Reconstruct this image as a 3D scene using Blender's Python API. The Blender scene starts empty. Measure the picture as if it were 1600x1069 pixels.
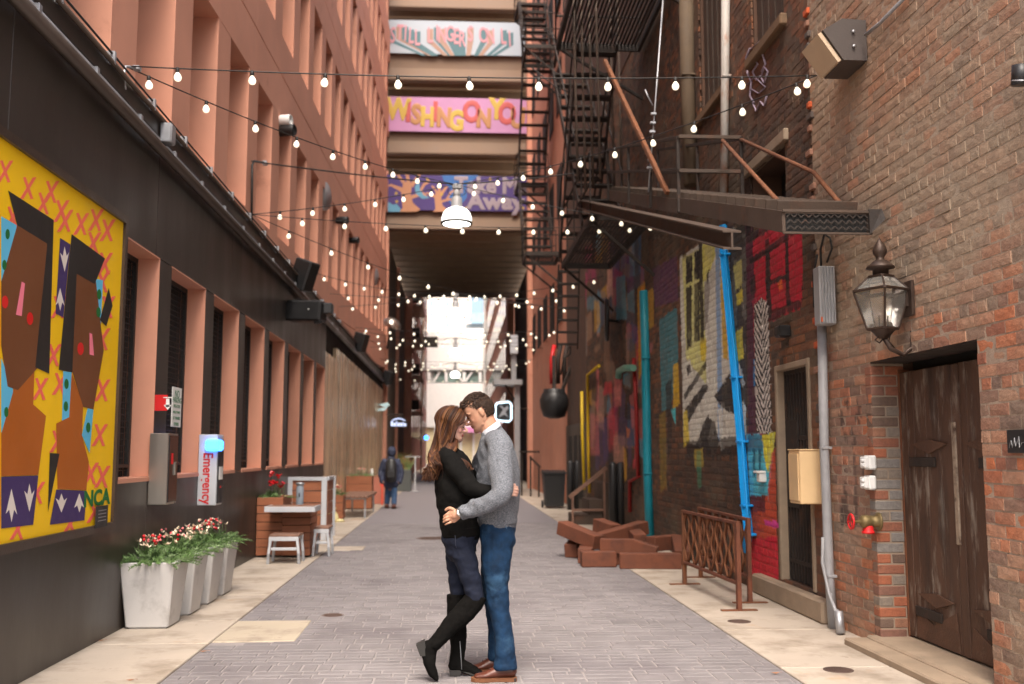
import bpy, math, random
import numpy as np
from mathutils import Vector, Matrix
random.seed(7); RNG = np.random.default_rng(7)
SC = bpy.context.scene
COL = SC.collection
# ---------------------------------------------------------------- camera
F_PX = 1556.0; TH = math.atan(172.5 / F_PX); PS = math.atan(94 / F_PX * math.cos(TH)); CAM_H = 1.46
cam_d = bpy.data.cameras.new('camera'); cam = bpy.data.objects.new('camera', cam_d); COL.objects.link(cam)
cam.location = (0, 0, CAM_H)
cam.rotation_euler = (math.pi / 2 + TH, 0, -PS)
cam_d.sensor_width = 36.0; cam_d.lens = F_PX / 1600 * 36.0
cam_d.clip_start = 0.1; cam_d.clip_end = 2000
cam_d.dof.use_dof = True; cam_d.dof.focus_distance = 6.75; cam_d.dof.aperture_fstop = 1.8
SC.camera = cam
# ---------------------------------------------------------------- sky, sun, exposure
SUN_AZ = math.radians(181)      # compass style: 0 = +Y, clockwise
SUN_EL = math.radians(58)
w = bpy.data.worlds.new('World'); SC.world = w; w.use_nodes = True
nt = w.node_tree; nt.nodes.clear()
sk = nt.nodes.new('ShaderNodeTexSky'); sk.sky_type = 'NISHITA'; sk.sun_disc = False
sk.sun_elevation = SUN_EL; sk.sun_rotation = SUN_AZ; sk.dust_density = 6.0; sk.air_density = 1.0; sk.ozone_density = 0.3
bg = nt.nodes.new('ShaderNodeBackground'); bg.inputs['Strength'].default_value = 0.12
wo = nt.nodes.new('ShaderNodeOutputWorld')
nt.links.new(sk.outputs[0], bg.inputs[0]); nt.links.new(bg.outputs[0], wo.inputs[0])
sun_d = bpy.data.lights.new('sun', 'SUN'); sun_d.energy = 1.25; sun_d.angle = math.radians(30); sun_d.color = (1, .94, .86)
sun = bpy.data.objects.new('sun', sun_d); COL.objects.link(sun)
sdir = Vector((math.sin(SUN_AZ) * math.cos(SUN_EL), math.cos(SUN_AZ) * math.cos(SUN_EL), math.sin(SUN_EL)))
sun.rotation_euler = sdir.to_track_quat('Z', 'Y').to_euler(); sun.location = (0, -10, 40)
SC.view_settings.view_transform = 'Standard'; SC.view_settings.look = 'None'
SC.view_settings.exposure = 1.72; SC.view_settings.gamma = 1.0
try: SC.view_settings.use_curve_mapping = False
except Exception: pass
SC.render.engine = 'CYCLES'
SC.cycles.max_bounces = 8; SC.cycles.diffuse_bounces = 4; SC.cycles.glossy_bounces = 4; SC.cycles.caustics_reflective = False; SC.cycles.caustics_refractive = False
# ---------------------------------------------------------------- pixel -> place
_c, _s = math.cos, math.sin
FW = np.array([_s(PS)*_c(TH), _c(PS)*_c(TH), _s(TH)]); RT = np.array([_c(PS), -_s(PS), 0]); UP = np.array([-_s(PS)*_s(TH), -_c(PS)*_s(TH), _c(TH)])
CC = np.array([0, 0, CAM_H])
def ray(u, v): return FW + RT*(u-800)/F_PX + UP*(534.5-v)/F_PX
def oX(u, v, X): d = ray(u, v); return CC + d*(X/d[0])      # point on a wall x = X
def oY(u, v, Y): d = ray(u, v); return CC + d*(Y/d[1])      # point at distance Y along the alley
def oZ(u, v, Z=0.0): d = ray(u, v); return CC + d*((Z-CAM_H)/d[2])  # point on the ground
def pix(p):
    d = np.asarray(p, float)-CC; w_ = d@FW
    return 800+F_PX*(d@RT)/w_, 534.5-F_PX*(d@UP)/w_
LX, RX = -2.73, 3.25          # the two wall faces
# ---------------------------------------------------------------- colour + materials
def lin(c): return tuple(((x/255)/12.92 if x/255 <= .04045 else (((x/255)+.055)/1.055)**2.4) for x in c)
def S(r, g, b, k=1.0): return tuple(min(.9, x*k) for x in lin((r, g, b)))
def M(name, col, rough=.7, metal=0., var=.12, vs=2.5, bump=.15, bs=60., attr=None, wear=None, stretch=None, rvar=.1, emis=None, es=0., spec=.5, trans=0., coat=0., obj=False, island=0.):
    m = bpy.data.materials.new(name); m.use_nodes = True; t = m.node_tree; N = t.nodes; L = t.links
    b = N['Principled BSDF']; b.inputs['Roughness'].default_value = rough; b.inputs['Metallic'].default_value = metal
    b.inputs['Specular IOR Level'].default_value = spec
    if trans: b.inputs['Transmission Weight'].default_value = trans
    if coat: b.inputs['Coat Weight'].default_value = coat; b.inputs['Coat Roughness'].default_value = .15
    geo = N.new('ShaderNodeNewGeometry')
    src = geo.outputs['Position']
    if obj:
        tc = N.new('ShaderNodeTexCoord'); src = tc.outputs['Object']
    mp = N.new('ShaderNodeMapping'); L.new(src, mp.inputs[0])
    if stretch: mp.inputs['Scale'].default_value = stretch
    def noise(sc, det=6, rgh=.6):
        n = N.new('ShaderNodeTexNoise'); n.inputs['Scale'].default_value = sc; n.inputs['Detail'].default_value = det; n.inputs['Roughness'].default_value = rgh
        L.new(mp.outputs[0], n.inputs['Vector']); return n
    def mix(kind, a, bb, fac):
        x = N.new('ShaderNodeMix'); x.data_type = 'RGBA'; x.blend_type = kind
        for i, val in ((0, fac), (6, a), (7, bb)):
            if hasattr(val, 'is_linked') or hasattr(val, 'links'): L.new(val, x.inputs[i])
            elif i == 0: x.inputs[0].default_value = val
            else: x.inputs[i].default_value = (*val, 1)
        return x.outputs[2]
    if attr:
        a = N.new('ShaderNodeAttribute'); a.attribute_name = attr; base = a.outputs['Color']
    else:
        rgb = N.new('ShaderNodeRGB'); rgb.outputs[0].default_value = (*col, 1); base = rgb.outputs[0]
    n1 = noise(vs)
    if var:
        mr = N.new('ShaderNodeMapRange'); mr.inputs[1].default_value = .3; mr.inputs[2].default_value = .7; mr.inputs[3].default_value = 1-var; mr.inputs[4].default_value = 1+var
        L.new(n1.outputs[0], mr.inputs[0])
        fac = mr.outputs[0]
        if island:
            ma = N.new('ShaderNodeMapRange'); ma.inputs[3].default_value = 1-island; ma.inputs[4].default_value = 1+island
            L.new(geo.outputs['Random Per Island'], ma.inputs[0])
            mm = N.new('ShaderNodeMath'); mm.operation = 'MULTIPLY'; L.new(fac, mm.inputs[0]); L.new(ma.outputs[0], mm.inputs[1]); fac = mm.outputs[0]
        vm = N.new('ShaderNodeVectorMath'); vm.operation = 'SCALE'; L.new(base, vm.inputs[0]); L.new(fac, vm.inputs[3]); base = vm.outputs[0]
    if wear:
        for (wc, lo, hi, wsc) in (wear if isinstance(wear, list) else [wear]):
            n3 = noise(wsc, 8, .65); r3 = N.new('ShaderNodeMapRange'); r3.inputs[1].default_value = lo; r3.inputs[2].default_value = hi
            L.new(n3.outputs[0], r3.inputs[0]); base = mix('MIX', base, wc, r3.outputs[0])
    L.new(base, b.inputs['Base Color'])
    if rvar:
        r2 = N.new('ShaderNodeMapRange'); r2.inputs[1].default_value = .3; r2.inputs[2].default_value = .7; r2.inputs[3].default_value = max(.02, rough-rvar); r2.inputs[4].default_value = min(1, rough+rvar)
        L.new(n1.outputs[0], r2.inputs[0]); L.new(r2.outputs[0], b.inputs['Roughness'])
    if bump:
        n2 = noise(bs, 5, .6); bp = N.new('ShaderNodeBump'); bp.inputs['Strength'].default_value = bump; bp.inputs['Distance'].default_value = .01
        L.new(n2.outputs[0], bp.inputs['Height']); L.new(bp.outputs[0], b.inputs['Normal'])
    if emis:
        b.inputs['Emission Color'].default_value = (*emis, 1); b.inputs['Emission Strength'].default_value = es
        m.cycles.emission_sampling = 'NONE'
    return m
# ---------------------------------------------------------------- mesh builder
def _frame(t, ref=None):
    t = t/np.linalg.norm(t)
    r = np.array([0, 0, 1.]) if ref is None else ref
    if abs(t@r) > .95: r = np.array([1., 0, 0])
    a = np.cross(r, t); a /= np.linalg.norm(a); return a, np.cross(t, a)
class MB:
    def __init__(s): s.v = []; s.f = []; s.m = []; s.sm = []; s.c = None
    def add(s, vs, fs, m=0, smooth=False):
        o = len(s.v); s.v.extend([tuple(map(float, p)) for p in vs])
        for f in fs: s.f.append(tuple(i+o for i in f)); s.m.append(m); s.sm.append(smooth)
        return s
    def box(s, x0, x1, y0, y1, z0, z1, m=0):
        x0, x1 = sorted((x0, x1)); y0, y1 = sorted((y0, y1)); z0, z1 = sorted((z0, z1))
        return s.add([(x0,y0,z0),(x1,y0,z0),(x1,y1,z0),(x0,y1,z0),(x0,y0,z1),(x1,y0,z1),(x1,y1,z1),(x0,y1,z1)],
                     [(0,3,2,1),(4,5,6,7),(0,1,5,4),(1,2,6,5),(2,3,7,6),(3,0,4,7)], m)
    def cbox(s, c, h, b=.004, ax=None, m=0):
        """box with chamfered edges, centre c, half sizes h, optional axes"""
        c = np.asarray(c, float); h = np.asarray(h, float); b = min(b, h.min()*.49)
        A = np.eye(3) if ax is None else np.asarray(ax, float)
        vs = []; idx = {}
        for sx in (-1, 1):
            for sy in (-1, 1):
                for sz in (-1, 1):
                    sg = np.array([sx, sy, sz])
                    for k in range(3):
                        p = sg*(h-b); p[k] = sg[k]*h[k]
                        idx[(sx, sy, sz, k)] = len(vs); vs.append(c+p@A)
        fs = []
        def q(k, pts): fs.append([idx[(*p, k)] for p in pts])
        q(0, [(1,-1,-1),(1,1,-1),(1,1,1),(1,-1,1)]); q(0, [(-1,1,-1),(-1,-1,-1),(-1,-1,1),(-1,1,1)])
        q(1, [(1,1,-1),(-1,1,-1),(-1,1,1),(1,1,1)]); q(1, [(-1,-1,-1),(1,-1,-1),(1,-1,1),(-1,-1,1)])
        q(2, [(-1,-1,1),(1,-1,1),(1,1,1),(-1,1,1)]); q(2, [(-1,1,-1),(1,1,-1),(1,-1,-1),(-1,-1,-1)])
        for (k1, k2, k3) in ((0,1,2),(1,2,0),(2,0,1)):
            for a in (-1, 1):
                for bb in (-1, 1):
                    def P(e):
                        g = [0,0,0]; g[k1] = a; g[k2] = bb; g[k3] = e; return tuple(g)
                    f = [idx[(*P(-1), k1)], idx[(*P(1), k1)], idx[(*P(1), k2)], idx[(*P(-1), k2)]]
                    fs.append(f if a*bb < 0 else f[::-1])
        for sx in (-1, 1):
            for sy in (-1, 1):
                for sz in (-1, 1):
                    f = [idx[(sx,sy,sz,k)] for k in range(3)]
                    fs.append(f if sx*sy*sz > 0 else f[::-1])
        return s.add(vs, fs, m)
    def bar(s, p, q, wd, dp, m=0, ref=None, b=.003):
        p = np.asarray(p, float); q = np.asarray(q, float); t = q-p; L = np.linalg.norm(t); a, bb = _frame(t, ref)
        return s.cbox((p+q)/2, (wd/2, dp/2, L/2), b, np.array([a, bb, t/L]), m)
    def tube(s, pts, r, n=8, m=0, smooth=True, cap=True, ell=1.0, ref=None):
        pts = [np.asarray(p, float) for p in pts]; k = len(pts); rs = [r]*k if np.isscalar(r) else list(r)
        vs = []; pa = None
        for i, p in enumerate(pts):
            t = pts[min(i+1, k-1)]-pts[max(i-1, 0)]
            if np.linalg.norm(t) < 1e-9: t = np.array([0, 0, 1.])
            t = t/np.linalg.norm(t)
            if pa is None: a, bb = _frame(t, ref)
            else:
                a = pa-t*(pa@t)
                if np.linalg.norm(a) < 1e-6: a, _ = _frame(t)
                a /= np.linalg.norm(a); bb = np.cross(t, a)
            pa = a
            for j in range(n):
                th = 2*math.pi*j/n; vs.append(p+rs[i]*(a*math.cos(th)+bb*ell*math.sin(th)))
        fs = []
        for i in range(k-1):
            for j in range(n):
                j2 = (j+1) % n; fs.append((i*n+j, i*n+j2, (i+1)*n+j2, (i+1)*n+j))
        s.add(vs, fs, m, smooth)
        if cap:
            o = len(s.v)-k*n
            s.f.append(tuple(o+j for j in range(n))[::-1]); s.m.append(m); s.sm.append(False)
            s.f.append(tuple(o+(k-1)*n+j for j in range(n))); s.m.append(m); s.sm.append(False)
        return s
    def lathe(s, c, prof, n=16, m=0, axis=None, smooth=True):
        c = np.asarray(c, float); t = np.array([0, 0, 1.]) if axis is None else np.asarray(axis, float)/np.linalg.norm(axis)
        a, bb = _frame(t, np.array([0, 1., 0]) if abs(t[2]) > .9 else None); vs = []
        for (r, z) in prof:
            for j in range(n):
                th = 2*math.pi*j/n; vs.append(c+t*z+max(r, 1e-4)*(a*math.cos(th)+bb*math.sin(th)))
        fs = []
        for i in range(len(prof)-1):
            for j in range(n):
                j2 = (j+1) % n; fs.append((i*n+j, i*n+j2, (i+1)*n+j2, (i+1)*n+j))
        fs.append(tuple(range(n))[::-1]); fs.append(tuple((len(prof)-1)*n+j for j in range(n)))
        return s.add(vs, fs, m, smooth)
    def prism(s, poly, ext, m=0):
        poly = [np.asarray(p, float) for p in poly]; e = np.asarray(ext, float); n = len(poly)
        nr = sum((np.cross(poly[i]-poly[0], poly[i+1]-poly[0]) for i in range(1, n-1)), np.zeros(3))
        if nr@e > 0: poly = poly[::-1]
        fs = [tuple(range(n)), tuple(range(2*n-1, n-1, -1))]+[(i, n+i, n+(i+1) % n, (i+1) % n) for i in range(n)]
        return s.add(poly+[p+e for p in poly], fs, m)
    def quad(s, a, b, c, d, m=0): return s.add([a, b, c, d], [(0, 1, 2, 3)], m)
    def mesh(s, name, mats):
        me = bpy.data.meshes.new(name); me.from_pydata(s.v, [], s.f)
        for x in (mats if isinstance(mats, (list, tuple)) else [mats]): me.materials.append(x)
        me.polygons.foreach_set('material_index', s.m); me.polygons.foreach_set('use_smooth', s.sm)
        me.update(); return me
    def build(s, name, mats, parent=None, **kw):
        o = bpy.data.objects.new(name, s.mesh(name, mats)); COL.objects.link(o)
        if parent is not None: attach(o, parent)
        return tag(o, **kw) if kw else o
def wloc(o):
    v = Vector(o.location)
    while o.parent is not None: o = o.parent; v = v+Vector(o.location) if o.parent is None and o.type == 'EMPTY' else v
    return v
def attach(o, parent):
    o.parent = parent
    r = parent
    if r.type == 'EMPTY': o.matrix_parent_inverse = Matrix.Translation(-Vector(r.location))
    return o
def tag(o, label=None, cat=None, group=None, kind=None):
    if label: o['label'] = label
    if cat: o['category'] = cat
    if group: o['group'] = group
    if kind: o['kind'] = kind
    return o
def thing(name, label, cat, loc=(0, 0, 0), group=None):
    o = bpy.data.objects.new(name, None); COL.objects.link(o); o.location = tuple(map(float, loc)); o.empty_display_size = .1
    return tag(o, label, cat, group)
def clone(root, dloc=(0, 0, 0), label=None, rotz=0, name=None):
    def rec(o, par):
        c = o.copy(); COL.objects.link(c)
        if par is not None: c.parent = par
        for ch in list(o.children): rec(ch, c)
        return c
    c = rec(root, None); c.location = Vector(root.location)+Vector(tuple(map(float, dloc))); c.rotation_euler.z = root.rotation_euler.z+rotz
    if label: c['label'] = label
    return c
def text(body, size, o, xa, ya, mat, parent=None, name='lettering', ext=.003, bold=0., sx=1., align='CENTER', shear=0., bev=0., zs=1.):
    """flat lettering at o: xa = reading direction, ya = up direction"""
    cu = bpy.data.curves.new(name, 'FONT'); cu.body = body; cu.size = size; cu.extrude = ext; cu.offset = bold; cu.align_x = align; cu.align_y = 'CENTER'; cu.shear = shear; cu.resolution_u = 3; cu.bevel_depth = bev; cu.bevel_resolution = 2
    t = bpy.data.objects.new(name, cu); COL.objects.link(t)
    me = bpy.data.meshes.new_from_object(t.evaluated_get(bpy.context.evaluated_depsgraph_get()))
    bpy.data.objects.remove(t)
    xa = Vector(xa).normalized(); ya = Vector(ya).normalized(); za = xa.cross(ya)
    mtx = Matrix(((xa.x*sx, ya.x, za.x*zs, o[0]), (xa.y*sx, ya.y, za.y*zs, o[1]), (xa.z*sx, ya.z, za.z*zs, o[2]), (0, 0, 0, 1)))
    me.transform(mtx); me.materials.clear(); me.materials.append(mat); me.name = name
    ob = bpy.data.objects.new(name, me); COL.objects.link(ob)
    if parent is not None: attach(ob, parent)
    return ob
def vnoise(x, y, seed=0):
    """smooth value noise, vectorised"""
    x = np.asarray(x, float); y = np.asarray(y, float)
    xi = np.floor(x).astype(np.int64); yi = np.floor(y).astype(np.int64); fx = x-xi; fy = y-yi
    fx = fx*fx*(3-2*fx); fy = fy*fy*(3-2*fy)
    def h(a, b):
        n = (a*374761393+b*668265263+seed*1442695041) & 0xffffffff; n = ((n ^ (n >> 13))*1274126177) & 0xffffffff
        return ((n ^ (n >> 16)) & 0xffff)/65535.
    return (h(xi, yi)*(1-fx)+h(xi+1, yi)*fx)*(1-fy)+(h(xi, yi+1)*(1-fx)+h(xi+1, yi+1)*fx)*fy
def fbm(x, y, seed=0, o=4):
    r = 0; a = .5
    for i in range(o): r = r+a*vnoise(np.asarray(x)*2**i, np.asarray(y)*2**i, seed+i); a *= .5
    return r/(1-.5**o)
def inpoly(px, py, poly):
    r = np.zeros(px.shape, bool); n = len(poly)
    for i in range(n):
        x0, y0 = poly[i]; x1, y1 = poly[(i+1) % n]
        if y0 == y1: continue
        c = ((y0 > py) != (y1 > py)) & (px < (x1-x0)*(py-y0)/(y1-y0)+x0); r ^= c
    return r
# ---------------------------------------------------------------- materials
TERRA = S(212, 138, 110, 1.0)
m_terra = M('terracotta_concrete', S(206, 147, 122), .85, var=.08, vs=1.2, bump=.08, bs=90, wear=(S(150, 95, 75), .62, .8, .9))
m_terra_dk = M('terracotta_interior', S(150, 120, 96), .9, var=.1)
m_black = M('black_cladding', S(58, 52, 47), .42, var=.18, vs=1.6, bump=.05, bs=40, stretch=(1, 1, .35), rvar=.1, wear=(S(92, 84, 76), .66, .95, 2.2))
m_brass = M('brass_cladding', S(236, 212, 178), .28, metal=.35, var=.15, vs=1.1, bump=.03, bs=5, stretch=(1, 3, .25), rvar=.08, wear=(S(170, 110, 60), .6, .85, .8))
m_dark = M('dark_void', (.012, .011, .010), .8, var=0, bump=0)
m_glass = M('dark_glass', (.02, .02, .022), .08, var=0, bump=0, rvar=0)
m_mesh = M('black_wire', (.015, .014, .013), .55, var=.1, bump=0)
m_galv = M('galvanised_steel', S(178, 180, 184), .45, metal=.7, var=.1, vs=9, bump=.03)
m_steel = M('stainless_steel', S(205, 198, 188), .28, metal=.95, var=.06, vs=3, bump=.02, stretch=(1, 1, .1))
m_white = M('white_paint', S(225, 225, 222), .5, var=.05)
m_blackp = M('black_plastic', (.018, .018, .019), .45, var=.1, vs=8, bump=.05)
m_iron = M('rusty_black_iron', S(46, 38, 33), .75, metal=.1, var=.25, vs=6, bump=.25, bs=70, wear=(S(86, 56, 40), .55, .8, 5))
m_iron_lt = M('weathered_iron_plate', S(74, 60, 50), .75, metal=.1, var=.2, vs=4, bump=.25, bs=60, wear=(S(104, 66, 46), .55, .8, 3))
m_rust = M('orange_rust_steel', S(118, 74, 48), .85, metal=.05, var=.25, vs=7, bump=.3, bs=90, wear=(S(92, 56, 40), .5, .75, 6))
m_corten = M('dark_rust_steel', S(110, 64, 45), .8, metal=.1, var=.22, vs=5, bump=.2, bs=60, wear=(S(78, 48, 37), .5, .75, 4))
m_concrete = M('sidewalk_concrete', S(176, 164, 150), .85, var=.1, vs=1.4, bump=.2, bs=80, wear=[(S(132, 119, 104), .48, .72, 1.9), (S(172, 128, 82), .6, .8, 1.1), (S(104, 94, 84), .62, .8, 7)], island=.05)
m_curb = M('old_stone', S(150, 132, 112), .9, var=.18, vs=4, bump=.35, bs=40)
m_paver = M('grey_paver', S(122, 117, 118), .75, var=.13, vs=3.5, bump=.35, bs=55, island=.1, wear=[(S(98, 92, 95), .5, .72, .8), (S(78, 72, 74), .64, .72, 9), (S(146, 140, 138), .66, .76, 4)])
m_joint = M('paving_joint', S(142, 136, 134), .9, var=.12, vs=9, bump=.3)
m_slabj = M('slab_joint', S(92, 82, 74), .95, var=.2)
m_road = M('far_paving', S(124, 119, 122), .75, var=.09, vs=2.2, bump=.25, bs=30)
m_ground = M('city_ground', S(140, 134, 130), .9, var=.1)
m_brickc = M('brick', (1, 1, 1), .9, attr='Col', var=.2, vs=26, bump=.55, bs=70)
m_mortar = M('mortar', (1, 1, 1), .95, attr='Col', var=.15, vs=30, bump=.5, bs=90)
m_core = M('wall_core', S(90, 66, 52), .95, var=.2)
m_wood = M('ipe_wood', S(150, 92, 62), .6, var=.2, vs=4, bump=.12, bs=30, stretch=(.6, 5, 5), obj=False)
m_woodtop = M('weathered_wood', S(128, 96, 80), .7, var=.2, vs=5, bump=.15, bs=30)
m_alum = M('white_aluminium', S(200, 203, 208), .4, metal=.25, var=.05)
m_planter = M('marbled_concrete', S(194, 192, 190), .6, var=.05, vs=2, bump=.08, bs=60, wear=(S(158, 155, 152), .56, .74, 3.2))
m_leaf = M('evergreen', S(92, 122, 66), .6, var=.45, vs=14, bump=0)
m_leaf2 = M('pale_evergreen', S(128, 152, 104), .6, var=.4, vs=14, bump=0)
m_soil = M('soil', (.03, .022, .016), .95)
m_redfl = M('red_petals', S(200, 24, 34), .5, var=.2, vs=30, bump=0)
m_creamfl = M('cream_petals', S(236, 218, 192), .6, var=.1, vs=30, bump=0)
m_pink = M('pink_petals', S(230, 130, 130), .6, var=.2, vs=30, bump=0)
m_cable = M('black_cable', (.015, .013, .012), .6, var=0, bump=0)
m_bulb = M('bulb_glass', S(240, 236, 224), .12, var=0, bump=0, rvar=0, emis=(1, .86, .62), es=.42)
m_fil = M('bulb_filament', (1, .9, .7), .5, var=0, bump=0, emis=(1, .86, .55), es=7.)
m_lampshade = M('lamp_dome', S(235, 235, 228), .4, var=.03, bump=0, emis=(1, .98, .92), es=.7)
m_lampglow = M('lamp_diffuser', S(255, 255, 250), .4, var=0, bump=0, emis=(1, .97, .9), es=3.)
m_blue_l = M('blue_beacon', (.05, .2, .8), .3, var=0, bump=0, emis=(.03, .22, 1), es=2.6)
m_redpt = M('red_paint', S(200, 30, 32), .45, var=.06)
m_greenpt = M('green_paint', S(40, 110, 70), .5, var=0)
m_bluepipe = M('sky_blue_paint', S(18, 150, 226), .4, var=.08, vs=3, bump=.05)
m_tealpipe = M('teal_paint', S(20, 132, 150), .5, var=.12)
m_yellpipe = M('yellow_paint', S(206, 172, 28), .5, var=.15)
m_redpipe = M('dark_red_paint', S(140, 26, 24), .55, var=.15)
m_greypipe = M('grey_paint', S(150, 150, 152), .5, var=.12, vs=6, bump=.05)
m_beigebox = M('beige_enamel', S(218, 186, 140), .5, var=.07, vs=3, bump=.04, wear=(S(170, 134, 96), .68, .9, 5))
# ================================================================ ground, paving, pavements
MB().quad((-300, -200, -.03), (300, -200, -.03), (300, 700, -.03), (-300, 700, -.03)).build('ground', m_ground, kind='structure')
ROAD_L, ROAD_R = -1.85, 2.24
PAVE_END = 21.0
road = MB().box(ROAD_L, ROAD_R, -4, PAVE_END, -.028, -.006).build('alley_paving', m_joint, kind='structure')
far_road = MB().box(ROAD_L, ROAD_R, PAVE_END, 118, -.028, .0).build('alley_road', m_road, kind='structure')
# bond: rows across the alley, mixed lengths, every piece its own block; nearest 300 in view are objects
rows = []; y = 5.6; rr = random.Random(3)
pieces = []
while y < PAVE_END:
    rh = rr.choice((.105, .105, .21))
    x = ROAD_L - rr.random()*.2
    while x < ROAD_R:
        L = rr.choice((.105, .21, .21, .32)) if rh < .2 else rr.choice((.105, .21, .32))
        if rh > .2 and L > .2 and rr.random() < .5:
            pieces.append((x, x+L, y, y+.105)); pieces.append((x, x+L, y+.105, y+.21))
        else: pieces.append((x, x+L, y, y+rh))
        x += L
    y += rh
pp = []
for (a, b, c, d) in pieces:
    a = max(a, ROAD_L); b = min(b, ROAD_R)
    if b-a < .03: continue
    # concrete repair slabs interrupt the blocks
    if b < -1.2 and d > 8.05 and c < 9.0: continue
    if b < -1.32 and d > 15.3 and c < 15.95: continue
    u, v = pix(((a+b)/2, (c+d)/2, 0))
    pp.append((0 if (0 < u < 1600 and v < 1075) else 1, c, a, b, c, d))
pp.sort(key=lambda t: (t[0], t[1]))
rest = MB()
for i, (_, _, a, b, c, d) in enumerate(pp):
    g = .004+rr.random()*.004; z1 = -.001+rr.uniform(-.0015, .0015)
    m = MB() if i < 300 else rest
    h = (z1+.03)/2
    m.cbox(((a+b)/2, (c+d)/2, z1-h), ((b-a)/2-g, (d-c)/2-g, h), .003)
    if i < 300: m.build('paver', m_paver, road)
rest.build('far_pavers', m_paver, road, kind='stuff')
# pavements: slabs
def slabs(name, x0, x1, joints, z=.004):
    o = MB().box(x0, x1, -4, 118, -.028, -.008).build(name, m_slabj, kind='structure')
    for a, b in zip(joints[:-1], joints[1:]):
        MB().cbox(((x0+x1)/2, (a+b)/2, z-.015), ((x1-x0)/2-.004, (b-a)/2-.0075, .015), .006).build('concrete_slab', m_concrete, o)
    return o
lw = slabs('pavement_left', LX-.1, ROAD_L-.004, [-4, -2.2, -.5, 1.2, 2.9, 4.6, 6.3, 7.98, 9.02, 10.6, 12.2, 13.8, 15.4, 17, 19, 21, 23, 25, 27.5, 30, 33, 36, 40, 46, 53, 60, 75, 95, 118])
rw = slabs('pavement_right', ROAD_R+.004, RX+.9, [-4, -2.0, 0, 2, 4, 5.2, 6.85, 8.3, 10.2, 12.3, 14.6, 17, 19.5, 22, 25, 28, 31, 35, 40, 46, 53, 60, 75, 95, 118])
MB().cbox(((ROAD_L-1.21)/2, 8.52, -.012), ((-1.21-ROAD_L)/2, .475, .016), .01).build('repair_slab', M('patch_concrete', S(172, 160, 142), .85, var=.06, bump=.2, wear=[(S(138, 126, 112), .5, .72, 2.4), (S(110, 100, 90), .6, .78, 9)]), lw)
MB().cbox(((ROAD_L-1.33)/2, 15.62, -.012), ((-1.33-ROAD_L)/2, .31, .016), .01).build('repair_slab', m_concrete, lw)
m_cast = M('cast_iron', S(96, 78, 70), .6, metal=.4, var=.2, bump=.2)
def cover(u, v, r, lab, z=.005):
    p = oZ(u, v); t = thing('manhole_cover', lab, 'manhole cover', (p[0], p[1], z))
    MB().lathe((p[0], p[1], z-.004), [(r, 0), (r, .006), (r*.9, .007), (r*.88, .004), (r*.86, .007)], 28).build('lid', m_cast, t)
    k = MB()
    for i in range(-3, 4):
        hw = math.sqrt(max(.01, .8**2-(i*.22)**2))*r
        k.box(p[0]-hw, p[0]+hw, p[1]+i*.22*r-.006, p[1]+i*.22*r+.006, z+.002, z+.006)
    k.build('tread', m_cast, t)
cover(678, 841, .31, 'wide rusty manhole cover in the paving behind the couple', -.002)
cover(1155, 972, .1, 'small round iron cover in the pavement near the rack')
cover(1310, 1048, .1, 'small round iron cover in the pavement by the wooden door')
cover(520, 961, .1, 'small worn iron cover in the paving left of the couple', -.002)
# ================================================================ parking garage on the left
gar = thing('parking_garage', 'terracotta parking garage with black clad ground floor along the left side', 'building', (LX, 25, 0))
Y0, YB, YE = 3.0, 21.6, 41.0
MOD = 1.74
WIN = [9.32+MOD*k for k in range(-3, 8)]           # far jamb of each ground floor window
def panel(y0, y1, z0, z1, m=m_black, dx=0., name='wall_panel'):
    MB().cbox((LX-.05+dx, (y0+y1)/2, (z0+z1)/2), (.05, (y1-y0)/2-.003, (z1-z0)/2-.003), .004).build(name, m, gar)
ys = [Y0]+[w_ for w_ in WIN if Y0 < w_ < YB]+[YB]
for i in range(0, 6):
    a = Y0+i*3.1; b = a+3.1
    panel(a, b, 0, 1.22); panel(a, b, 3.26, 4.3)
wl = .0
vis = [w_ for w_ in WIN if w_ > 8.9 and w_ < YB]
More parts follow.
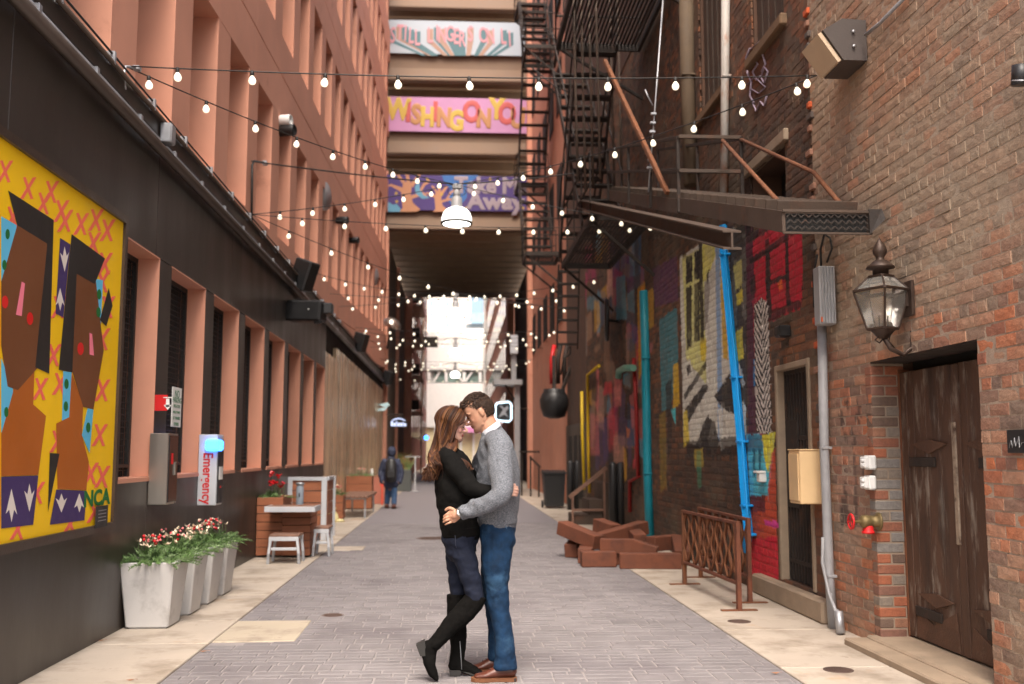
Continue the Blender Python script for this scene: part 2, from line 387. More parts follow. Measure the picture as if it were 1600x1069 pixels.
# piers between the openings (solid behind the painted panel)
panel(Y0, vis[0]-1.32, 1.226, 3.254)
for i, wy in enumerate(vis):
    nxt = vis[i+1]-1.32 if i+1 < len(vis) else YB
    panel(wy, nxt, 1.226, 3.254, dx=.0)
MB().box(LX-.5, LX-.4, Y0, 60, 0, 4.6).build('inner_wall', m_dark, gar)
for i, wy in enumerate(vis):
    a, b = wy-1.32, wy; z0, z1 = 1.224, 3.258; d = .26
    wroot = MB().box(LX-d-.02, LX-d, a, b, z0, z1).build('window', m_glass, gar)
    r = MB(); r.box(LX-d, LX-.104, b+.001, b+.07, z0, z1); r.box(LX-d, LX-.104, a-.07, a-.001, z0, z1)
    r.box(LX-d, LX-.104, a, b, z1+.001, z1+.07)
    # lining reaches the face so the terracotta jamb shows from the alley
    r.box(LX-.104, LX+.006, b-.012, b+.001, z0+.02, z1); r.box(LX-d, LX-.104, b-.012, b+.001, z0, z1)
    r.box(LX-d, LX+.006, a, b-.012, z1-.012, z1+.001)
    r.build('jamb', m_terra, wroot)
    MB().box(LX-d, LX+.012, a, b, z0-.02, z0+.018).build('sill', m_terra, wroot)
    g = MB(); x = LX-d+.05; st = .055 if i < 4 else .11; th = .004
    n = int((b-a-.02)/st)
    for k in range(n+1): yy = a+.006+k*st; g.box(x-th, x+th, yy-th, yy+th, z0+.02, z1-.02)
    for k in range(int((z1-z0)/st)+1): zz = z0+.02+k*st; g.box(x-th*.8, x+th*.8, a+.002, b-.014, zz-th, zz+th)
    g.build('wire_screen', m_mesh, wroot)
    fr = MB(); fr.box(x-.02, x+.02, b-.06, b-.014, z0+.02, z1-.014); fr.box(x-.02, x+.02, a+.002, a+.05, z0+.02, z1-.014); fr.box(x-.02, x+.02, a+.05, b-.06, z1-.06, z1-.014); fr.box(x-.02, x+.02, a+.05, b-.06, z0+.1, z0+.13)
    fr.build('frame', m_mesh, wroot)
    MB().box(LX-d+.004, LX-d+.03, a+.55, a+.72, z0, z1-.02).build('mullion', m_terra_dk, wroot)
# brass clad stretch
ny = YB; k = 0
while ny < 39.6:
    wd = .42; tl = random.Random(k).uniform(-.012, .012)
    p = MB(); a, b = ny+.004, ny+wd-.004
    p.prism([(LX-.03+tl, a, .02), (LX+.0-tl, b, .02), (LX-.1, b, .02), (LX-.1, a, .02)], (0, 0, 3.62 if ny < 23.5 else 3.9))
    p.build('brass_panel', m_brass, gar); ny += wd; k += 1
MB().box(LX-.12, LX-.105, YB, 41, 0, 4.3).build('backing', m_dark, gar)
# ledge, coping and conduits along the top of the ground floor
led = MB().cbox((LX-.14, (Y0+41)/2, 4.4), (.2, (41-Y0)/2, .1), .02).build('ledge', m_black, gar)
MB().tube([(LX+.09, Y0, 4.18), (LX+.09, 41, 4.18)], .05, 10).build('gutter', M('dark_gutter', S(70, 60, 54), .4, metal=.3), gar)
MB().tube([(LX+.07, Y0, 4.275), (LX+.07, 41, 4.275)], .012, 6).build('conduit', m_galv, gar)
MB().tube([(LX+.09, Y0, 4.46), (LX+.09, 41, 4.46)], .02, 8).build('conduit', m_iron_lt, gar)
MB().tube([(LX+.085, Y0, 4.53), (LX+.085, 36, 4.53)], .009, 6).build('conduit', m_cable, gar)
for yy in np.arange(5.2, 24, 1.05):
    MB().cbox((LX+.075, yy, 4.275), (.02, .025, .03), .004).build('clip', m_galv, gar); MB().cbox((LX+.075, yy+.3, 4.5), (.035, .018, .05), .004).build('clip', m_galv, gar)
# sloping spandrels and fins of the ramped floors
SL = .057; OD = .46; FF = 3.25
def ztop(y, n): return 6.59+SL*(y-13.15)+FF*n      # top of opening, n-th floor
SPH = 1.33
for n in range(-1, 5):
    yy = Y0
    while yy < YE-.1:
        y2 = min(YE, yy+MOD*3)
        z0a, z0b = max(4.5, ztop(yy, n)), max(4.5, ztop(y2, n)); z1a, z1b = ztop(yy, n)+SPH, ztop(y2, n)+SPH
        if z1b < 4.55: yy = y2; continue
        z1a = max(z1a, 4.51)
        a, b = yy+.004, y2-.004
        seam_a, seam_b = max(z0a+.001, ztop(yy, n)+.69), max(z0b+.002, ztop(y2, n)+.69)
        p = MB(); p.prism([(LX-.003, a, z0a), (LX-.003, b, z0b), (LX-.003, b, seam_b-.012), (LX-.003, a, seam_a-.012)], (-OD, 0, 0))
        p.prism([(LX-.003, a, seam_a+.012), (LX-.003, b, seam_b+.012), (LX-.003, b, z1b), (LX-.003, a, z1a)], (-OD, 0, 0))
        p.prism([(LX-.05, a, seam_a-.02), (LX-.05, b, seam_b-.02), (LX-.05, b, seam_b+.02), (LX-.05, a, seam_a+.02)], (-OD+.1, 0, 0))
        p.build('spandrel', m_terra, gar); yy = y2
    # floor slab and ceiling behind
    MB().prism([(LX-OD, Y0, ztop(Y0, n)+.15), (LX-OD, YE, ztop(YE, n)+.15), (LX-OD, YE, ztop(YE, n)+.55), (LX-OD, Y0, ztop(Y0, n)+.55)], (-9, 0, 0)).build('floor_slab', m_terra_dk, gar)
FIN = [7.80+MOD*k for k in range(-3, 20)]
for n in range(0, 5):
    for fy in FIN:
        a, b = fy, fy+.63
        if b > YE: continue
        zb = [max(4.5, ztop(q, n)-FF+SPH) for q in (a, b)]; zt = [ztop(q, n) for q in (a, b)]
        if zb[0] > 23: continue
        MB().prism([(LX-.005, a, zb[0]), (LX-.005, b, zb[1]), (LX-.005, b, zt[1]), (LX-.005, a, zt[0])], (-OD+.01, 0, 0)).build('fin', m_terra, gar)
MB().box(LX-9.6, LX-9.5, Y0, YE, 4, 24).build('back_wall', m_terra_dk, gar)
MB().box(LX-9.5, LX-.5, Y0-.2, Y0, 0, 24).build('end_wall', m_terra, gar)
# wall under the bridge, left
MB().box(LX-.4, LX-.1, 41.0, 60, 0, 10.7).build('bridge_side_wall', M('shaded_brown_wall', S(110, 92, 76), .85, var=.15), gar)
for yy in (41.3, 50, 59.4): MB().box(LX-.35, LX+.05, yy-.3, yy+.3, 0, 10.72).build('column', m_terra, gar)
# ================================================================ bridge between the garages
bri = thing('parking_bridge', 'parking garage bridge spanning the alley on stacked beams', 'bridge', (0.2, 50, 9))
BL, BR, BY0, BY1 = LX-.3, 4.1, 41.0, 59.5
m_bridge = M('bridge_concrete', S(118, 98, 82), .85, var=.07, bump=.1)
m_soff = M('bridge_soffit', S(168, 148, 124), .9, var=.08)
for n, zb in enumerate((10.73, 13.97, 17.18, 20.4)):
    MB().prism([(BL, BY0+.12, zb+.58), (BL, BY0+.12, zb+2.35), (BL, BY0+.35, zb+2.35), (BL, BY0+.35, zb), (BL, BY0-.03, zb), (BL, BY0-.04, zb+.05)], (BR-BL, 0, 0)).build('front_beam', m_bridge, bri)
    MB().box(BL, BR, BY1-.35, BY1, zb, zb+2.2).build('rear_beam', m_bridge, bri)
    MB().box(BL, BR, BY0+.36, BY1-.36, zb+.7, zb+.95).build('deck', m_soff, bri)
    yy = BY0+1.2
    while yy < BY1-.5:
        MB().box(BL, BR, yy-.14, yy+.14, zb+.08, zb+.699).build('rib', m_soff, bri); yy += 1.55
# banners on the three front beams
def banner(zb, u0, u1, v0, v1, mat, lab):
    a = oY(u0, v0, BY0-.03); b = oY(u1, v1, BY0-.03)
    t = thing('banner', lab, 'banner', ((a[0]+b[0])/2, BY0-.03, b[2]))
    MB().box(a[0], b[0], BY0-.05, BY0-.004, b[2], a[2]).build('sheet', mat, t)
    return t, a, b
m_bn1 = M('pale_sky_print', S(214, 226, 238, .5), .6, var=.04, vs=.5, bump=0); m_bn2 = M('pink_print', S(236, 170, 222, .5), .6, var=.08, vs=.6, bump=0); m_bn3 = M('purple_print', S(92, 66, 150, .5), .6, var=.05, bump=0)
m_pinkt = M('pink_ink', S(250, 176, 186, .5), .6, var=0, bump=0); m_tealt = M('teal_ink', S(92, 140, 150, .5), .6, var=.05, bump=0); m_peach = M('peach_ink', S(206, 164, 142, .5), .6, var=0, bump=0)
m_yelt = M('yellow_ink', S(246, 206, 84, .5), .6, var=0, bump=0); m_corl = M('coral_ink', S(236, 104, 100, .5), .6, var=0, bump=0); m_tan = M('tan_ink', S(226, 160, 100, .5), .6, var=0, bump=0)
m_tree = M('tree_ink', S(240, 172, 128, .5), .6, var=0, bump=0); m_lav = M('lavender_ink', S(196, 178, 190, .5), .6, var=0, bump=0); m_cyan = M('cyan_ink', S(122, 196, 232, .5), .6, var=0, bump=0); m_blu = M('blue_ink', S(60, 130, 214, .5), .6, var=0, bump=0)
def ink(t, px, mat, d, name='print'):
    """flat printed shape given by its outline in the photograph, on the banner plane"""
    MB().prism([oY(u, v, BY0-.052-d) for u, v in px], (0, .001, 0)).build(name, mat, t)
t1, a, b = banner(0, 605, 820, 31, 88, m_bn1, 'pale banner with pink extruded lettering, topmost on the bridge')
vp = (728, 118)
ltr = [('S', 613, 56, .12), ('T', 624, 52, .15), ('I', 633, 53, .1), ('L', 642, 57, .1), ('L', 652, 60, 0), ('L', 672, 56, 0), ('I', 683, 53, 0), ('N', 691, 56, 0), ('G', 703, 54, 0), ('E', 713, 58, 0), ('R', 722, 62, 0), ('S', 735, 54, 0), ('O', 756, 56, -.1), ('N', 767, 58, -.1), ('L', 787, 58, -.1), ('I', 797, 62, -.1)]
for i, (ch, u, v, shr) in enumerate(ltr):
    dx = (vp[0]-u); sc = (87-v-4)/max(10, vp[1]-v)
    e = (u+dx*sc, 87.2)
    ink(t1, [(u-5, v-10), (u+5, v-11), (u+5, v+8), (e[0]+3.4, e[1]), (e[0]-3.4, e[1]), (u-5, v+9)], (m_tealt, m_peach)[i % 2] if i % 3 else m_tealt, .001+.0004*i)
    p = oY(u, v, BY0-.066); text(ch, .98, p, (1, 0, 0), (0, 0, 1), m_pinkt, t1, ext=0, bev=.02, zs=.15, sx=.5, shear=shr)
t2, a, b = banner(0, 603, 823, 151, 209, m_bn2, 'pink banner with bubbly yellow and orange letters on the bridge')
for ch, u, v, m, s_ in [('W', 622, 172, m_yelt, 1.25), ('I', 638, 176, m_corl, 1.15), ('S', 650, 180, m_tan, 1.15), ('H', 668, 184, m_yelt, 1.1), ('I', 680, 176, m_corl, 1.1), ('N', 694, 185, m_tan, 1.1), ('G', 713, 190, m_yelt, 1.15), ('O', 737, 176, m_corl, 1.25), ('N', 756, 186, m_tan, 1.1), ('Y', 776, 172, m_yelt, 1.2), ('O', 792, 179, m_corl, 1.25), ('U', 809, 186, m_tan, 1.2)]:
    text(ch, s_, oY(u, v, BY0-.056), (1, 0, -.04), (.04, 0, 1), m, t2, ext=0, bev=.075, zs=.15, sx=.74)
t3, a, b = banner(0, 601, 825, 273, 331, m_bn3, 'purple banner with orange trees and moon, lowest on the bridge')
for k, (bx, sgn) in enumerate(((637, 1), (686, 1))):
    sc = 1 if k == 0 else .7
    def q(l): return [(bx+x*sc, 331-y*sc) for x, y in l]
    ink(t3, q([(-14, 0), (-8, 6), (-10, 30), (-7, 46), (7, 46), (5, 28), (8, 14), (20, 4), (14, 0)]), m_tree, .001)
    for j, l in enumerate([[(-9, 30), (-26, 40), (-34, 38), (-27, 44), (-9, 38)], [(-8, 44), (-18, 58), (-13, 58), (-3, 46)], [(-2, 45), (-3, 58), (2, 58), (4, 45)], [(4, 44), (16, 58), (21, 58), (8, 38)], [(6, 20), (24, 26), (30, 20), (32, 23), (25, 31), (6, 26)], [(14, 26), (24, 44), (34, 50), (35, 46), (27, 41), (19, 27)]]):
        ink(t3, q(l), m_tree, .0012+.0003*j)
ink(t3, [(655, 283), (648, 292), (650, 303), (660, 311), (672, 309), (662, 305), (656, 296)], m_cyan, .003)
ink(t3, [(602, 331), (602, 320), (608, 316), (613, 320), (620, 319), (626, 326), (625, 331)], m_cyan, .003)
ink(t3, [(690, 274), (748, 274), (738, 283), (728, 290), (730, 308), (722, 318), (706, 322), (698, 310), (704, 296), (694, 284)], m_blu, .0022)
for u, v in ((619, 302), (620, 315), (687, 288), (690, 304), (766, 280), (729, 325), (817, 325), (668, 280)):
    ink(t3, [(u+3.4*math.sin(k*math.pi/5)*(1 if k % 2 == 0 else .45), v-3.4*math.cos(k*math.pi/5)*(1 if k % 2 == 0 else .45)) for k in range(10)], m_yelt, .0035)
text('Take Me', .95, oY(768, 291, BY0-.058), (1, 0, 0), (0, 0, 1), m_lav, t3, ext=0, bev=.045, zs=.15, sx=.92)
text('Away', .95, oY(774, 316, BY0-.058), (1, 0, 0), (0, 0, 1), m_lav, t3, ext=0, bev=.045, zs=.15, sx=1.1)
# ================================================================ beyond the bridge
m_whiteb = M('white_siding', S(232, 230, 226), .8, var=.04, bump=.05); m_paleb = M('pale_tower', S(232, 218, 204), .8, var=.05); m_cream = M('cream_shopfront', S(222, 210, 170), .8)
wb = thing('white_building', 'white sided building with a band of braced windows closing the alley', 'building', (1, 112, 0))
YW = 112.
def wq(u0, u1, v0, v1, Y, d0, d1, m, nm, par): a = oY(u0, v0, Y); b = oY(u1, v1, Y); return MB().box(a[0], b[0], Y+d0, Y+d1, max(0, b[2]), a[2]).build(nm, m, par)
wq(560, 900, 519, 579, YW, 0, 3, m_whiteb, 'upper_wall', wb); wq(560, 900, 598, 668, YW, .0, 3, m_whiteb, 'lower_wall', wb)
wq(560, 900, 579.3, 597.7, YW, .9, 3, m_whiteb, 'window_back', wb)
for i, (u0, u1) in enumerate(((640, 668), (678, 695), (699, 723), (727, 748), (754, 764), (775, 800))):
    a = oY(u0, 581, YW); b = oY(u1, 596.5, YW)
    wn = MB().box(a[0], b[0], YW+.5, YW+.6, b[2], a[2]).build('window', M('green_glass%d' % i, S(120, 142, 136), .2, var=.1, bump=0), wb)
    MB().bar((a[0], YW+.35, b[2]) if i % 2 else (b[0], YW+.35, b[2]), ((a[0]+b[0])/2, YW+.35, a[2]), .3, .2).build('brace', m_whiteb, wn)
    MB().box(b[0], b[0]+.3, YW+.1, YW+.45, b[2], a[2]).build('post', m_whiteb, wn)
for u in np.arange(600, 860, 5.2):
    a = oY(u, 598, YW); MB().box(a[0]-.05, a[0]+.05, YW-.06, YW-.002, 4.4, a[2]-.1).build('siding_rib', m_whiteb, wb)
    a = oY(u, 520, YW); b = oY(u, 579, YW); MB().box(a[0]-.05, a[0]+.05, YW-.06, YW-.002, b[2]+.05, a[2]-.1).build('siding_rib', m_whiteb, wb)
wq(560, 900, 668.3, 725, YW, .4, 3, m_cream, 'shopfront', wb)
for u in (660, 680, 700, 720, 740, 762): wq(u-1.5, u+1.5, 668.5, 725, YW, .1, .39, m_whiteb, 'shopfront_post', wb)
wq(700, 752, 668, 676, YW, -.8, -.002, M('pink_awning', S(226, 150, 200), .7), 'awning', wb)
tw = thing('apartment_tower', 'pale apartment tower with blue windows behind the white building', 'building', (0, 170, 0))
wq(520, 735, 380, 705, 172, 0, 10, m_paleb, 'wall', tw)
for u in (662, 674, 686, 699, 712):
    for v in (474, 488, 507, 531, 553):
        wq(u-2.2, u+2.2, v-4.5, v+4.5, 172, -.15, -.01, M('tower_pane', S(150, 170, 200), .3, bump=0) if 'tower_pane' not in bpy.data.materials else bpy.data.materials['tower_pane'], 'window', tw)
tb = thing('glazed_block', 'block with teal glazed top storey behind the white building', 'building', (8, 150, 0))
wq(728, 900, 513, 705, 150, 0, 8, m_whiteb, 'wall', tb); wq(733, 900, 489, 505, 149.8, 0, .1, M('teal_glazing', S(150, 196, 204), .3, var=.1, bump=0), 'glazing', tb)
wq(728, 900, 505.5, 512.5, 150, .3, 6, M('roof_edge', S(120, 130, 134), .7), 'eaves', tb)
# far buildings left and right
fbl = thing('brick_tower_block', 'dark red brick building with fire stairs beyond the bridge on the left', 'building', (-5, 80, 0))
m_redbr = M('far_red_brick', S(150, 96, 80), .9, var=.2, vs=3, bump=.2, bs=12)
MB().box(-14, -2.75, 60.5, 108, 0, 30).build('wall', m_redbr, fbl)
MB().box(-2.9, -2.45, 60.1, 60.5, 0, 10.72).build('column', m_terra, fbl)
for z in np.arange(2.5, 22, 3.3):
    for y in np.arange(63, 107, 4.4): MB().box(-2.78, -2.70, y, y+1.4, z, z+2.0).build('window', m_glass, fbl)
fe = thing('far_fire_stair', 'pale fire stair with crossed braces beyond the bridge', 'fire escape', (-2.3, 66, 0))
m_feir = M('pale_iron', S(190, 158, 138), .8, var=.15)
for z in np.arange(4.0, 14, 2.3):
    MB().box(-2.7, -1.95, 64, 70, z, z+.08).build('landing', m_feir, fe)
    MB().bar((-1.98, 64, z+.1), (-1.98, 70, z+2.2), .12, .12).build('brace', m_feir, fe); MB().bar((-2.66, 63.98, z+.1), (-1.98, 63.98, z+2.2), .09, .07).build('brace', m_feir, fe)
    MB().bar((-1.98, 63.94, z+.1), (-2.66, 63.94, z+2.2), .09, .07).build('brace', m_feir, fe)
    MB().box(-2.6, -2.1, 63.2, 63.9, z+.15, z+.75).build('vent_box', m_feir if int(z) % 2 else m_iron, fe)
for x in (-2.7, -1.96): MB().box(x-.05, x+.05, 63.9, 64.0, 0, 15).build('post', m_feir, fe)
sgn = thing('black_balcony', 'small black balcony on the far brick building', 'balcony', (-2, 74, 9)); a = oY(668, 527, 76); b = oY(684, 542, 76)
MB().box(-2.74, b[0], 75.6, 76.5, b[2], b[2]+.1).build('floor', m_iron, sgn); MB().box(-2.74, b[0], 75.6, 75.66, b[2]+.1, a[2]).build('railing', m_iron, sgn)
fbr = thing('salmon_building', 'salmon coloured building in the light beyond the bridge on the right', 'building', (6, 80, 0))
m_salm = M('salmon_wall', S(226, 172, 148), .85, var=.08)
MB().box(3.35, 15, 60.5, 100, 0, 26).build('wall', m_salm, fbr)
for n in range(5):
    for y in np.arange(62, 100, 3.2): MB().prism([(3.3, y, 3.4+n*3.3-.02*(y-62)), (3.3, y+2.2, 3.4+n*3.3-.02*(y-60)), (3.3, y+2.2, 5.2+n*3.3-.02*(y-60)), (3.3, y, 5.2+n*3.3-.02*(y-62))], (.045, 0, 0)).build('window', m_glass, fbr)
MB().box(3.1, 3.33, 99.4, 100, 0, 26).build('corner_pier', m_whiteb, fbr)
# ================================================================ right side: old brick buildings
def yz(poly, X=RX): return [tuple(oX(u, v, X)[1:]) for u, v in poly]
CH = .08
BR_Y = 8.62
DOOR = (5.96, 7.55, .0, 2.16); BARS = (8.86, 9.82, .22, 2.32)
SHUT = (float(oX(1129, 60, RX)[1])-.05, float(oX(1092, 60, RX)[1]), 5.85, 8.4)
WN2 = (9.25, 10.3, 5.75, 8.0); DK = (9.35, 10.5, 3.84, 4.48)
L3 = lambda *c: np.array([lin(x) for x in c])
PAL1 = L3((182, 104, 66), (162, 98, 70), (146, 94, 74), (130, 94, 80), (112, 88, 78), (170, 122, 96))
PAL2 = L3((120, 80, 58), (102, 72, 54), (88, 66, 52), (130, 84, 56), (76, 60, 50))
def lerp(a, b, t): return a+(b-a)*t[:, None]
LIME_Z = lambda y: 2.55+(y-5.5)*-.12
def col_near(y, z, rb, rb2):
    c = PAL1[(rb*len(PAL1)).astype(int)]
    up = np.clip((z-LIME_Z(y))/.5+.5+.8*(fbm(y*1.3, z*1.3, 5)-.5), 0, 1)
    am = .3+.5*up
    am = np.clip(am+(fbm(y*3, z*4, 9)-.5)*.9+(rb2-.5)*.25, 0, .88)
    c = lerp(c, np.array(lin((160, 143, 122))), am)
    warm = np.clip(fbm(y*.9+7, z*.9, 21)*2-1.0, 0, 1)*.35
    c = lerp(c, np.array(lin((170, 112, 74))), warm)
    # loose black paint left of the door, grey patch on the jamb side
    k = ((y > 7.75) & (y < 8.25) & (z > .85) & (z < 1.9) & (fbm(y*14, z*4, 31) > .6)).astype(float)*.85
    c = lerp(c, np.array(lin((40, 34, 30))), k)
    pk = np.clip(1-np.abs(y-8.0)/.5, 0, 1)*np.clip(1-np.abs(z-1.3)/1., 0, 1)*.35
    return lerp(c, np.array(lin((150, 118, 108))), pk)
# painted shapes: outlines read off the photograph and laid on the wall
W_, K_, Y_, R_ = (214, 204, 186), (30, 26, 26), (196, 176, 50), (168, 28, 48)
ART = [
 ([(1062, 402), (1078, 392), (1122, 362), (1166, 352), (1166, 694), (1100, 700), (1068, 690)], W_, .95),
 ([(1066, 404), (1100, 384), (1104, 600), (1072, 560)], (206, 196, 120), .9),
 ([(1072, 402), (1082, 396), (1082, 440), (1072, 444)], K_, 1), ([(1085, 394), (1094, 389), (1094, 434), (1085, 438)], K_, 1),
 ([(1072, 450), (1081, 446), (1081, 540), (1073, 546)], K_, .95), ([(1085, 444), (1093, 440), (1094, 530), (1085, 536)], K_, .95),
 ([(1084, 388), (1094, 381), (1096, 590), (1088, 560)], (30, 26, 24), .0), ([(1092, 382), (1097, 379), (1101, 540), (1095, 546)], K_, .95),
 ([(1098, 380), (1116, 366), (1118, 400), (1104, 440), (1099, 440)], (206, 190, 80), .8),
 ([(1100, 450), (1106, 432), (1110, 448), (1106, 500), (1100, 520)], (120, 116, 112), .8), ([(1104, 430), (1109, 420), (1106, 446)], K_, 1),
 ([(1118, 360), (1124, 356), (1130, 690), (1122, 690)], (90, 140, 190), .7),
 ([(1126, 420), (1134, 420), (1138, 560), (1130, 560)], (196, 158, 40), .9),
 ([(1138, 360), (1166, 350), (1168, 640), (1146, 600)], (34, 24, 22), .95),
 ([(1146, 415), (1159, 405), (1160, 440), (1150, 455)], (206, 190, 110), .85), ([(1150, 460), (1160, 450), (1161, 470), (1152, 480)], (196, 180, 60), .9),
 ([(1148, 520), (1160, 512), (1162, 560), (1152, 566)], (196, 180, 70), .9), ([(1148, 540), (1164, 600), (1150, 620)], W_, .9),
 ([(1066, 575), (1078, 560), (1084, 582), (1076, 600)], W_, .95), ([(1072, 574), (1078, 568), (1080, 580), (1075, 588)], K_, 1),
 ([(1094, 536), (1104, 528), (1104, 560), (1096, 566)], Y_, .95),
 ([(1070, 626), (1104, 575), (1104, 562), (1068, 618)], K_, .9), ([(1070, 640), (1100, 600), (1108, 604), (1076, 660)], K_, .95),
 ([(1116, 620), (1140, 584), (1160, 600), (1160, 650), (1130, 640)], K_, .95), ([(1086, 700), (1100, 660), (1112, 640), (1124, 690), (1120, 706)], K_, .95),
 ([(1106, 600), (1112, 585), (1116, 590), (1116, 660), (1108, 652)], W_, .9), ([(1122, 640), (1128, 636), (1132, 700), (1126, 704)], W_, .95),
 ([(1068, 646), (1074, 640), (1078, 690), (1068, 700)], Y_, .9), ([(1072, 690), (1168, 680), (1170, 712), (1074, 714)], K_, .75),
 ([(1084, 704), (1098, 700), (1100, 730), (1086, 728)], (170, 150, 60), .7),
 ([(1165, 345), (1254, 315), (1254, 480), (1200, 505), (1170, 470)], R_, .97),
 ([(1165, 345), (1176, 342), (1187, 692), (1170, 694)], (70, 34, 50), .95), ([(1176, 470), (1184, 462), (1192, 690), (1184, 692)], (134, 30, 52), .9),
 ([(1166, 340), (1254, 312), (1254, 338), (1214, 352), (1176, 378), (1166, 380)], K_, .95),
 ([(1196, 375), (1202, 372), (1206, 495), (1198, 498)], K_, .95), ([(1226, 352), (1231, 350), (1235, 478), (1229, 480)], K_, .95),
 ([(1196, 440), (1232, 426), (1232, 434), (1197, 448)], K_, .95), ([(1170, 404), (1198, 388), (1230, 362), (1254, 348), (1254, 356), (1232, 372), (1200, 398), (1172, 412)], K_, .9),
 ([(1198, 488), (1254, 466), (1254, 478), (1200, 505)], K_, .85), ([(1172, 440), (1180, 430), (1182, 456), (1174, 462)], K_, .9),
 ([(1216, 440), (1222, 436), (1224, 452), (1218, 454)], (220, 90, 40), .9),
 ([(1178, 560), (1184, 556), (1186, 600), (1178, 604)], (36, 110, 160), .8),
 ([(1166, 680), (1212, 676), (1210, 690), (1202, 772), (1172, 776)], (74, 170, 190), .9), ([(1168, 680), (1192, 678), (1192, 705), (1168, 705)], (40, 90, 120), .85),
 ([(1191, 678), (1213, 676), (1208, 708), (1200, 740), (1194, 716)], (200, 186, 36), .95), ([(1205, 712), (1212, 700), (1216, 940), (1172, 930), (1174, 776), (1200, 774)], (176, 66, 40), .85),
 ([(1174, 775), (1196, 774), (1196, 800), (1174, 800)], (70, 34, 44), .8), ([(1174, 842), (1216, 838), (1217, 945), (1173, 930)], (178, 24, 48), .95),
 ([(1174, 905), (1214, 912), (1214, 922), (1174, 912)], (220, 60, 90), .8), ([(1194, 812), (1218, 816), (1218, 826), (1196, 820)], (214, 60, 140), .95),
 ([(1176, 700), (1180, 700), (1181, 740), (1178, 746)], (24, 80, 100), .9), ([(1185, 700), (1189, 700), (1190, 735), (1186, 736)], (24, 80, 100), .9),
 ([(1020, 420), (1058, 400), (1060, 470), (1024, 480)], (84, 50, 84), .75), ([(1030, 500), (1058, 480), (1060, 560), (1048, 640), (1034, 640)], (60, 120, 130), .8),
 ([(1052, 570), (1060, 566), (1062, 630), (1052, 640)], (206, 160, 40), .9), ([(1040, 600), (1050, 590), (1050, 700), (1044, 720)], (40, 34, 34), .8),
 ([(996, 450), (1008, 440), (1008, 560), (998, 600)], (190, 140, 30), .8), ([(1000, 560), (1012, 530), (1012, 600)], (210, 120, 40), .8),
 ([(1048, 640), (1056, 636), (1056, 665)], (70, 180, 190), .9), ([(1030, 650), (1040, 640), (1042, 760), (1032, 770)], (150, 130, 40), .4),
 ([(1088, 705), (1096, 704), (1097, 760), (1090, 764)], (60, 130, 100), .5),
]
pr_ = random.Random(12)
for k in range(150):                     # layered spray paint on the farther wall
    u = pr_.uniform(884, 1010); vmid = 560+pr_.uniform(-190, 170); wd = pr_.uniform(4, 16); hh = pr_.uniform(12, 70)
    colr = pr_.choice([(196, 60, 70), (206, 116, 60), (90, 150, 170), (196, 150, 50), (150, 50, 90), (196, 150, 130), (60, 52, 50), (120, 110, 100), (210, 110, 110), (86, 70, 110), (44, 38, 36), (150, 120, 96), (60, 90, 120)])
    j = lambda q: pr_.uniform(-q, q)
    ART.insert(0, ([(u+j(2), vmid-hh/2+j(6)), (u+wd+j(2), vmid-hh/2+j(8)), (u+wd+j(2), vmid+hh/2+j(8)), (u+j(2), vmid+hh/2+j(6))], colr, pr_.uniform(.4, .85)))
ARTYZ = [(yz(p), np.minimum(np.array(lin(c))*1.45, .8), a) for p, c, a in ART if a > 0]
CHEV = yz([(1178, 478), (1190, 466), (1200, 474), (1206, 676), (1182, 676)])
def col_mural(y, z, rb, rb2):
    c = PAL2[(rb*len(PAL2)).astype(int)]
    c = lerp(c, np.array(lin((150, 84, 50))), np.clip(fbm(y*.7, z*.7, 3)*2.2-1.0, 0, .8)*np.clip((13-y)/3, 0, 1))
    c = lerp(c, np.array(lin((66, 54, 46))), np.clip(fbm(y*.5+3, z*.6, 61)*3-1.3, 0, .6))
    c = lerp(c, np.array(lin((120, 106, 86))), np.clip((fbm(y*2, z*2, 8)-.5)*1.6, 0, .6))
    wob = .02
    yy = y+(fbm(y*9, z*9, 41)-.5)*wob*2; zz = z+(fbm(y*9+50, z*9, 42)-.5)*wob*2
    for poly, pc, a in ARTYZ:
        xs = [p[0] for p in poly]; zs = [p[1] for p in poly]
        box = (yy > min(xs)) & (yy < max(xs)) & (zz > min(zs)) & (zz < max(zs))
        if not box.any(): continue
        ii = np.nonzero(box)[0]; k = inpoly(yy[ii], zz[ii], poly); ii = ii[k]
        c[ii] = c[ii]+(pc-c[ii])*(a*(.82+.18*(fbm(y[ii]*5, z[ii]*5, 17) > .42)))[:, None]
    k = inpoly(yy, zz, CHEV)
    if k.any():
        ii = np.nonzero(k)[0]; mid = np.mean([p[0] for p in CHEV])
        s_ = ((zz[ii]-np.abs(yy[ii]-mid)*.9)*11) % 1.0 < .5
        c[ii] = np.where(s_[:, None], np.array(lin((226, 218, 210))), np.array(lin((24, 22, 24))))
    # white drips under the mural, thin mortar coloured scrawl higher up
    return c
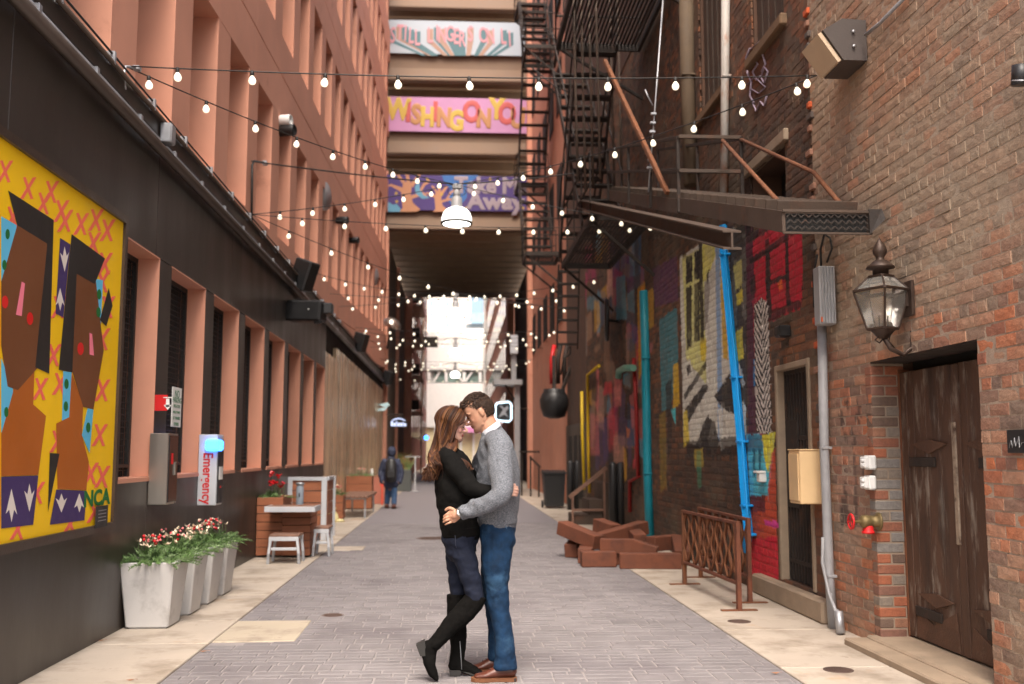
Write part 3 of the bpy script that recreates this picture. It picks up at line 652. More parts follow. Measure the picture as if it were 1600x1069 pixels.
def brick_wall(parent, y0, y1, z0, z1, holes, colf, grid, n_obj=0, proud=.004, dark=1.0):
    rs = np.random.default_rng(int(y0*100)); BL_ = .222; G = .012
    out = []; k = int(round(z0/CH))
    while k*CH < z1:
        za, zb = k*CH, k*CH+CH-G; hd = (k % 6 == 5); bl = .112 if hd else BL_
        y = y0-(.5*bl if k % 2 else 0)
        while y < y1:
            a, b = max(y, y0), min(y+bl-G, y1)
            segs = [(a, b)]
            for (hy0, hy1, hz0, hz1) in holes:
                if zb > hz0+.01 and za < hz1-.01:
                    ns = []
                    for (p, q) in segs:
                        if q <= hy0 or p >= hy1: ns.append((p, q)); continue
                        if p < hy0: ns.append((p, hy0))
                        if q > hy1: ns.append((hy1, q))
                    segs = ns
            for (p, q) in segs:
                if q-p > .03: out.append((p, q, za, zb))
            y += bl
        k += 1
    def emit(lst):
        V = []; Fc = []; YZ = []; RB = []; n = 0
        for (p, q, za, zb) in lst:
            nx, nz = grid((p+q)/2, (za+zb)/2); r1, r2 = rs.random(2)
            ex = -proud+rs.normal(0, .0016); tl = rs.normal(0, .002)
            gy = np.linspace(p, q, nx+1); gz = np.linspace(za, zb, nz+1)
            for j in range(nz+1):
                for i in range(nx+1):
                    ed = (i in (0, nx)) + (j in (0, nz))
                    V.append((RX+ex+tl*(i/nx-.5)+(.0018 if ed else 0)+rs.normal(0, .0006), gy[i]+rs.normal(0, .001), gz[j]+rs.normal(0, .001)))
            for j in range(nz):
                for i in range(nx):
                    o = n+j*(nx+1)+i; Fc.append((o, o+nx+1, o+nx+2, o+1))
            m = n+(nx+1)*(nz+1)
            for (yy, zz) in ((p, za), (q, za), (q, zb), (p, zb)): V.append((RX+.02, yy, zz))
            Fc.append(tuple(n+i for i in range(nx+1))+(m+1, m)); Fc.append(tuple(n+nz*(nx+1)+i for i in range(nx, -1, -1))+(m+3, m+2))
            Fc.append(tuple(n+j*(nx+1) for j in range(nz, -1, -1))+(m, m+3)); Fc.append(tuple(n+j*(nx+1)+nx for j in range(nz+1))+(m+2, m+1))
            RB += [(r1, r2)]*(m+4-n); n = m+4
        V = np.array(V); RB = np.array(RB)
        me = bpy.data.meshes.new('brick'); me.from_pydata(V.tolist(), [], Fc)
        c = colf(V[:, 1], V[:, 2], RB[:, 0], RB[:, 1])*dark
        at = me.color_attributes.new('Col', 'FLOAT_COLOR', 'POINT'); at.data.foreach_set('color', np.hstack([c, np.ones((len(c), 1))]).ravel().astype(np.float32))
        me.materials.append(m_brickc); me.update(); return me
    if n_obj:
        def size(t):
            p, q, za, zb = t; u, v = pix((RX, (p+q)/2, (za+zb)/2))
            return -(q-p)/((p+q)/2)**3 if (0 < u < 1600 and 0 < v < 1069) else 1
        out.sort(key=size)
        for t in out[:n_obj]:
            o = bpy.data.objects.new('brick', emit([t])); COL.objects.link(o); attach(o, parent)
        out = out[n_obj:]
    o = bpy.data.objects.new('brickwork', emit(out)); o['kind'] = 'stuff'; COL.objects.link(o); attach(o, parent)
    # recessed mortar behind
    ysn = sorted({y0, y1}|{h[i] for h in holes for i in (0, 1) if y0 < h[i] < y1}|set(np.arange(y0, y1, .06).tolist())); zsn = sorted({z0, z1}|{h[i] for h in holes for i in (2, 3) if z0 < h[i] < z1}|set(np.arange(z0, z1, .08).tolist()))
    ysn = np.array(ysn); zsn = np.array(zsn); A, B = np.meshgrid(ysn, zsn); V = np.stack([np.full(A.size, RX+.0004), A.ravel(), B.ravel()], 1)
    Fc = []; n = len(ysn)
    for j in range(len(zsn)-1):
        for i in range(n-1):
            cy, cz = (ysn[i]+ysn[i+1])/2, (zsn[j]+zsn[j+1])/2
            if any(h[0] < cy < h[1] and h[2] < cz < h[3] for h in holes): continue
            Fc.append((j*n+i, (j+1)*n+i, (j+1)*n+i+1, j*n+i+1))
    me = bpy.data.meshes.new('mortar'); me.from_pydata(V.tolist(), [], Fc)
    c = colf(V[:, 1], V[:, 2], np.full(len(V), .5), np.full(len(V), .5))*dark; c = c*.4+np.array(lin((186, 170, 150)))*.5*dark if y0 < 6 else c*.75+np.array(lin((150, 132, 112)))*.15*dark
    at = me.color_attributes.new('Col', 'FLOAT_COLOR', 'POINT'); at.data.foreach_set('color', np.hstack([c, np.ones((len(c), 1))]).ravel().astype(np.float32))
    me.materials.append(m_mortar); o = bpy.data.objects.new('mortar', me); COL.objects.link(o); attach(o, parent)
def core(parent, y0, y1, z0, z1, holes, d0=.03, d1=.5, m=None):
    """solid wall behind the brick face, cut around the openings"""
    ysn = sorted({y0, y1}|{h[i] for h in holes for i in (0, 1) if y0 < h[i] < y1}); zsn = sorted({z0, z1}|{h[i] for h in holes for i in (2, 3) if z0 < h[i] < z1})
    b = MB()
    for i in range(len(ysn)-1):
        for j in range(len(zsn)-1):
            if any(h[0] <= ysn[i] and ysn[i+1] <= h[1] and h[2] <= zsn[j] and zsn[j+1] <= h[3] for h in holes): continue
            b.box(RX+d0, RX+d1, ysn[i], ysn[i+1], zsn[j], zsn[j+1])
    b.build('wall', m or m_core, parent)
nb = thing('old_brick_building', 'weathered limewashed brick building with double wooden doors, nearest on the right', 'building', (RX, 6, 0))
brick_wall(nb, 4.2, BR_Y, 0, 6.4, [DOOR], col_near, lambda y, z: (5, 2), 300)
core(nb, 3.0, BR_Y, 0, 15, [DOOR])
# door jamb bricks (far reveal faces the camera)
for k in range(26):
    z = .06+k*CH
    if z+CH > 2.14: break
    cseg = [(RX-.004, RX+.1), (RX+.112, RX+.26)] if k % 2 else [(RX-.004, RX+.2), (RX+.212, RX+.26)]
    for (x0, x1) in cseg:
        b = MB().cbox(((x0+x1)/2, 7.55+.049, z+.034), ((x1-x0)/2, .055, .034), .005)
        me = b.mesh('brick', m_brickc); cc = random.choice([(156, 94, 68), (142, 92, 72), (126, 90, 76), (108, 88, 76), (130, 118, 106), (146, 104, 82)])
        if 8 <= k <= 16 and x1 > RX+.15 and random.random() < .6: cc = (130, 124, 118)
        at = me.color_attributes.new('Col', 'FLOAT_COLOR', 'POINT'); at.data.foreach_set('color', np.tile([*lin(cc), 1], len(me.vertices)).astype(np.float32))
        o = bpy.data.objects.new('brick', me); COL.objects.link(o); attach(o, nb)
MB().box(RX+.004, RX+.3, 5.93, 7.6, 2.148, 2.2).build('lintel', m_iron, nb)
MB().box(RX+.004, RX+.26, 7.549, 7.7, 0, 2.15).build('jamb_mortar', M('jamb_mortar', S(150, 132, 114), .95, var=.15), nb)
MB().cbox((RX+.14, 6.74, .03), (.22, .9, .045), .015).build('door_sill', m_curb, nb)
MB().cbox((RX-.13, 6.4, .025), (.12, 1.25, .03), .012).build('kerb_stone', m_curb, nb)
# wooden double door
dr = thing('wooden_door', 'worn brown double doors patched with rusty metal in the brick wall', 'door', (RX+.27, 6.75, .08))
m_door = M('worn_brown_paint', S(82, 58, 44), .7, var=.3, vs=5, bump=.5, bs=35, stretch=(1, 1, .25), wear=[(S(132, 120, 108), .54, .66, 9), (S(48, 36, 30), .52, .72, 3)])
m_doorm = M('rusty_door_plate', S(88, 62, 47), .75, var=.3, vs=8, bump=.4, wear=(S(120, 102, 86), .58, .75, 10))
XD = RX+.24
for li, (a, b) in enumerate(((5.99, 6.74), (6.765, 7.53))):
    leaf = MB().cbox((XD+.03, (a+b)/2, 1.08), (.025, (b-a)/2, 1.0), .004).build('door_leaf', m_door, dr)
    n = 4
    for k in range(n):
        ya = a+(b-a)*k/n; yb = a+(b-a)*(k+1)/n
        MB().cbox((XD, (ya+yb)/2, 1.08), (.012, (yb-ya)/2-.002, .995), .003).build('plank', m_door, leaf)
    MB().cbox((XD-.014, b-.05, 1.08), (.008, .05, .99), .003).build('stile', m_door, leaf)
    for z in (1.52, .42):
        c = (a+b)/2-.05
        MB().prism([(XD-.014, c-.27, z), (XD-.014, c, z-.07), (XD-.014, c+.27, z), (XD-.014, c, z+.035)], (-.012, 0, 0)).build('metal_hood', m_doorm, leaf)
        MB().cbox((XD-.02, c+(.12 if li else -.1), z-.13), (.008, .2, .035), .003).build('hinge_strap', m_iron, leaf)
    MB().prism([(XD-.014, a+.02, .09), (XD-.014, b-.1, .1), (XD-.014, b-.14, .3), (XD-.014, (a+b)/2, .22), (XD-.014, a+.05, .36)], (-.006, 0, 0)).build('metal_patch', m_doorm, leaf)
MB().cbox((XD-.02, 6.72, 1.25), (.012, .028, .42), .006).build('edge_strip', M('chipped_strip', S(150, 134, 116), .8, var=.3, vs=12, wear=(S(80, 60, 48), .5, .7, 9)), dr)
fr_ = MB(); fr_.box(XD-.03, XD+.06, 7.53, 7.549, .09, 2.1); fr_.box(XD-.03, XD+.06, 5.965, 5.985, .09, 2.1); fr_.build('frame', m_rust, dr)
MB().box(RX+.34, RX+.36, 5.9, 7.6, 0, 2.2).build('backing', m_dark, dr)
# second building with the murals
mb_ = thing('mural_building', 'dark brick building covered in colourful murals and pipes on the right', 'building', (RX, 16, 0))
HOL = [BARS, SHUT, WN2, DK]
def gridm(y, z):
    if z > 5.0 or y > 19: return (2, 1)
    return (10, 4) if y < 15 else (5, 2)
brick_wall(mb_, BR_Y+.012, 24.0, 0, 8.8, HOL, col_mural, gridm, 0, .003)
core(mb_, BR_Y, 28, 0, 17, HOL)
m_upper = M('upper_brick', S(88, 64, 50), .95, var=.25, vs=3, bump=.6, bs=9)
MB().box(RX-.01, RX+.028, BR_Y+.01, 28, 8.82, 17).build('upper_wall', m_upper, mb_); MB().box(RX-.008, RX+.028, 24.01, 28, 0, 8.81).build('end_wall', m_upper, mb_)
for (a, b, z0, z1), nm in ((SHUT, 'shuttered_window'), (WN2, 'window')):
    w_ = MB().box(RX+.1, RX+.14, a, b, z0, z1).build(nm, m_dark if nm == 'window' else m_iron, mb_)
    MB().cbox((RX+.03, (a+b)/2, z0-.06), (.1, (b-a)/2+.08, .06), .015).build('sill', M('sandstone', S(116, 92, 68), .85, var=.2, bump=.3) if 'sandstone' not in bpy.data.materials else bpy.data.materials['sandstone'], w_)
    for k in range(5): yy = a+(b-a)*(k+.5)/5; MB().box(RX+.06, RX+.095, yy-.08, yy+.08, z0+.01, z1-.01).build('slat', m_iron_lt, w_)
MB().box(RX+.35, RX+.38, DK[0], DK[1], DK[2], DK[3]).build('dark_opening', m_dark, mb_)
MB().cbox((RX+.0, (DK[0]+DK[1])/2, DK[3]+.06), (.05, .7, .06), .01).build('lintel', m_curb, mb_)
# broken brick ends at the seam between the two fronts
for k in range(40):
    if random.random() < .55:
        z = 1.2+k*.11; b = MB().cbox((RX-.012, BR_Y+random.uniform(-.03, .05), z), (.02, random.uniform(.03, .06), .03), .008)
        me = b.mesh('brick', m_brickc); cc = random.choice([(196, 92, 52), (90, 80, 74), (150, 110, 90)])
        at = me.color_attributes.new('Col', 'FLOAT_COLOR', 'POINT'); at.data.foreach_set('color', np.tile([*lin(cc), 1], len(me.vertices)).astype(np.float32))
        o = bpy.data.objects.new('brick', me); COL.objects.link(o); attach(o, mb_)
# scrawl sprayed on the upper brick
m_spray = M('lilac_spray', S(176, 160, 176), .8, var=.1, bump=0)
scr = thing('graffiti_tag', 'pale lilac spray scrawl on the brick above the iron stair', 'graffiti', oX(1180, 130, RX-.012))
for ln in ([(1172, 75), (1166, 90), (1168, 115), (1174, 128), (1172, 150), (1178, 160)], [(1172, 78), (1190, 62), (1190, 80), (1196, 100), (1190, 112)], [(1176, 88), (1184, 100), (1176, 112), (1182, 126), (1188, 118), (1194, 130), (1200, 112), (1194, 104), (1190, 118)], [(1176, 160), (1182, 174), (1188, 158), (1194, 166), (1198, 150)], [(1168, 132), (1180, 120), (1196, 136), (1186, 146), (1172, 138)]):
    MB().tube([oX(u, v, RX-.011) for u, v in ln], .013, 5, ell=.12).build('stroke', m_spray, scr)
# barred doorway
bd = thing('barred_door', 'dark doorway behind rusty vertical bars beside the beige box', 'door', (RX+.1, 9.34, .2))
a, b, z0, z1 = BARS
MB().box(RX+.3, RX+.33, a, b, 0, z1).build('door_leaf', m_iron, bd)
for k in range(11): yy = a+.07+(b-a-.14)*k/10; MB().cbox((RX+.07, yy, (z0+z1)/2), (.01, .012, (z1-z0)/2-.01), .002).build('bar', m_iron, bd)
for z in (.42, 1.08, 1.6, 2.24): MB().cbox((RX+.075, (a+b)/2, z), (.014, (b-a)/2-.01, .02), .003).build('crossbar', m_iron, bd)
f = MB(); f.cbox((RX+.04, a+.03, (z0+z1)/2), (.06, .028, (z1-z0)/2), .006); f.cbox((RX+.04, b-.03, (z0+z1)/2), (.06, .028, (z1-z0)/2), .006); f.cbox((RX+.04, (a+b)/2, z1-.03), (.06, (b-a)/2-.06, .028), .006); f.build('frame', m_curb, bd)
MB().cbox((RX+.06, 9.5, .1), (.16, 1.0, .1), .02).build('stone_step', m_curb, bd)
MB().cbox((RX+.065, b-.25, 1.35), (.012, .17, .42), .003).build('lock_plate', m_iron, bd)
# far right: terracotta garage wing with ladder
rg = thing('terracotta_wing', 'terracotta garage wing with dark openings behind the ladder on the right', 'building', (RX, 34, 0))
MB().box(RX+.02, RX+.4, 28, 40.4, 0, 24).build('wall', m_terra, rg)
for n in range(1, 6):
    for yy in np.arange(29.2, 40, 2.4): MB().prism([(RX-.01, yy, 3.3*n+2.1), (RX-.01, yy+1.3, 3.3*n+2.1), (RX-.01, yy+1.3, 3.3*n+3.6), (RX-.01, yy, 3.3*n+3.6)], (.025, 0, 0)).build('opening', m_dark, rg)
MB().box(3.08, 3.55, 40.45, 41.1, 0, 24).build('column', m_terra, rg)
MB().box(RX+.5, RX+.6, 41.1, 60, 0, 10.7).build('inner_wall', m_dark, rg); MB().box(3.3, 3.7, 59.6, 60.3, 0, 10.72).build('column', m_terra, rg)
MB().box(RX-.02, RX+.02, 24.1, 28.2, 0, 2.2).build('door_front', M('grey_shopfront', S(88, 80, 72), .7, var=.2), rg)
for yy in (24.6, 25.7, 26.8): MB().box(RX-.03, RX-.021, yy, yy+.7, .3, 1.9).build('pane', m_dark, rg)
# ================================================================ iron stairs
st = thing('counterbalance_stair', 'raised rusty iron stair with plated stringer jutting over the doorway', 'fire escape', (2.8, 10, 4))
SA = .285; XO, XI = 2.45, 3.1; YN, YF = 7.12, 15.4
def zs(y): return 3.2+SA*(y-YN)
for x, nm in ((XO, 'stringer'), (XI, 'stringer')):
    for (ya, yb) in ((YN, 10.5), (10.5, YF)):
        MB().prism([(x-.012, ya, zs(ya)-.12), (x-.012, yb, zs(yb)-.1), (x-.012, yb, zs(yb)+.06), (x-.012, ya, zs(ya)+.045)], (.024, 0, 0)).build(nm, m_iron_lt, st)
for k in range(30):
    yy = YN+.2+k*.275
    MB().bar((XO+.013, yy, zs(yy)), (XI-.013, yy, zs(yy)), .23, .02, ref=np.array([0, 1., SA])).build('tread', m_iron_lt, st)
ib = MB()
for y_a, y_b in ((7.75, 17.0),):
    for dz, wd in ((-.16, .075), (-.30, .075)): ib.prism([(2.24-wd, y_a, zs(y_a)+dz), (2.24+wd, y_a, zs(y_a)+dz), (2.24+wd, y_b, zs(y_b)+dz), (2.24-wd, y_b, zs(y_b)+dz)], (0, 0, .016))
    ib.prism([(2.232, y_a, zs(y_a)-.284), (2.232, y_b, zs(y_b)-.284), (2.232, y_b, zs(y_b)-.16), (2.232, y_a, zs(y_a)-.16)], (.016, 0, 0))
ib.build('i_beam', m_iron_lt, st)
en = MB()
for k in range(22):
    for j in range(3):
        x = XO+.02+k*.028; z = zs(YN)-.105+j*.046; dd = .014 if k % 2 else -.014
        en.bar((x, YN-.006, z+.023+dd), (x+.028, YN-.006, z+.023-dd), .007, .01, b=.001)
en.build('end_mesh', m_iron, st)
f = MB(); f.box(XO-.012, XI+.014, YN-.02, YN-.001, zs(YN)-.13, zs(YN)-.115); f.box(XO-.012, XI+.014, YN-.02, YN-.001, zs(YN)+.035, zs(YN)+.055); f.build('end_frame', m_iron_lt, st)
MB().box(XO+.02, XI-.02, YN+.01, YN+.02, zs(YN)-.11, zs(YN)+.03).build('end_back', m_dark, st)
MB().prism([(XI-.01, YN-.03, zs(YN)-.13), (XI+.1, YN-.06, zs(YN)-.02), (XI+.085, YN-.04, zs(YN)+.06), (XI-.01, YN-.03, zs(YN)+.06)], (0, .03, 0)).build('end_plate', m_iron, st)
# railing
RH = .72
for x, yl in ((XO-.02, (10.4, 11.9, 13.4, 15.2)), (XI, (10.3, 12.2, 14.6))):
    for yy in yl: MB().bar((x, yy, zs(yy)-.1), (x, yy, zs(yy)+RH), .035, .035).build('post', m_iron, st)
    for h in (RH, RH*.5): MB().bar((x, yl[0]-.03, zs(yl[0])+h), (x, yl[-1]+.03, zs(yl[-1])+h), .03, .04).build('rail', m_iron, st)
for h in (RH+.02, RH*.5): MB().bar((XO-.02, 10.35, zs(10.35)+h), (XI, 10.3, zs(10.3)+h), .03, .04).build('rail', m_iron_lt, st)
for x in (XO, XI): MB().tube([(x, 10.3, zs(10.3)+RH), (x, 8.2, zs(8.2)+.35), (x, 7.5, zs(7.5)+.02)] if x == XI else [(x+.42, 10.2, zs(10.2)+RH-.02), (x+.2, 7.6, zs(7.6)+.02)], .02, 8).build('handrail', m_rust, st)
MB().bar(oY(945, 95, 13.0), oY(1043, 302, 11.0), .05, .05).build('strut', m_rust, st)
MB().tube([oY(1036, 0, 11.6), oY(1024, 160, 11.6), oY(1013, 300, 11.6)], .01, 6).build('cable', m_galv, st)
cl_ = MB()
for v in (178, 192, 206, 250, 262): p = oY(1021-(v-178)*.07, v, 11.58); cl_.cbox(p, (.035, .02, .014), .004)
cl_.tube([oY(1020, 165, 11.58), oY(1012, 150, 11.58), oY(1008, 140, 11.58)], .008, 5); cl_.build('cable_clamp', m_galv, st)
# ---- fire escape tower with landings (near)
fe1 = thing('fire_escape', 'tall dark iron fire escape with slatted landings above the painted wall', 'fire escape', (2.8, 17, 5))
def landing(par, x0, x1, y0, y1, z, m=m_iron, rail=True, rails=('o', 'n', 'f')):
    f = MB(); f.box(x0, x0+.05, y0, y1, z-.12, z); f.box(x1-.05, x1, y0, y1, z-.12, z); f.box(x0+.05, x1-.05, y0, y0+.05, z-.12, z); f.box(x0+.05, x1-.05, y1-.05, y1, z-.12, z)
    f.build('landing_frame', m, par)
    g = MB(); x = x0+.075
    while x < x1-.06: g.box(x-.016, x+.016, y0+.05, y1-.05, z-.03, z-.002); x += .062
    g.build('grating', m, par)
    for (q, r) in (((x0, y0), (x1, y0)), ((x0, y1), (x1, y1))): MB().bar((RX, q[1]+(.1 if q[1] == y0 else -.1), z-1.0), (x0+.05, q[1]+(.1 if q[1] == y0 else -.1), z-.13), .05, .05).build('bracket', m, par)
    if rail:
        ed = []
        if 'o' in rails: ed.append(((x0, y0), (x0, y1)))
        if 'n' in rails: ed.append(((x0, y0), (x1, y0)))
        if 'f' in rails: ed.append(((x0, y1), (x1, y1)))
        for (p, q) in ed:
            for h in (.5, 1.0): MB().bar((*p, z+h), (*q, z+h), .03, .03).build('rail', m, par)
            n = max(1, int(math.dist(p, q)/1.0))
            for k in range(n+1): t = k/n; MB().bar((p[0]+(q[0]-p[0])*t, p[1]+(q[1]-p[1])*t, z), (p[0]+(q[0]-p[0])*t, p[1]+(q[1]-p[1])*t, z+1.0), .025, .025).build('baluster', m, par)
def flight(par, x0, x1, ya, za, yb, zb, n, m=m_iron, rail=True):
    for x in (x0, x1):
        MB().bar((x, ya, za), (x, yb, zb), .16, .03, ref=np.array([1., 0, 0])).build('stringer', m, par)
        if rail:
            MB().bar((x, ya, za+.9), (x, yb, zb+.9), .03, .03).build('handrail', m, par)
            for t in (.02, .33, .66, .98): p = np.array([x, ya+(yb-ya)*t, za+(zb-za)*t]); MB().bar(p, p+np.array([0, 0, .9]), .025, .025).build('baluster', m, par)
    for k in range(n):
        t = (k+.5)/n; MB().box(x0+.015, x1-.015, ya+(yb-ya)*t-.11, ya+(yb-ya)*t+.11, za+(zb-za)*t-.02, za+(zb-za)*t+.015).build('tread', m, par)
landing(fe1, 2.2, 3.22, 15.6, 19.9, 5.3, rails=('o', 'f'))
flight(fe1, 2.12, 2.8, 19.6, 5.3, 16.4, 8.5, 11)
landing(fe1, 1.75, 3.22, 12.8, 16.5, 8.5, rails=('o', 'f'))
flight(fe1, 2.2, 2.9, 16.6, 5.32, 21.5, 10.0, 12)
for u, yy, v1 in ((903, 15.2, 285), (915, 15.6, 300), (927, 16.2, 292), (938, 15, 280), (960, 17, 292), (972, 18, 300)):
    MB().tube([oY(u, v1, yy), oY(u-3, v1-120, yy), oY(u-8, -40, yy)], .022, 6).build('hanging_rod', m_iron_lt, fe1)
for (a, b) in (((830, 105), (905, 150)), ((905, 150), (940, 240)), ((862, 60), (912, 62)), ((862, 70), (915, 58))):
    MB().tube([oY(*a, 18), oY((a[0]+b[0])/2, (a[1]+b[1])/2+8, 18), oY(*b, 18)], .012, 5).build('loose_wire', m_cable, fe1)
fe2 = thing('far_fire_escape', 'narrow zigzag iron fire escape on the terracotta wing, beside the banners', 'fire escape', (2.8, 31, 8))
for (z, y0, y1) in ((7.4, 29.0, 30.6), (10.6, 33, 34.4), (13.8, 29.0, 30.6), (17.0, 33, 34.4)): landing(fe2, 2.15, 3.22, y0, y1, z)
for (ya, za, yb, zb) in ((30.6, 7.4, 33, 10.6), (33, 10.6, 30.6, 13.8), (30.6, 13.8, 33, 17.0)): flight(fe2, 2.2, 2.68 if 0 else 3.1, ya, za, yb, zb, 9)
lad = thing('drop_ladder', 'black iron drop ladder hanging under the slatted landing', 'ladder', (2.4, 21, 3.6))
for x in (2.22, 2.66): MB().bar((x, 21, 3.65), (x, 20.6, 5.4), .05, .03).build('rail', m_iron, lad)
for k in range(7): z = 3.75+k*.25; MB().box(2.23, 2.65, 21-.4*(z-3.65)/1.75-.06, 21-.4*(z-3.65)/1.75+.06, z-.02, z+.02).build('rung', m_iron, lad)
MB().tube([(2.5, 20.98, 3.7), (2.5, 20.98, 3.55), (2.36, 20.98, 3.42), (2.3, 20.98, 3.1)], .02, 6).build('hook_rod', m_iron, lad)
# ================================================================ pipes on the right wall
def pipe(name, lab, cat, px, X, r, m, flat=False, n=10, cl=True, group=None):
    pts = [oX(u, v, X) for u, v in px]; t = thing(name, lab, cat, (pts[-1][0], pts[-1][1], max(0, pts[-1][2])), group)
    if flat:
        b = MB()
        for k in range(5):                      # fluted rectangular downspout
            off = np.array([-.01 if k % 2 else 0, (k-2)*r*.42, 0]); b.tube([p+off for p in pts], r*.3, 6)
        b.tube(pts, r*.9, 4, smooth=False); b.build('spout', m, t)
    else: MB().tube(pts, r, n).build('pipe', m, t)
    if cl:
        for k in range(1, len(pts)-1):
            if abs(pts[k][0]-X) < .2: MB().cbox(pts[k]+np.array([.01, 0, 0]), (r*1.05, r*1.12, .012), .004).build('strap', m, t)
    return t
pipe('downspout', 'bright sky blue fluted downspout slanting down the mural wall', 'downspout', [(1130, 352), (1131, 398), (1149, 590), (1158, 690), (1165, 790), (1170, 835), (1164, 860)], RX-.07, .055, m_bluepipe, True)
pipe('upper_downspout', 'white and rusty downspout above the iron stair', 'downspout', [(1134, -40), (1133, 120), (1131, 320)], RX-.06, .05, M('rusty_white_pipe', S(186, 180, 172), .6, var=.15, wear=(S(160, 96, 50), .5, .62, 3), stretch=(1, 1, .4)))
pipe('teal_pipe', 'teal painted drain pipe running down to the pavement', 'pipe', [(1006, 455), (1009, 560), (1012, 740), (1016, 840)], RX-.06, .075, m_tealpipe)
pipe('red_pipe', 'thin dark red pipe with a jog near its foot', 'pipe', [(990, 560), (994, 640), (997, 745), (984, 752), (984, 800)], RX-.05, .035, m_redpipe)
pipe('yellow_pipe', 'thin yellow pipe bent at the top on the graffiti wall', 'pipe', [(936, 572), (918, 586), (919, 700), (921, 770)], RX-.06, .035, m_yellpipe)
pipe('short_yellow_pipe', 'pair-set short yellow pipe left of the bent one', 'pipe', [(909, 612), (910, 680), (913, 765)], RX-.05, .04, m_yellpipe)
pipe('mint_pipe', 'short mint green pipe elbow on the graffiti wall', 'pipe', [(990, 575), (976, 575), (967, 580), (966, 590)], RX-.09, .06, M('mint_paint', S(110, 160, 140), .5))
pipe('grey_riser', 'wide old iron riser pipe beside the upper shuttered window', 'pipe', [(1072, -30), (1074, 120), (1080, 290)], RX-.09, .1, M('old_riser', S(96, 80, 62), .8, var=.2))
pipe('grey_conduit', 'tall grey conduit running down from the transformer box', 'conduit', [(1284, 505), (1288, 700), (1296, 900), (1302, 985)], RX-.07, .04, m_greypipe)
pipe('flex_conduit', 'thin bent conduit at the foot of the grey pipe', 'conduit', [(1286, 840), (1285, 880), (1296, 930), (1306, 955), (1314, 990)], RX-.12, .014, m_greypipe)
MB().tube([oX(1310, 955, RX-.12), oX(1314, 990, RX-.12)], .035, 10).build('conduit_fitting', m_galv, None, label='grey conduit fitting rising from the pavement by the brick pier', cat='conduit')
# ================================================================ left side fittings
# painted panel (plain stand-in of the same size and colours)
PXF = LX+.075
pan = thing('wall_mural', 'large yellow painted panel of angular brown and black blocks on the black wall', 'mural', (PXF, 6, .9))
MB().box(LX+.002, PXF-.004, 4.0, 8.06, .92, 3.3).build('board', M('yellow_panel_paint', S(244, 196, 12), .55, var=.04, bump=.04), pan)
fr = MB(); fr.box(LX+.002, PXF+.02, 4.0, 8.12, 3.3, 3.36); fr.box(LX+.002, PXF+.02, 8.06, 8.12, .86, 3.299); fr.box(LX+.002, PXF+.02, 4.0, 8.06, .86, .92); fr.build('frame', M('bronze_frame', S(74, 62, 54), .35, metal=.4), pan)
PC = {'k': M('mural_black', S(38, 33, 30), .6, var=.08, bump=.03), 'b': M('mural_brown', S(112, 66, 34), .6, var=.06, bump=.03), 'o': M('mural_ochre', S(172, 92, 22), .6, var=.05, bump=.03), 'c': M('mural_blue', S(94, 188, 226), .6, var=.03), 'p': M('mural_violet', S(62, 44, 96), .6, var=.04), 'x': M('mural_coral', S(238, 106, 88), .6, var=.05), 'w': M('mural_white', S(222, 214, 204), .6, var=.03), 'g': M('mural_green', S(18, 104, 46), .6, var=0), 'r': M('mural_red', S(214, 30, 28), .6, var=0), 'i': M('mural_pink', S(244, 130, 150), .6, var=0)}
_lay = [0]
def paint(c, px):
    _lay[0] += 1
    MB().prism([oX(u, v, PXF-.0035+.00004*_lay[0]) for u, v in px], (-.0004, 0, 0)).build('painted_shape', PC[c], pan)
def cross(u, v, s=1., ck='x'):
    for (dx, dy, w_) in ((.35, 1, .12), (-.6, 1, .16)):
        q = np.array([dx, dy])*17*s; n = np.array([1, -.1])*2.2*s*(w_/.12)
        paint(ck, [tuple(np.array([u, v])+a) for a in (-q-n, -q+n, q+n, q-n)])
for u, v in ((8, 268), (44, 294), (68, 318), (96, 330), (80, 300), (127, 350), (150, 344), (168, 360), (146, 380), (164, 412), (160, 440), (92, 480), (160, 530), (160, 610), (63, 608), (94, 600), (156, 680), (90, 690), (58, 770), (142, 740), (160, 745), (148, 800), (110, 818), (28, 826), (20, 340), (168, 480), (84, 555), (102, 345)):
    cross(u, v)
paint('c', [(2, 338), (26, 352), (20, 420), (2, 446)]); paint('c', [(2, 560), (20, 606), (22, 656), (2, 676)]); paint('c', [(150, 436), (161, 438), (157, 520), (150, 470)]); paint('c', [(99, 580), (112, 582), (108, 652), (97, 658)]); paint('c', [(137, 638), (146, 640), (140, 708), (128, 680)])
paint('o', [(2, 678), (24, 600), (54, 576), (52, 632), (72, 650), (60, 742), (2, 744)]); paint('o', [(112, 582), (130, 634), (128, 680), (139, 722), (135, 766), (90, 764), (88, 662), (108, 652)])
paint('b', [(2, 440), (27, 352), (74, 380), (58, 576), (28, 610), (12, 604), (2, 540)]); paint('b', [(120, 426), (150, 440), (162, 548), (146, 640), (130, 636), (113, 580)])
paint('k', [(13, 298), (84, 344), (77, 584), (55, 574), (74, 381), (27, 352)]); paint('k', [(112, 366), (164, 404), (148, 444), (120, 428), (113, 582), (92, 578)])
paint('k', [(170, 450), (176, 478), (166, 510), (156, 500)]); paint('k', [(78, 708), (93, 709), (75, 800)])
paint('p', [(94, 372), (110, 382), (99, 496), (87, 490)]); paint('p', [(2, 745), (60, 743), (52, 820), (2, 826)]); paint('p', [(88, 765), (135, 767), (132, 813), (78, 820)])
def spike(u, v, w_, h, up):
    s = 1 if up else -1; paint('w', [(u, v+h*s), (u-w_, v-h*.5*s), (u-w_*.4, v-h*.25*s), (u, v-h*s), (u+w_*.45, v-h*.25*s), (u+w_, v-h*.55*s)])
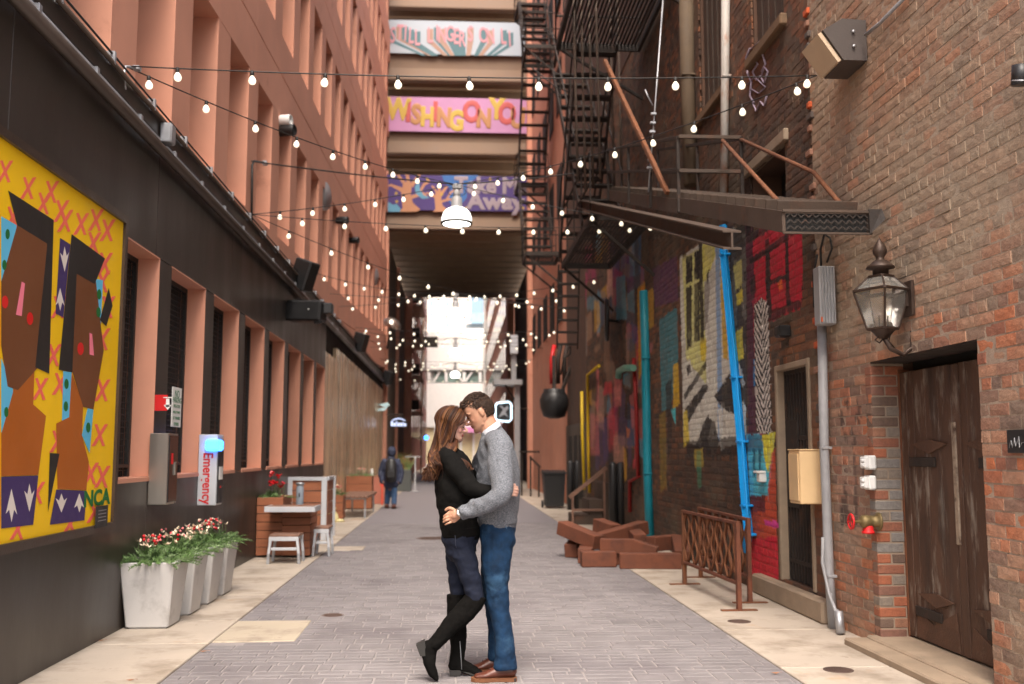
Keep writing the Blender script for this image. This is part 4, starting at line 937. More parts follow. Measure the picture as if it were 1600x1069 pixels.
spike(101, 405, 7, 20, True); spike(94, 468, 7, 18, False); spike(18, 790, 9, 26, False); spike(46, 778, 8, 22, True); spike(96, 786, 9, 15, True); spike(124, 786, 8, 15, False)
def dot(c, u, v, a, b): paint(c, [(u+a*math.cos(t), v+b*math.sin(t)) for t in np.linspace(0, 2*math.pi, 17)[:-1]])
for u, v in ((12, 366), (7, 414), (10, 644), (104, 600), (103, 635), (138, 668), (155, 460), (154, 488)): dot('g', u, v, 3.4, 8)
for u, v, c in ((8, 472, 'r'), (47, 498, 'r'), (126, 545, 'r')): dot(c, u, v, 5, 10)
paint('i', [(34, 440), (39, 443), (34, 494), (25, 492)]); paint('i', [(140, 520), (144, 522), (147, 556), (140, 554)])
text('NCA', .16, oX(152, 779, PXF+.001), (0, 1, 0), (0, 0, 1), PC['g'], pan, ext=.0006, bold=.006, sx=1.6)
lbp = thing('label_plate', 'small dark caption plate at the lower corner of the yellow panel', 'sign', oX(157, 800, LX+.1))
q0, q1 = oX(149, 792, LX+.1), oX(168, 822, LX+.1)
MB().cbox(((LX+.1), (q0[1]+q1[1])/2, (q0[2]+q1[2])/2), (.006, .12, abs(q0[2]-q1[2])/2), .002).build('plate', m_blackp, lbp)
for k in range(4): MB().box(LX+.1062, LX+.107, q0[1]+.05, q1[1]-.06, q0[2]-.03-.025*k, q0[2]-.036-.025*k).build('text_line', m_galv, lbp)
# projecting extinguisher sign
sg = thing('extinguisher_sign', 'small red projecting sign with a white arrow above the steel cabinet', 'sign', (-2.67, 9.33, 1.86))
zc, zt = oY(260, 642, 9.33)[2], oY(260, 617, 9.33)[2]
MB().cbox((-2.672, 9.34, (zc+zt)/2), (.058, .008, (zt-zc)/2), .002).build('plate', m_redpt, sg)
for pl in ([(255, 620.5), (269, 620.5), (269, 622), (255, 622)], [(259.5, 623), (264.5, 623), (265, 636), (259, 636)], [(256, 633), (268, 633), (262, 640.5)]): MB().prism([oY(u, v, 9.329) for u, v in pl], (0, .002, 0)).build('pictogram', m_white, sg)
np_ = thing('parking_sign', 'white sign with green lettering on the dark window screen', 'sign', (LX+.03, 9.85, 1.7))
p0, p1 = oX(269.5, 604, LX+.03), oX(281.5, 668, LX+.03)
MB().cbox((LX+.03, (p0[1]+p1[1])/2, (p0[2]+p1[2])/2), (.004, (p1[1]-p0[1])/2, (p0[2]-p1[2])/2), .003).build('plate', m_white, np_)
for k, (tx, sz) in enumerate((('NO', .085), ('PARKING', .06), ('VIOLATORS', .034), ('WILL BE TOWED', .026), ('AT OWNERS', .034), ('EXPENSE', .034))):
    text(tx, sz*1.25, (LX+.0345, (p0[1]+p1[1])/2, p0[2]-.07-.058*k), (0, 1, 0), (0, 0, 1), m_greenpt, np_, ext=.0006, bold=.001)
cb = thing('steel_cabinet', 'brushed steel wall cabinet with dark glazed side below the red sign', 'cabinet', (-2.65, 9.4, .97))
z0, z1 = oY(255, 789, 9.23)[2], oY(255, 677, 9.23)[2]
MB().cbox((-2.645, 9.39, (z0+z1)/2), (.083, .16, (z1-z0)/2), .004).build('case', m_steel, cb)
MB().cbox((-2.559, 9.39, (z0+z1)/2), (.006, .14, (z1-z0)/2-.02), .002).build('door', m_glass, cb)
MB().cbox((-2.547, 9.43, (z0+z1)/2), (.006, .02, .06), .002).build('handle', m_steel, cb)
MB().cbox((-2.55, 9.34, (z0+z1)/2+.09), (.004, .02, .05), .002).build('hose_valve', m_redpt, cb)
em = thing('emergency_phone', 'silver emergency call box with glowing blue beacon on the black wall', 'call box', (-2.62, 11.1, .9))
z0, z1 = oY(334, 790, 11.0)[2], oY(334, 679, 11.0)[2]
MB().cbox((-2.63, 11.14, (z0+z1)/2), (.1, .14, (z1-z0)/2), .006).build('case', m_alum, em)
MB().cbox((-2.526, 11.15, (z0+z1)/2-.02), (.005, .12, (z1-z0)/2-.04), .002).build('face_plate', m_blackp, em)
bz = oY(345, 696, 11.0)[2]
MB().cbox((-2.575, 11.05, bz), (.075, .12, .06), .02).build('beacon', m_blue_l, em)
MB().cbox((-2.519, 11.15, bz-.3), (.003, .08, .07), .001).build('notice', m_white, em)
MB().cbox((-2.518, 11.15, bz-.45), (.003, .012, .012), .001).build('call_button', m_redpt, em)
text('Emergency', .145, (-2.63, 10.998, (z0+z1)/2-.09), (0, 0, -1), (1, 0, 0), m_redpt, em, ext=.001, bold=.003, sx=.86)
# ---------------------------------------------------------------- tapered planters with fir and flowers
def sprig(b, p, d, L, m, rs, nd=26, nl=.035, w_=.004):
    p = np.array(p, float); d = np.array(d, float); d /= np.linalg.norm(d); a, c = _frame(d)
    pts = [p+d*L*t+np.array([0, 0, -.35*L*t*t]) for t in np.linspace(0, 1, 5)]
    b.tube(pts, [.003, .003, .0025, .002, .001], 3, m)
    for k in range(nd):
        t = (k+.5)/nd; i = min(3, int(t*4)); q = pts[i]+(pts[i+1]-pts[i])*(t*4-i); th = rs.uniform(0, 6.28)
        sd = (a*math.cos(th)+c*math.sin(th))*.8+d*.6; sd /= np.linalg.norm(sd); e = q+sd*nl*(1.15-.5*t)*rs.uniform(.8, 1.2); wv = np.cross(sd, d); wv = wv/(np.linalg.norm(wv)+1e-9)*w_
        b.add([q-wv, q+wv, e+wv*.3, e-wv*.3], [(0, 1, 2, 3)], m)
def leafy(root, cx, cy, hx, hy, z, seed, n=70, L=(.14, .26), flowers=True, up=.6):
    rs = random.Random(seed); b = MB()
    for k in range(n):
        th = rs.uniform(0, 6.28); r = math.sqrt(rs.random()); x = cx+hx*r*math.cos(th)*.95; y = cy+hy*r*math.sin(th)*.95
        d = (math.cos(th)*r*1.1+rs.uniform(-.3, .3), math.sin(th)*r*1.1+rs.uniform(-.3, .3), up*(1.25-r)+rs.uniform(.05, .35))
        sprig(b, (x, y, z-.02), d, rs.uniform(*L), 0 if rs.random() < .7 else 1, rs)
    b.build('foliage', [m_leaf, m_leaf2], root)
    if flowers:
        f = MB()
        for k in range(17):
            x = cx+rs.uniform(-.55, .55)*hx; y = cy+rs.uniform(-.55, .55)*hy; zz = z+rs.uniform(.1, .2); m = 0
            f.tube([(x, y, z), (x+rs.uniform(-.02, .02), y, zz)], .002, 3, 3)
            for j in range(5):
                d = np.array([rs.uniform(-1, 1), rs.uniform(-1, 1), rs.uniform(.1, 1)]); d /= np.linalg.norm(d); a, c = _frame(d); q = np.array([x, y, zz]); Lp = rs.uniform(.03, .055)
                f.add([q, q+d*Lp*.5+a*.011, q+d*Lp, q+d*Lp*.5-a*.011], [(0, 1, 2, 3)], m)
        ux, uy = cx+rs.uniform(-.1, .3)*hx, cy-.3*hy
        for k in range(11 if seed % 3 == 1 else 3):
            f.lathe((ux+rs.uniform(-.07, .07), uy+rs.uniform(-.07, .07), z+rs.uniform(.12, .22)), [(.001, -.014), (.011, -.009), (.014, 0), (.011, .009), (.001, .014)], 7, 1)
        for k in range(6):
            f.lathe((ux+rs.uniform(-.12, .12), uy+rs.uniform(-.12, .12), z+rs.uniform(.14, .22)), [(.001, -.012), (.014, 0), (.001, .012)], 6, 2)
        f.build('flowers', [m_creamfl, m_redfl, m_pink, m_leaf], root)
PLAB = ['white tapered concrete planter with fir and red berries, nearest the camera', 'white tapered planter with fir and cream flowers, second from the camera', 'white tapered planter with fir and flowers, third from the camera', 'white tapered planter with fir, farthest of the four under the call box']
pl_me = None
for i, (fy, fx) in enumerate(((8.63, -2.335), (9.3, -2.327), (9.94, -2.316), (10.54, -2.31))):
    cx = fx-.185; cy = fy+.19; t = thing('planter', PLAB[i], 'planter', (cx, cy, .004), 'tapered concrete planters')
    if pl_me is None:
        b = MB(); h0, h1, d0, d1, H = .175, .225, .18, .25, .545
        def ring(hx, hy, z, c): return [(-hx+c, -hy, z), (hx-c, -hy, z), (hx, -hy+c, z), (hx, hy-c, z), (hx-c, hy, z), (-hx+c, hy, z), (-hx, hy-c, z), (-hx, -hy+c, z)]
        rings = [ring(h0-.02, d0-.02, 0, .01), ring(h0-.02, d0-.02, .012, .01), ring(h0, d0, .015, .012), ring(h1, d1, H-.004, .012), ring(h1-.004, d1-.004, H, .012), ring(h1-.03, d1-.03, H, .012), ring(h1-.03, d1-.03, H-.06, .012)]
        vs = [p for r in rings for p in r]; fs = [tuple(range(7, -1, -1))]+[(k*8+j, k*8+(j+1) % 8, (k+1)*8+(j+1) % 8, (k+1)*8+j) for k in range(6) for j in range(8)]
        b.add(vs, fs); fs2 = [tuple(48+j for j in range(8))]; pl_me = b.mesh('pot', m_planter)
    o = bpy.data.objects.new('pot', pl_me); COL.objects.link(o); o.parent = t
    s_ = MB().box(cx-.19, cx+.19, cy-.21, cy+.21, .49, .5).build('soil', m_soil, t)
    leafy(t, cx, cy, .235, .26, .55, 40+i, n=150 if i < 2 else 120, L=(.13, .24), up=.75)
# ---------------------------------------------------------------- wooden seating group
def slatbox(name, lab, cat, x0, x1, y0, y1, h, n, m=m_wood, group=None):
    t = thing(name, lab, cat, ((x0+x1)/2, (y0+y1)/2, .004), group); ph = (h-.03)/n
    MB().box(x0+.02, x1-.02, y0+.02, y1-.02, .02, h-.03).build('liner', m_dark, t)
    for k in range(n):
        za, zb = .03+k*ph+.004, .03+(k+1)*ph-.004; zc, hz = (za+zb)/2, (zb-za)/2
        MB().cbox(((x0+x1)/2, y0+.01, zc), ((x1-x0)/2, .01, hz), .003).build('plank', m, t); MB().cbox((x1-.01, (y0+y1)/2+.01, zc), (.01, (y1-y0)/2-.012, hz), .003).build('plank', m, t)
        MB().cbox(((x0+x1)/2, y1-.01, zc), ((x1-x0)/2-.022, .01, hz), .003).build('plank', m, t)
    return t
pb = slatbox('wooden_planter', 'slatted wooden planter box with red flowers beside the table', 'planter', -2.72, -2.36, 14.3, 15.1, .835, 7, group=None)
leafy(pb, -2.55, 14.65, .16, .3, .82, 71, n=40, L=(.12, .22), flowers=False)
fb = MB(); rs = random.Random(5)
for k in range(7):
    x, y, z = -2.5+rs.uniform(-.12, .1), 14.5+rs.uniform(-.15, .15), .95+rs.uniform(0, .2); fb.tube([(x, y, .82), (x, y, z)], .004, 4, 1)
    for j in range(9):
        d = np.array([rs.uniform(-1, 1), rs.uniform(-1, 1), rs.uniform(-.2, 1)]); d /= np.linalg.norm(d); a, c = _frame(d); q = np.array([x, y, z]); fb.add([q, q+d*.04+a*.03, q+d*.08, q+d*.04-a*.03], [(0, 1, 2, 3)], 0)
fb.build('flowers', [m_redfl, m_leaf], pb)
tb_ = slatbox('wall_table', 'small wooden table top edged in white metal over a slatted base', 'table', -2.355, -1.97, 14.25, 15.0, .66, 6)
for k in range(4): MB().cbox((-2.18, 13.84+.14*k, .715), (.325, .066, .014), .003).build('plank', m_woodtop, tb_)
f = MB(); f.cbox((-2.18, 13.755, .695), (.335, .012, .036), .003); f.cbox((-1.85, 14.05, .695), (.012, .28, .036), .003); f.cbox((-2.51, 14.05, .695), (.012, .28, .036), .003); f.build('edge_frame', m_alum, tb_)
MB().box(-2.3, -2.05, 14.0, 14.25, .66, .698).build('support', m_alum, tb_)
def stool(lab, x0, x1, y0, y1, h):
    t = thing('stool', lab, 'stool', ((x0+x1)/2, (y0+y1)/2, .004), 'wood and metal stools')
    for k in range(3): yy = y0+(y1-y0)*(k+.5)/3; MB().cbox(((x0+x1)/2, yy, h), ((x1-x0)/2, (y1-y0)/6-.004, .012), .003).build('seat_slat', m_woodtop, t)
    f = MB()
    for yy in (y0+.012, y1-.012): f.cbox(((x0+x1)/2, yy, h-.04), ((x1-x0)/2, .011, .026), .003)
    f.build('seat_frame', m_alum, t)
    for x in (x0+.02, x1-.02):
        for yy in (y0+.02, y1-.02): 
            MB().bar((x+(-.02 if x < (x0+x1)/2 else .02), yy, .14), (x, yy, h-.066), .035, .035).build('leg', m_alum, t)
            MB().bar((x+(-.028 if x < (x0+x1)/2 else .028), yy, .004), (x+(-.02 if x < (x0+x1)/2 else .02), yy, .14), .036, .036).build('foot', m_galv, t)
    MB().cbox(((x0+x1)/2, y0+.02, .2), ((x1-x0)/2-.03, .01, .018), .003).build('stretcher', m_alum, t)
stool('low stool with white metal legs in front of the slatted table', -2.39, -2.0, 13.43, 13.85, .37)
stool('low stool tucked at the alley side of the slatted table', -1.93, -1.72, 14.35, 14.8, .4)
ks = thing('screen_frame', 'white framed slatted wooden screen standing behind the table', 'screen', (-2.45, 17.1, .004))
x0, x1, y0, h = -2.70, -2.13, 17.0, 1.05
for k in range(5): MB().cbox(((x0+x1)/2, y0+.03, .12+.2*k), ((x1-x0)/2-.04, .012, .092), .003).build('plank', m_wood, ks); MB().cbox((x1+.04, y0+.45, .12+.2*k), (.012, .38, .092), .003).build('plank', m_wood, ks)
for (x, yy) in ((x0, y0), (x1, y0), (x1+.04, y0+.9)): MB().cbox((x, yy+.02, h/2), (.045, .03, h/2), .004).build('post', m_alum, ks)
MB().cbox(((x0+x1)/2, y0+.02, h-.03), ((x1-x0)/2-.046, .03, .03), .004).build('top_rail', m_alum, ks); MB().cbox((x1+.04, y0+.46, h-.03), (.03, .4, .03), .004).build('top_rail', m_alum, ks)
ash = thing('ash_post', 'slim grey cylindrical ashtray post in front of the wooden screen', 'ashtray', (-2.5, 16.6, 0))
MB().lathe((-2.47, 16.6, .004), [(.06, 0), (.06, .9), (.05, .92)], 14).build('column', M('ash_grey', S(140, 150, 162), .5), ash); MB().lathe((-2.47, 16.6, .925), [(.05, 0), (.075, .02), (.07, .04), (.02, .05)], 14).build('cap', m_galv, ash)
MB().box(-2.48, -2.46, 16.535, 16.541, .74, .8).build('slot', m_dark, ash)
bn = thing('bench', 'slatted brown bench on thin metal legs along the left wall', 'bench', (-2.2, 23.6, .004))
for k in range(7): MB().cbox((-2.5+.1*k, 23.9, .47), (.04, 1.35, .03), .01).build('slat', m_woodtop, bn)
for yy in (22.7, 25.1):
    for x in (-2.45, -1.93): MB().cbox((x, yy, .22), (.02, .02, .216), .004).build('leg', m_galv, bn)
    MB().cbox((-2.19, yy, .425), (.28, .02, .012), .003).build('crossbar', m_galv, bn)
p2_ = slatbox('wooden_planter', 'tall slatted wooden planter with red flowers behind the bench', 'planter', -2.7, -2.05, 26.0, 26.6, .86, 4); leafy(p2_, -2.35, 26.3, .26, .22, .85, 81, n=50, L=(.15, .28), flowers=True)
p3_ = slatbox('wooden_planter', 'low slatted wooden planter tucked under the near end of the bench', 'planter', -2.68, -2.35, 22.0, 22.5, .55, 3); leafy(p3_, -2.5, 22.25, .13, .2, .55, 82, n=24, L=(.12, .24), flowers=True)
bag = thing('paper_bag', 'crumpled cream bag slumped on the pavement by the bench', 'bag', (-2.55, 21.6, 0))
b = MB(); rs = random.Random(3)
b.lathe((-2.5, 21.5, .004), [(.1, 0), (.13, .05), (.1, .16), (.05, .24), (.07, .3)], 9); b.lathe((-2.35, 21.5, .004), [(.09, 0), (.1, .03), (.03, .06)], 8); b.build('sack', M('cream_paper', S(226, 214, 160), .8, var=.2, vs=20, bump=.6, bs=20), bag)
rp = thing('notice_board', 'white edged brick red board standing beside the walking person', 'board', (-2.2, 28.5, 0))
MB().cbox((-2.25, 28.6, .5), (.035, .035, .5), .004).build('post', m_white, rp); MB().cbox((-2.0, 28.6, .42), (.2, .02, .4), .004).build('board', M('brick_red_board', S(176, 110, 92), .8, var=.1), rp)
for x, lab in ((-2.32, 'orange red stake left of the white post'), (-1.93, 'orange red stake right of the white post')):
    sk_ = thing('red_stake', lab, 'stake', (x, 28.2, 0)); MB().cbox((x, 28.2, .35), (.02, .02, .346), .004).build('stake', M('safety_red', S(214, 74, 58), .6), sk_); MB().cbox((x, 28.2, .62), (.06, .012, .09), .004).build('flag', bpy.data.materials['safety_red'], sk_)
dp = thing('dark_planter', 'dark grey square planter with dry grass at the far left', 'planter', (-1.8, 38.2, 0))
MB().cbox((-1.8, 38.3, .4), (.27, .27, .4), .02).build('pot', M('slate_pot', S(84, 88, 86), .7), dp)
g = MB(); rs = random.Random(9)
for k in range(160):
    x, y = -1.8+rs.uniform(-.2, .2), 38.3+rs.uniform(-.2, .2); d = np.array([rs.uniform(-.35, .35), rs.uniform(-.3, .3), rs.uniform(.3, .75)]); g.add([(x-.012, y, .79), (x+.012, y, .79), (x+d[0], y+d[1], .8+d[2])], [(0, 1, 2)], k % 2)
g.build('grass', [M('dry_grass', S(150, 120, 70), .7, var=.3), m_leaf], dp)
sp_ = thing('sign_stand', 'slim metal stand with a round foot at the far left', 'stand', (-1.3, 38, 0))
MB().lathe((-1.36, 37.6, .002), [(.2, 0), (.2, .03), (.03, .05), (.025, 1.3)], 12).build('pole', m_greypipe, sp_); MB().cbox((-1.45, 37.6, 1.3), (.3, .02, .02), .004).build('arm', m_greypipe, sp_)
hs = thing('hanging_sign', 'dark arched hanging sign with pale blue letters above the walker', 'sign', (-2.35, 37.5, 2.3))
q = lambda u, v: oY(u, v, 37.5)
MB().prism([q(609, 668), (q(637, 668)), q(637, 660), q(632, 653), q(623, 650), q(614, 653), q(609, 660)], (0, .08, 0)).build('board', m_blackp, hs)
MB().bar(q(604, 648), q(630, 648), .05, .05).build('bracket', m_iron, hs)
m_sgn = M('pale_blue_sign_glow', S(170, 184, 226), .5, var=0, bump=0, emis=(.6, .7, 1), es=.35)  # emission added to the letter colour, so they glow faintly by themselves
for k, (u0, u1, va, vb) in enumerate(((611, 614, 658, 666), (615, 618, 661, 666), (619, 620.5, 658, 666), (621.5, 624.5, 661, 666), (625.5, 628.5, 661, 666), (629.5, 630.8, 660, 666), (631.5, 634.5, 662, 666))): MB().prism([oY(u, v, 37.49) for u, v in ((u0, vb), (u1, vb), (u1, va), (u0, va))], (0, .008, 0)).build('letter', m_sgn, hs)
MB().tube([oY(u, v, 37.48) for u, v in ((613, 657), (618, 655), (623, 654), (628, 655), (633, 657.5))], .02, 5).build('arch_line', m_sgn, hs)
# ---------------------------------------------------------------- loudspeakers, spot lights, boxes on the left wall
def speaker(lab, u, v, Y, s, tilt, yaw):
    p = oY(u, v, Y); t = thing('loudspeaker', lab, 'loudspeaker', p, 'loudspeakers on the left wall')
    R = (Matrix.Rotation(yaw, 3, 'Z') @ Matrix.Rotation(tilt, 3, 'Y')); A = np.array(R.transposed())
    MB().cbox(p, (.17*s, .14*s, .26*s), .02*s, A).build('case', m_blackp, t)
    nrm = A[0]; MB().cbox(p+nrm*.172*s, (.006, .12*s, .24*s), .004, A).build('grille', m_mesh, t)
    MB().bar((LX, p[1]+.05, p[2]), p-nrm*.15*s, .05, .05).build('bracket', m_blackp, t)
    MB().tube([(LX+.03, p[1], p[2]-.3), (LX+.06, p[1], p[2]-.1), p-nrm*.1*s+np.array([0, 0, .05])], .012, 5).build('cable', m_galv, t)
speaker('black loudspeaker tilted on the ledge, nearest of those on the left', 475, 430, 17.0, 1.0, .35, -.5)
speaker('black loudspeaker on the ledge halfway along the brass wall', 563, 535, 27.6, 1.0, .3, -.5)
speaker('small black loudspeaker at the far end of the brass wall', 606, 590, 38.5, 1.0, .3, -.5)
pj = thing('projector_housing', 'long black weatherproof projector housing under the nearest loudspeaker', 'projector', oY(478, 485, 16.4))
a_, b_ = oY(451, 486, 16.5), oY(506, 487, 16.3)
MB().bar(a_, b_, .30, .34, ref=np.array([0, 0, 1.]), b=.03).build('case', m_blackp, pj); MB().cbox(oY(513, 483, 16.2), (.08, .1, .09), .02).build('lens_hood', m_blackp, pj)
MB().cbox(oY(497, 502, 16.3), (.06, .06, .05), .02).build('foot', m_blackp, pj); MB().bar((LX, 16.5, a_[2]), a_, .1, .1).build('bracket', m_blackp, pj); MB().lathe(oY(482, 483, 16.13), [(.012, -.01), (.012, .01)], 8, axis=(0, -1, 0)).build('indicator', m_white, pj)
def spot(lab, u, v, Y, m, L=.3, r=.09):
    p = oY(u, v, Y); t = thing('spot_light', lab, 'spot light', p, 'cylinder spot lights'); q = np.array([LX, Y, p[2]])
    MB().lathe(p-np.array([L*.5, 0, 0]), [(r*.5, 0), (r, .02), (r, L-.02), (r*.9, L), (r*.8, L-.02)], 14, axis=(1, -.25, 0)).build('barrel', m, t); MB().bar(q, p-np.array([L*.4, 0, 0]), .04, .04).build('arm', m_iron, t)
spot('white cylinder spot light between the terracotta fins', 442, 190, 15.4, m_white); spot('black cylinder spot light below the white one', 448, 205, 15.4, m_blackp)
spot('black spot light high on the farther fins, upper one', 535, 345, 23.5, m_blackp); spot('black spot light high on the farther fins, lower one', 553, 376, 27.0, m_blackp)
for lab, u, v, Y in (('round grey floodlight disc on the terracotta fins', 506, 306, 21.0), ('round grey floodlight disc near the bridge', 585, 432, 35.0)):
    p = oY(u, v, Y); t = thing('disc_light', lab, 'flood light', p); MB().lathe(p, [(.05, -.1), (.3, -.06), (.32, 0), (.3, .05), (.02, .06)], 18, axis=(1, -.3, 0)).build('housing', m_galv, t); MB().bar((LX, Y, p[2]), p, .05, .05).build('arm', m_iron, t)
mir = thing('mirror_dish', 'big shiny domed dish under the bridge at left', 'lamp', oY(612, 508, 40)); MB().lathe(oY(612, 508, 40), [(.02, .3), (.2, .26), (.36, .12), (.4, 0), (.36, -.05)], 18, axis=(.4, -.3, 1)).build('dish', m_steel, mir); MB().bar(oY(605, 545, 40.5), oY(612, 508, 40), .08, .08).build('arm', m_iron, mir)  # convex mirror dish in plain steel; it gives off no light
jb = thing('junction_box', 'small galvanised junction box on the ledge pipe', 'junction box', oX(262, 210, LX+.1)); p = oX(262, 210, LX+.12); MB().cbox(p, (.05, .07, .09), .008).build('box', m_galv, jb); MB().cbox(p+np.array([.052, 0, 0]), (.004, .06, .08), .003).build('cover', m_galv, jb)
cy = thing('neon_sign', 'small cyan wing shaped sign on the far end of the brass wall', 'sign', oY(597, 637, 37)); 
for pl in ([(581, 640), (600, 637), (607, 634), (601, 642), (584, 643)], [(590, 632), (606, 629), (609, 634), (600, 636)]): MB().prism([oY(u, v, 37) for u, v in pl], (0, .06, 0)).build('wing', M('pale_cyan', S(190, 222, 228), .5) if 'pale_cyan' not in bpy.data.materials else bpy.data.materials['pale_cyan'], cy)
# ---------------------------------------------------------------- right wall fittings
ln_ = thing('gas_lantern', 'old bronze gas lantern on a curled bracket above the wooden doors', 'lantern', (2.96, 6.85, 2.2))
LC = oY(1379, 500, 6.85); lx, ly = LC[0], LC[1]; zb_, zt_ = oY(1379, 514, 6.85)[2], oY(1379, 454, 6.85)[2]
m_brz = M('dark_bronze', S(66, 52, 44), .5, metal=.5, var=.2, vs=12, bump=.1); m_lglass = M('lantern_glass', (.75, .72, .66), .12, var=0, bump=0, rvar=0, trans=.85)
rot = math.radians(28); Rm = np.array([[math.cos(rot), math.sin(rot)], [-math.sin(rot), math.cos(rot)]])
def sq(h, z): return [np.array([lx, ly, 0])+np.array([*(np.array(c)*h)@Rm, z]) for c in ((-1, -1), (1, -1), (1, 1), (-1, 1))]
B_, T_, R_2 = sq(.075, zb_), sq(.135, zt_), sq(.06, zt_+.1)
for i in range(4):
    j = (i+1) % 4
    MB().bar(B_[i], T_[i], .014, .014).build('corner_bar', m_brz, ln_); MB().bar(T_[i], R_2[i], .012, .012).build('roof_bar', m_brz, ln_)
    for (P, Q) in ((B_[i], B_[j]), (T_[i], T_[j]), (R_2[i], R_2[j])): MB().bar(P, Q, .018, .018).build('rim_bar', m_brz, ln_)
    ins = .97; c1 = np.array([lx, ly, 0]); 
    def ii(p): q = p.copy(); q[:2] = c1[:2]+(q[:2]-c1[:2])*ins; return q
    MB().prism([ii(B_[i]), ii(B_[j]), ii(T_[j]), ii(T_[i])], (0, 0, .0005)).build('pane', m_lglass, ln_) if False else MB().add([ii(B_[i]), ii(B_[j]), ii(T_[j]), ii(T_[i])], [(0, 1, 2, 3)]).build('pane', m_lglass, ln_)
    MB().add([ii(T_[i]), ii(T_[j]), ii(R_2[j]), ii(R_2[i])], [(0, 1, 2, 3)]).build('roof_pane', m_lglass, ln_)
MB().lathe((lx, ly, zt_+.1), [(.055, 0), (.055, .05), (.1, .06), (.095, .075), (.05, .11), (.03, .125), (.03, .14), (.048, .17), (.05, .19), (.035, .23), (.015, .26), (.004, .28)], 16).build('finial', m_brz, ln_)
MB().lathe((lx, ly, zb_-.03), [(.03, -.04), (.05, -.02), (.085, .02), (.085, .03)], 12).build('cup', m_brz, ln_)
MB().tube([(lx, ly, zb_), (lx, ly, zb_+.1)], .008, 6).build('burner', m_brz, ln_); MB().lathe((lx+.03, ly, zb_), [(.03, 0), (.03, .02), (.01, .05)], 8).build('mantle', m_creamfl, ln_)
WB = oX(1444, 458, RX-.03)
MB().tube([(lx, ly, zb_-.05), (lx+.05, ly, zb_-.14), (lx+.14, ly, zb_-.185), (lx+.21, ly, zb_-.13), (lx+.22, ly, WB[2]-.1), (lx+.24, ly, WB[2]-.03), (RX-.02, ly, WB[2])], .018, 10).build('bracket_arm', m_brz, ln_)
MB().cbox((RX-.02, ly, WB[2]), (.012, .11, .125), .004).build('wall_plate', m_brz, ln_); MB().cbox((RX-.035, ly, WB[2]), (.02, .06, .06), .006).build('boss', m_brz, ln_)
MB().tube([(lx-.03, ly, zb_-.05), (lx-.06, ly, zb_-.08), (lx-.03, ly, zb_-.1), (lx, ly, zb_-.07)], .006, 6).build('scroll', m_brz, ln_)
MB().tube([(lx+.05, ly, zb_-.04), (lx+.04, ly, zb_-.09), (lx+.09, ly, zb_-.15)], .005, 6).build('scroll', m_brz, ln_)
wp = thing('wall_pack_light', 'bronze wall pack floodlight with frosted lens high on the brick', 'flood light', oX(1330, 80, RX)); c = oX(1340, 78, RX)
yc, zc = c[1], c[2]; hw = .2
sec = [(RX-.01, zc+.16), (RX-.2, zc+.17), (RX-.36, zc+.07), (RX-.2, zc-.17), (RX-.01, zc-.17)]
MB().prism([(x, yc-hw, z) for x, z in sec], (0, 2*hw, 0)).build('housing', M('bronze_housing', S(74, 66, 62), .5, var=.1), wp)
MB().prism([(RX-.365, yc-hw*.9, zc+.06), (RX-.365, yc+hw*.9, zc+.06), (RX-.21, yc+hw*.9, zc-.165), (RX-.21, yc-hw*.9, zc-.165)], (-.03, 0, -.015)).build('lens', M('frosted_lens', S(200, 178, 150), .3, var=.1, bump=.1), wp)
for k in (-.06, .06): MB().lathe((RX-.12, yc-hw-.008, zc+k), [(.012, 0), (.012, .012)], 8, axis=(0, -1, 0)).build('screw', m_galv, wp)
MB().tube([oX(1352, 55, RX-.05), oX(1375, 36, RX-.03), oX(1420, -10, RX-.03)], .014, 6).build('feed_conduit', m_greypipe, wp)
tr = thing('transformer_box', 'tall ribbed grey metal box with looping cable on the brick corner', 'electrical box', oX(1286, 510, RX-.1))
a_, b_ = oX(1287, 418, RX-.1), oX(1291, 508, RX-.1); yq = a_[1]
MB().cbox((RX-.1, yq-.0, (a_[2]+b_[2])/2), (.07, .07, (a_[2]-b_[2])/2), .008).build('case', m_greypipe, tr)
for k in range(5): MB().cbox((RX-.15+.025*k, yq-.078, (a_[2]+b_[2])/2), (.005, .012, (a_[2]-b_[2])/2-.01), .002).build('rib', m_galv, tr)
MB().tube([oX(1283, 418, RX-.1), oX(1282, 390, RX-.1), oX(1288, 366, RX-.1), oX(1297, 372, RX-.08), oX(1300, 388, RX-.06), oX(1292, 410, RX-.08)], .01, 6).build('cable', m_cable, tr)
MB().tube([oX(1277, 398, RX-.1), oX(1271, 430, RX-.1), oX(1272, 480, RX-.06)], .01, 6).build('cable', m_cable, tr); MB().box(RX-.165, RX-.15, yq-.085, yq-.05, b_[2]+.02, b_[2]+.06).build('label', M('orange_label', S(200, 90, 40), .6), tr)
bb = thing('beige_box', 'beige painted metal box fixed beside the barred doorway', 'electrical box', (3.12, 8.73, 1.0)); z0, z1 = oY(1270, 788, 8.6)[2], oY(1270, 704, 8.6)[2]
MB().cbox((3.14, 8.73, (z0+z1)/2), (.11, .14, (z1-z0)/2), .008).build('case', m_beigebox, bb); MB().cbox((3.14, 8.73, z1+.006), (.116, .146, .006), .003).build('lid', m_beigebox, bb); MB().cbox((3.024, 8.73, (z0+z1)/2), (.005, .12, (z1-z0)/2-.03), .003).build('door', m_beigebox, bb)
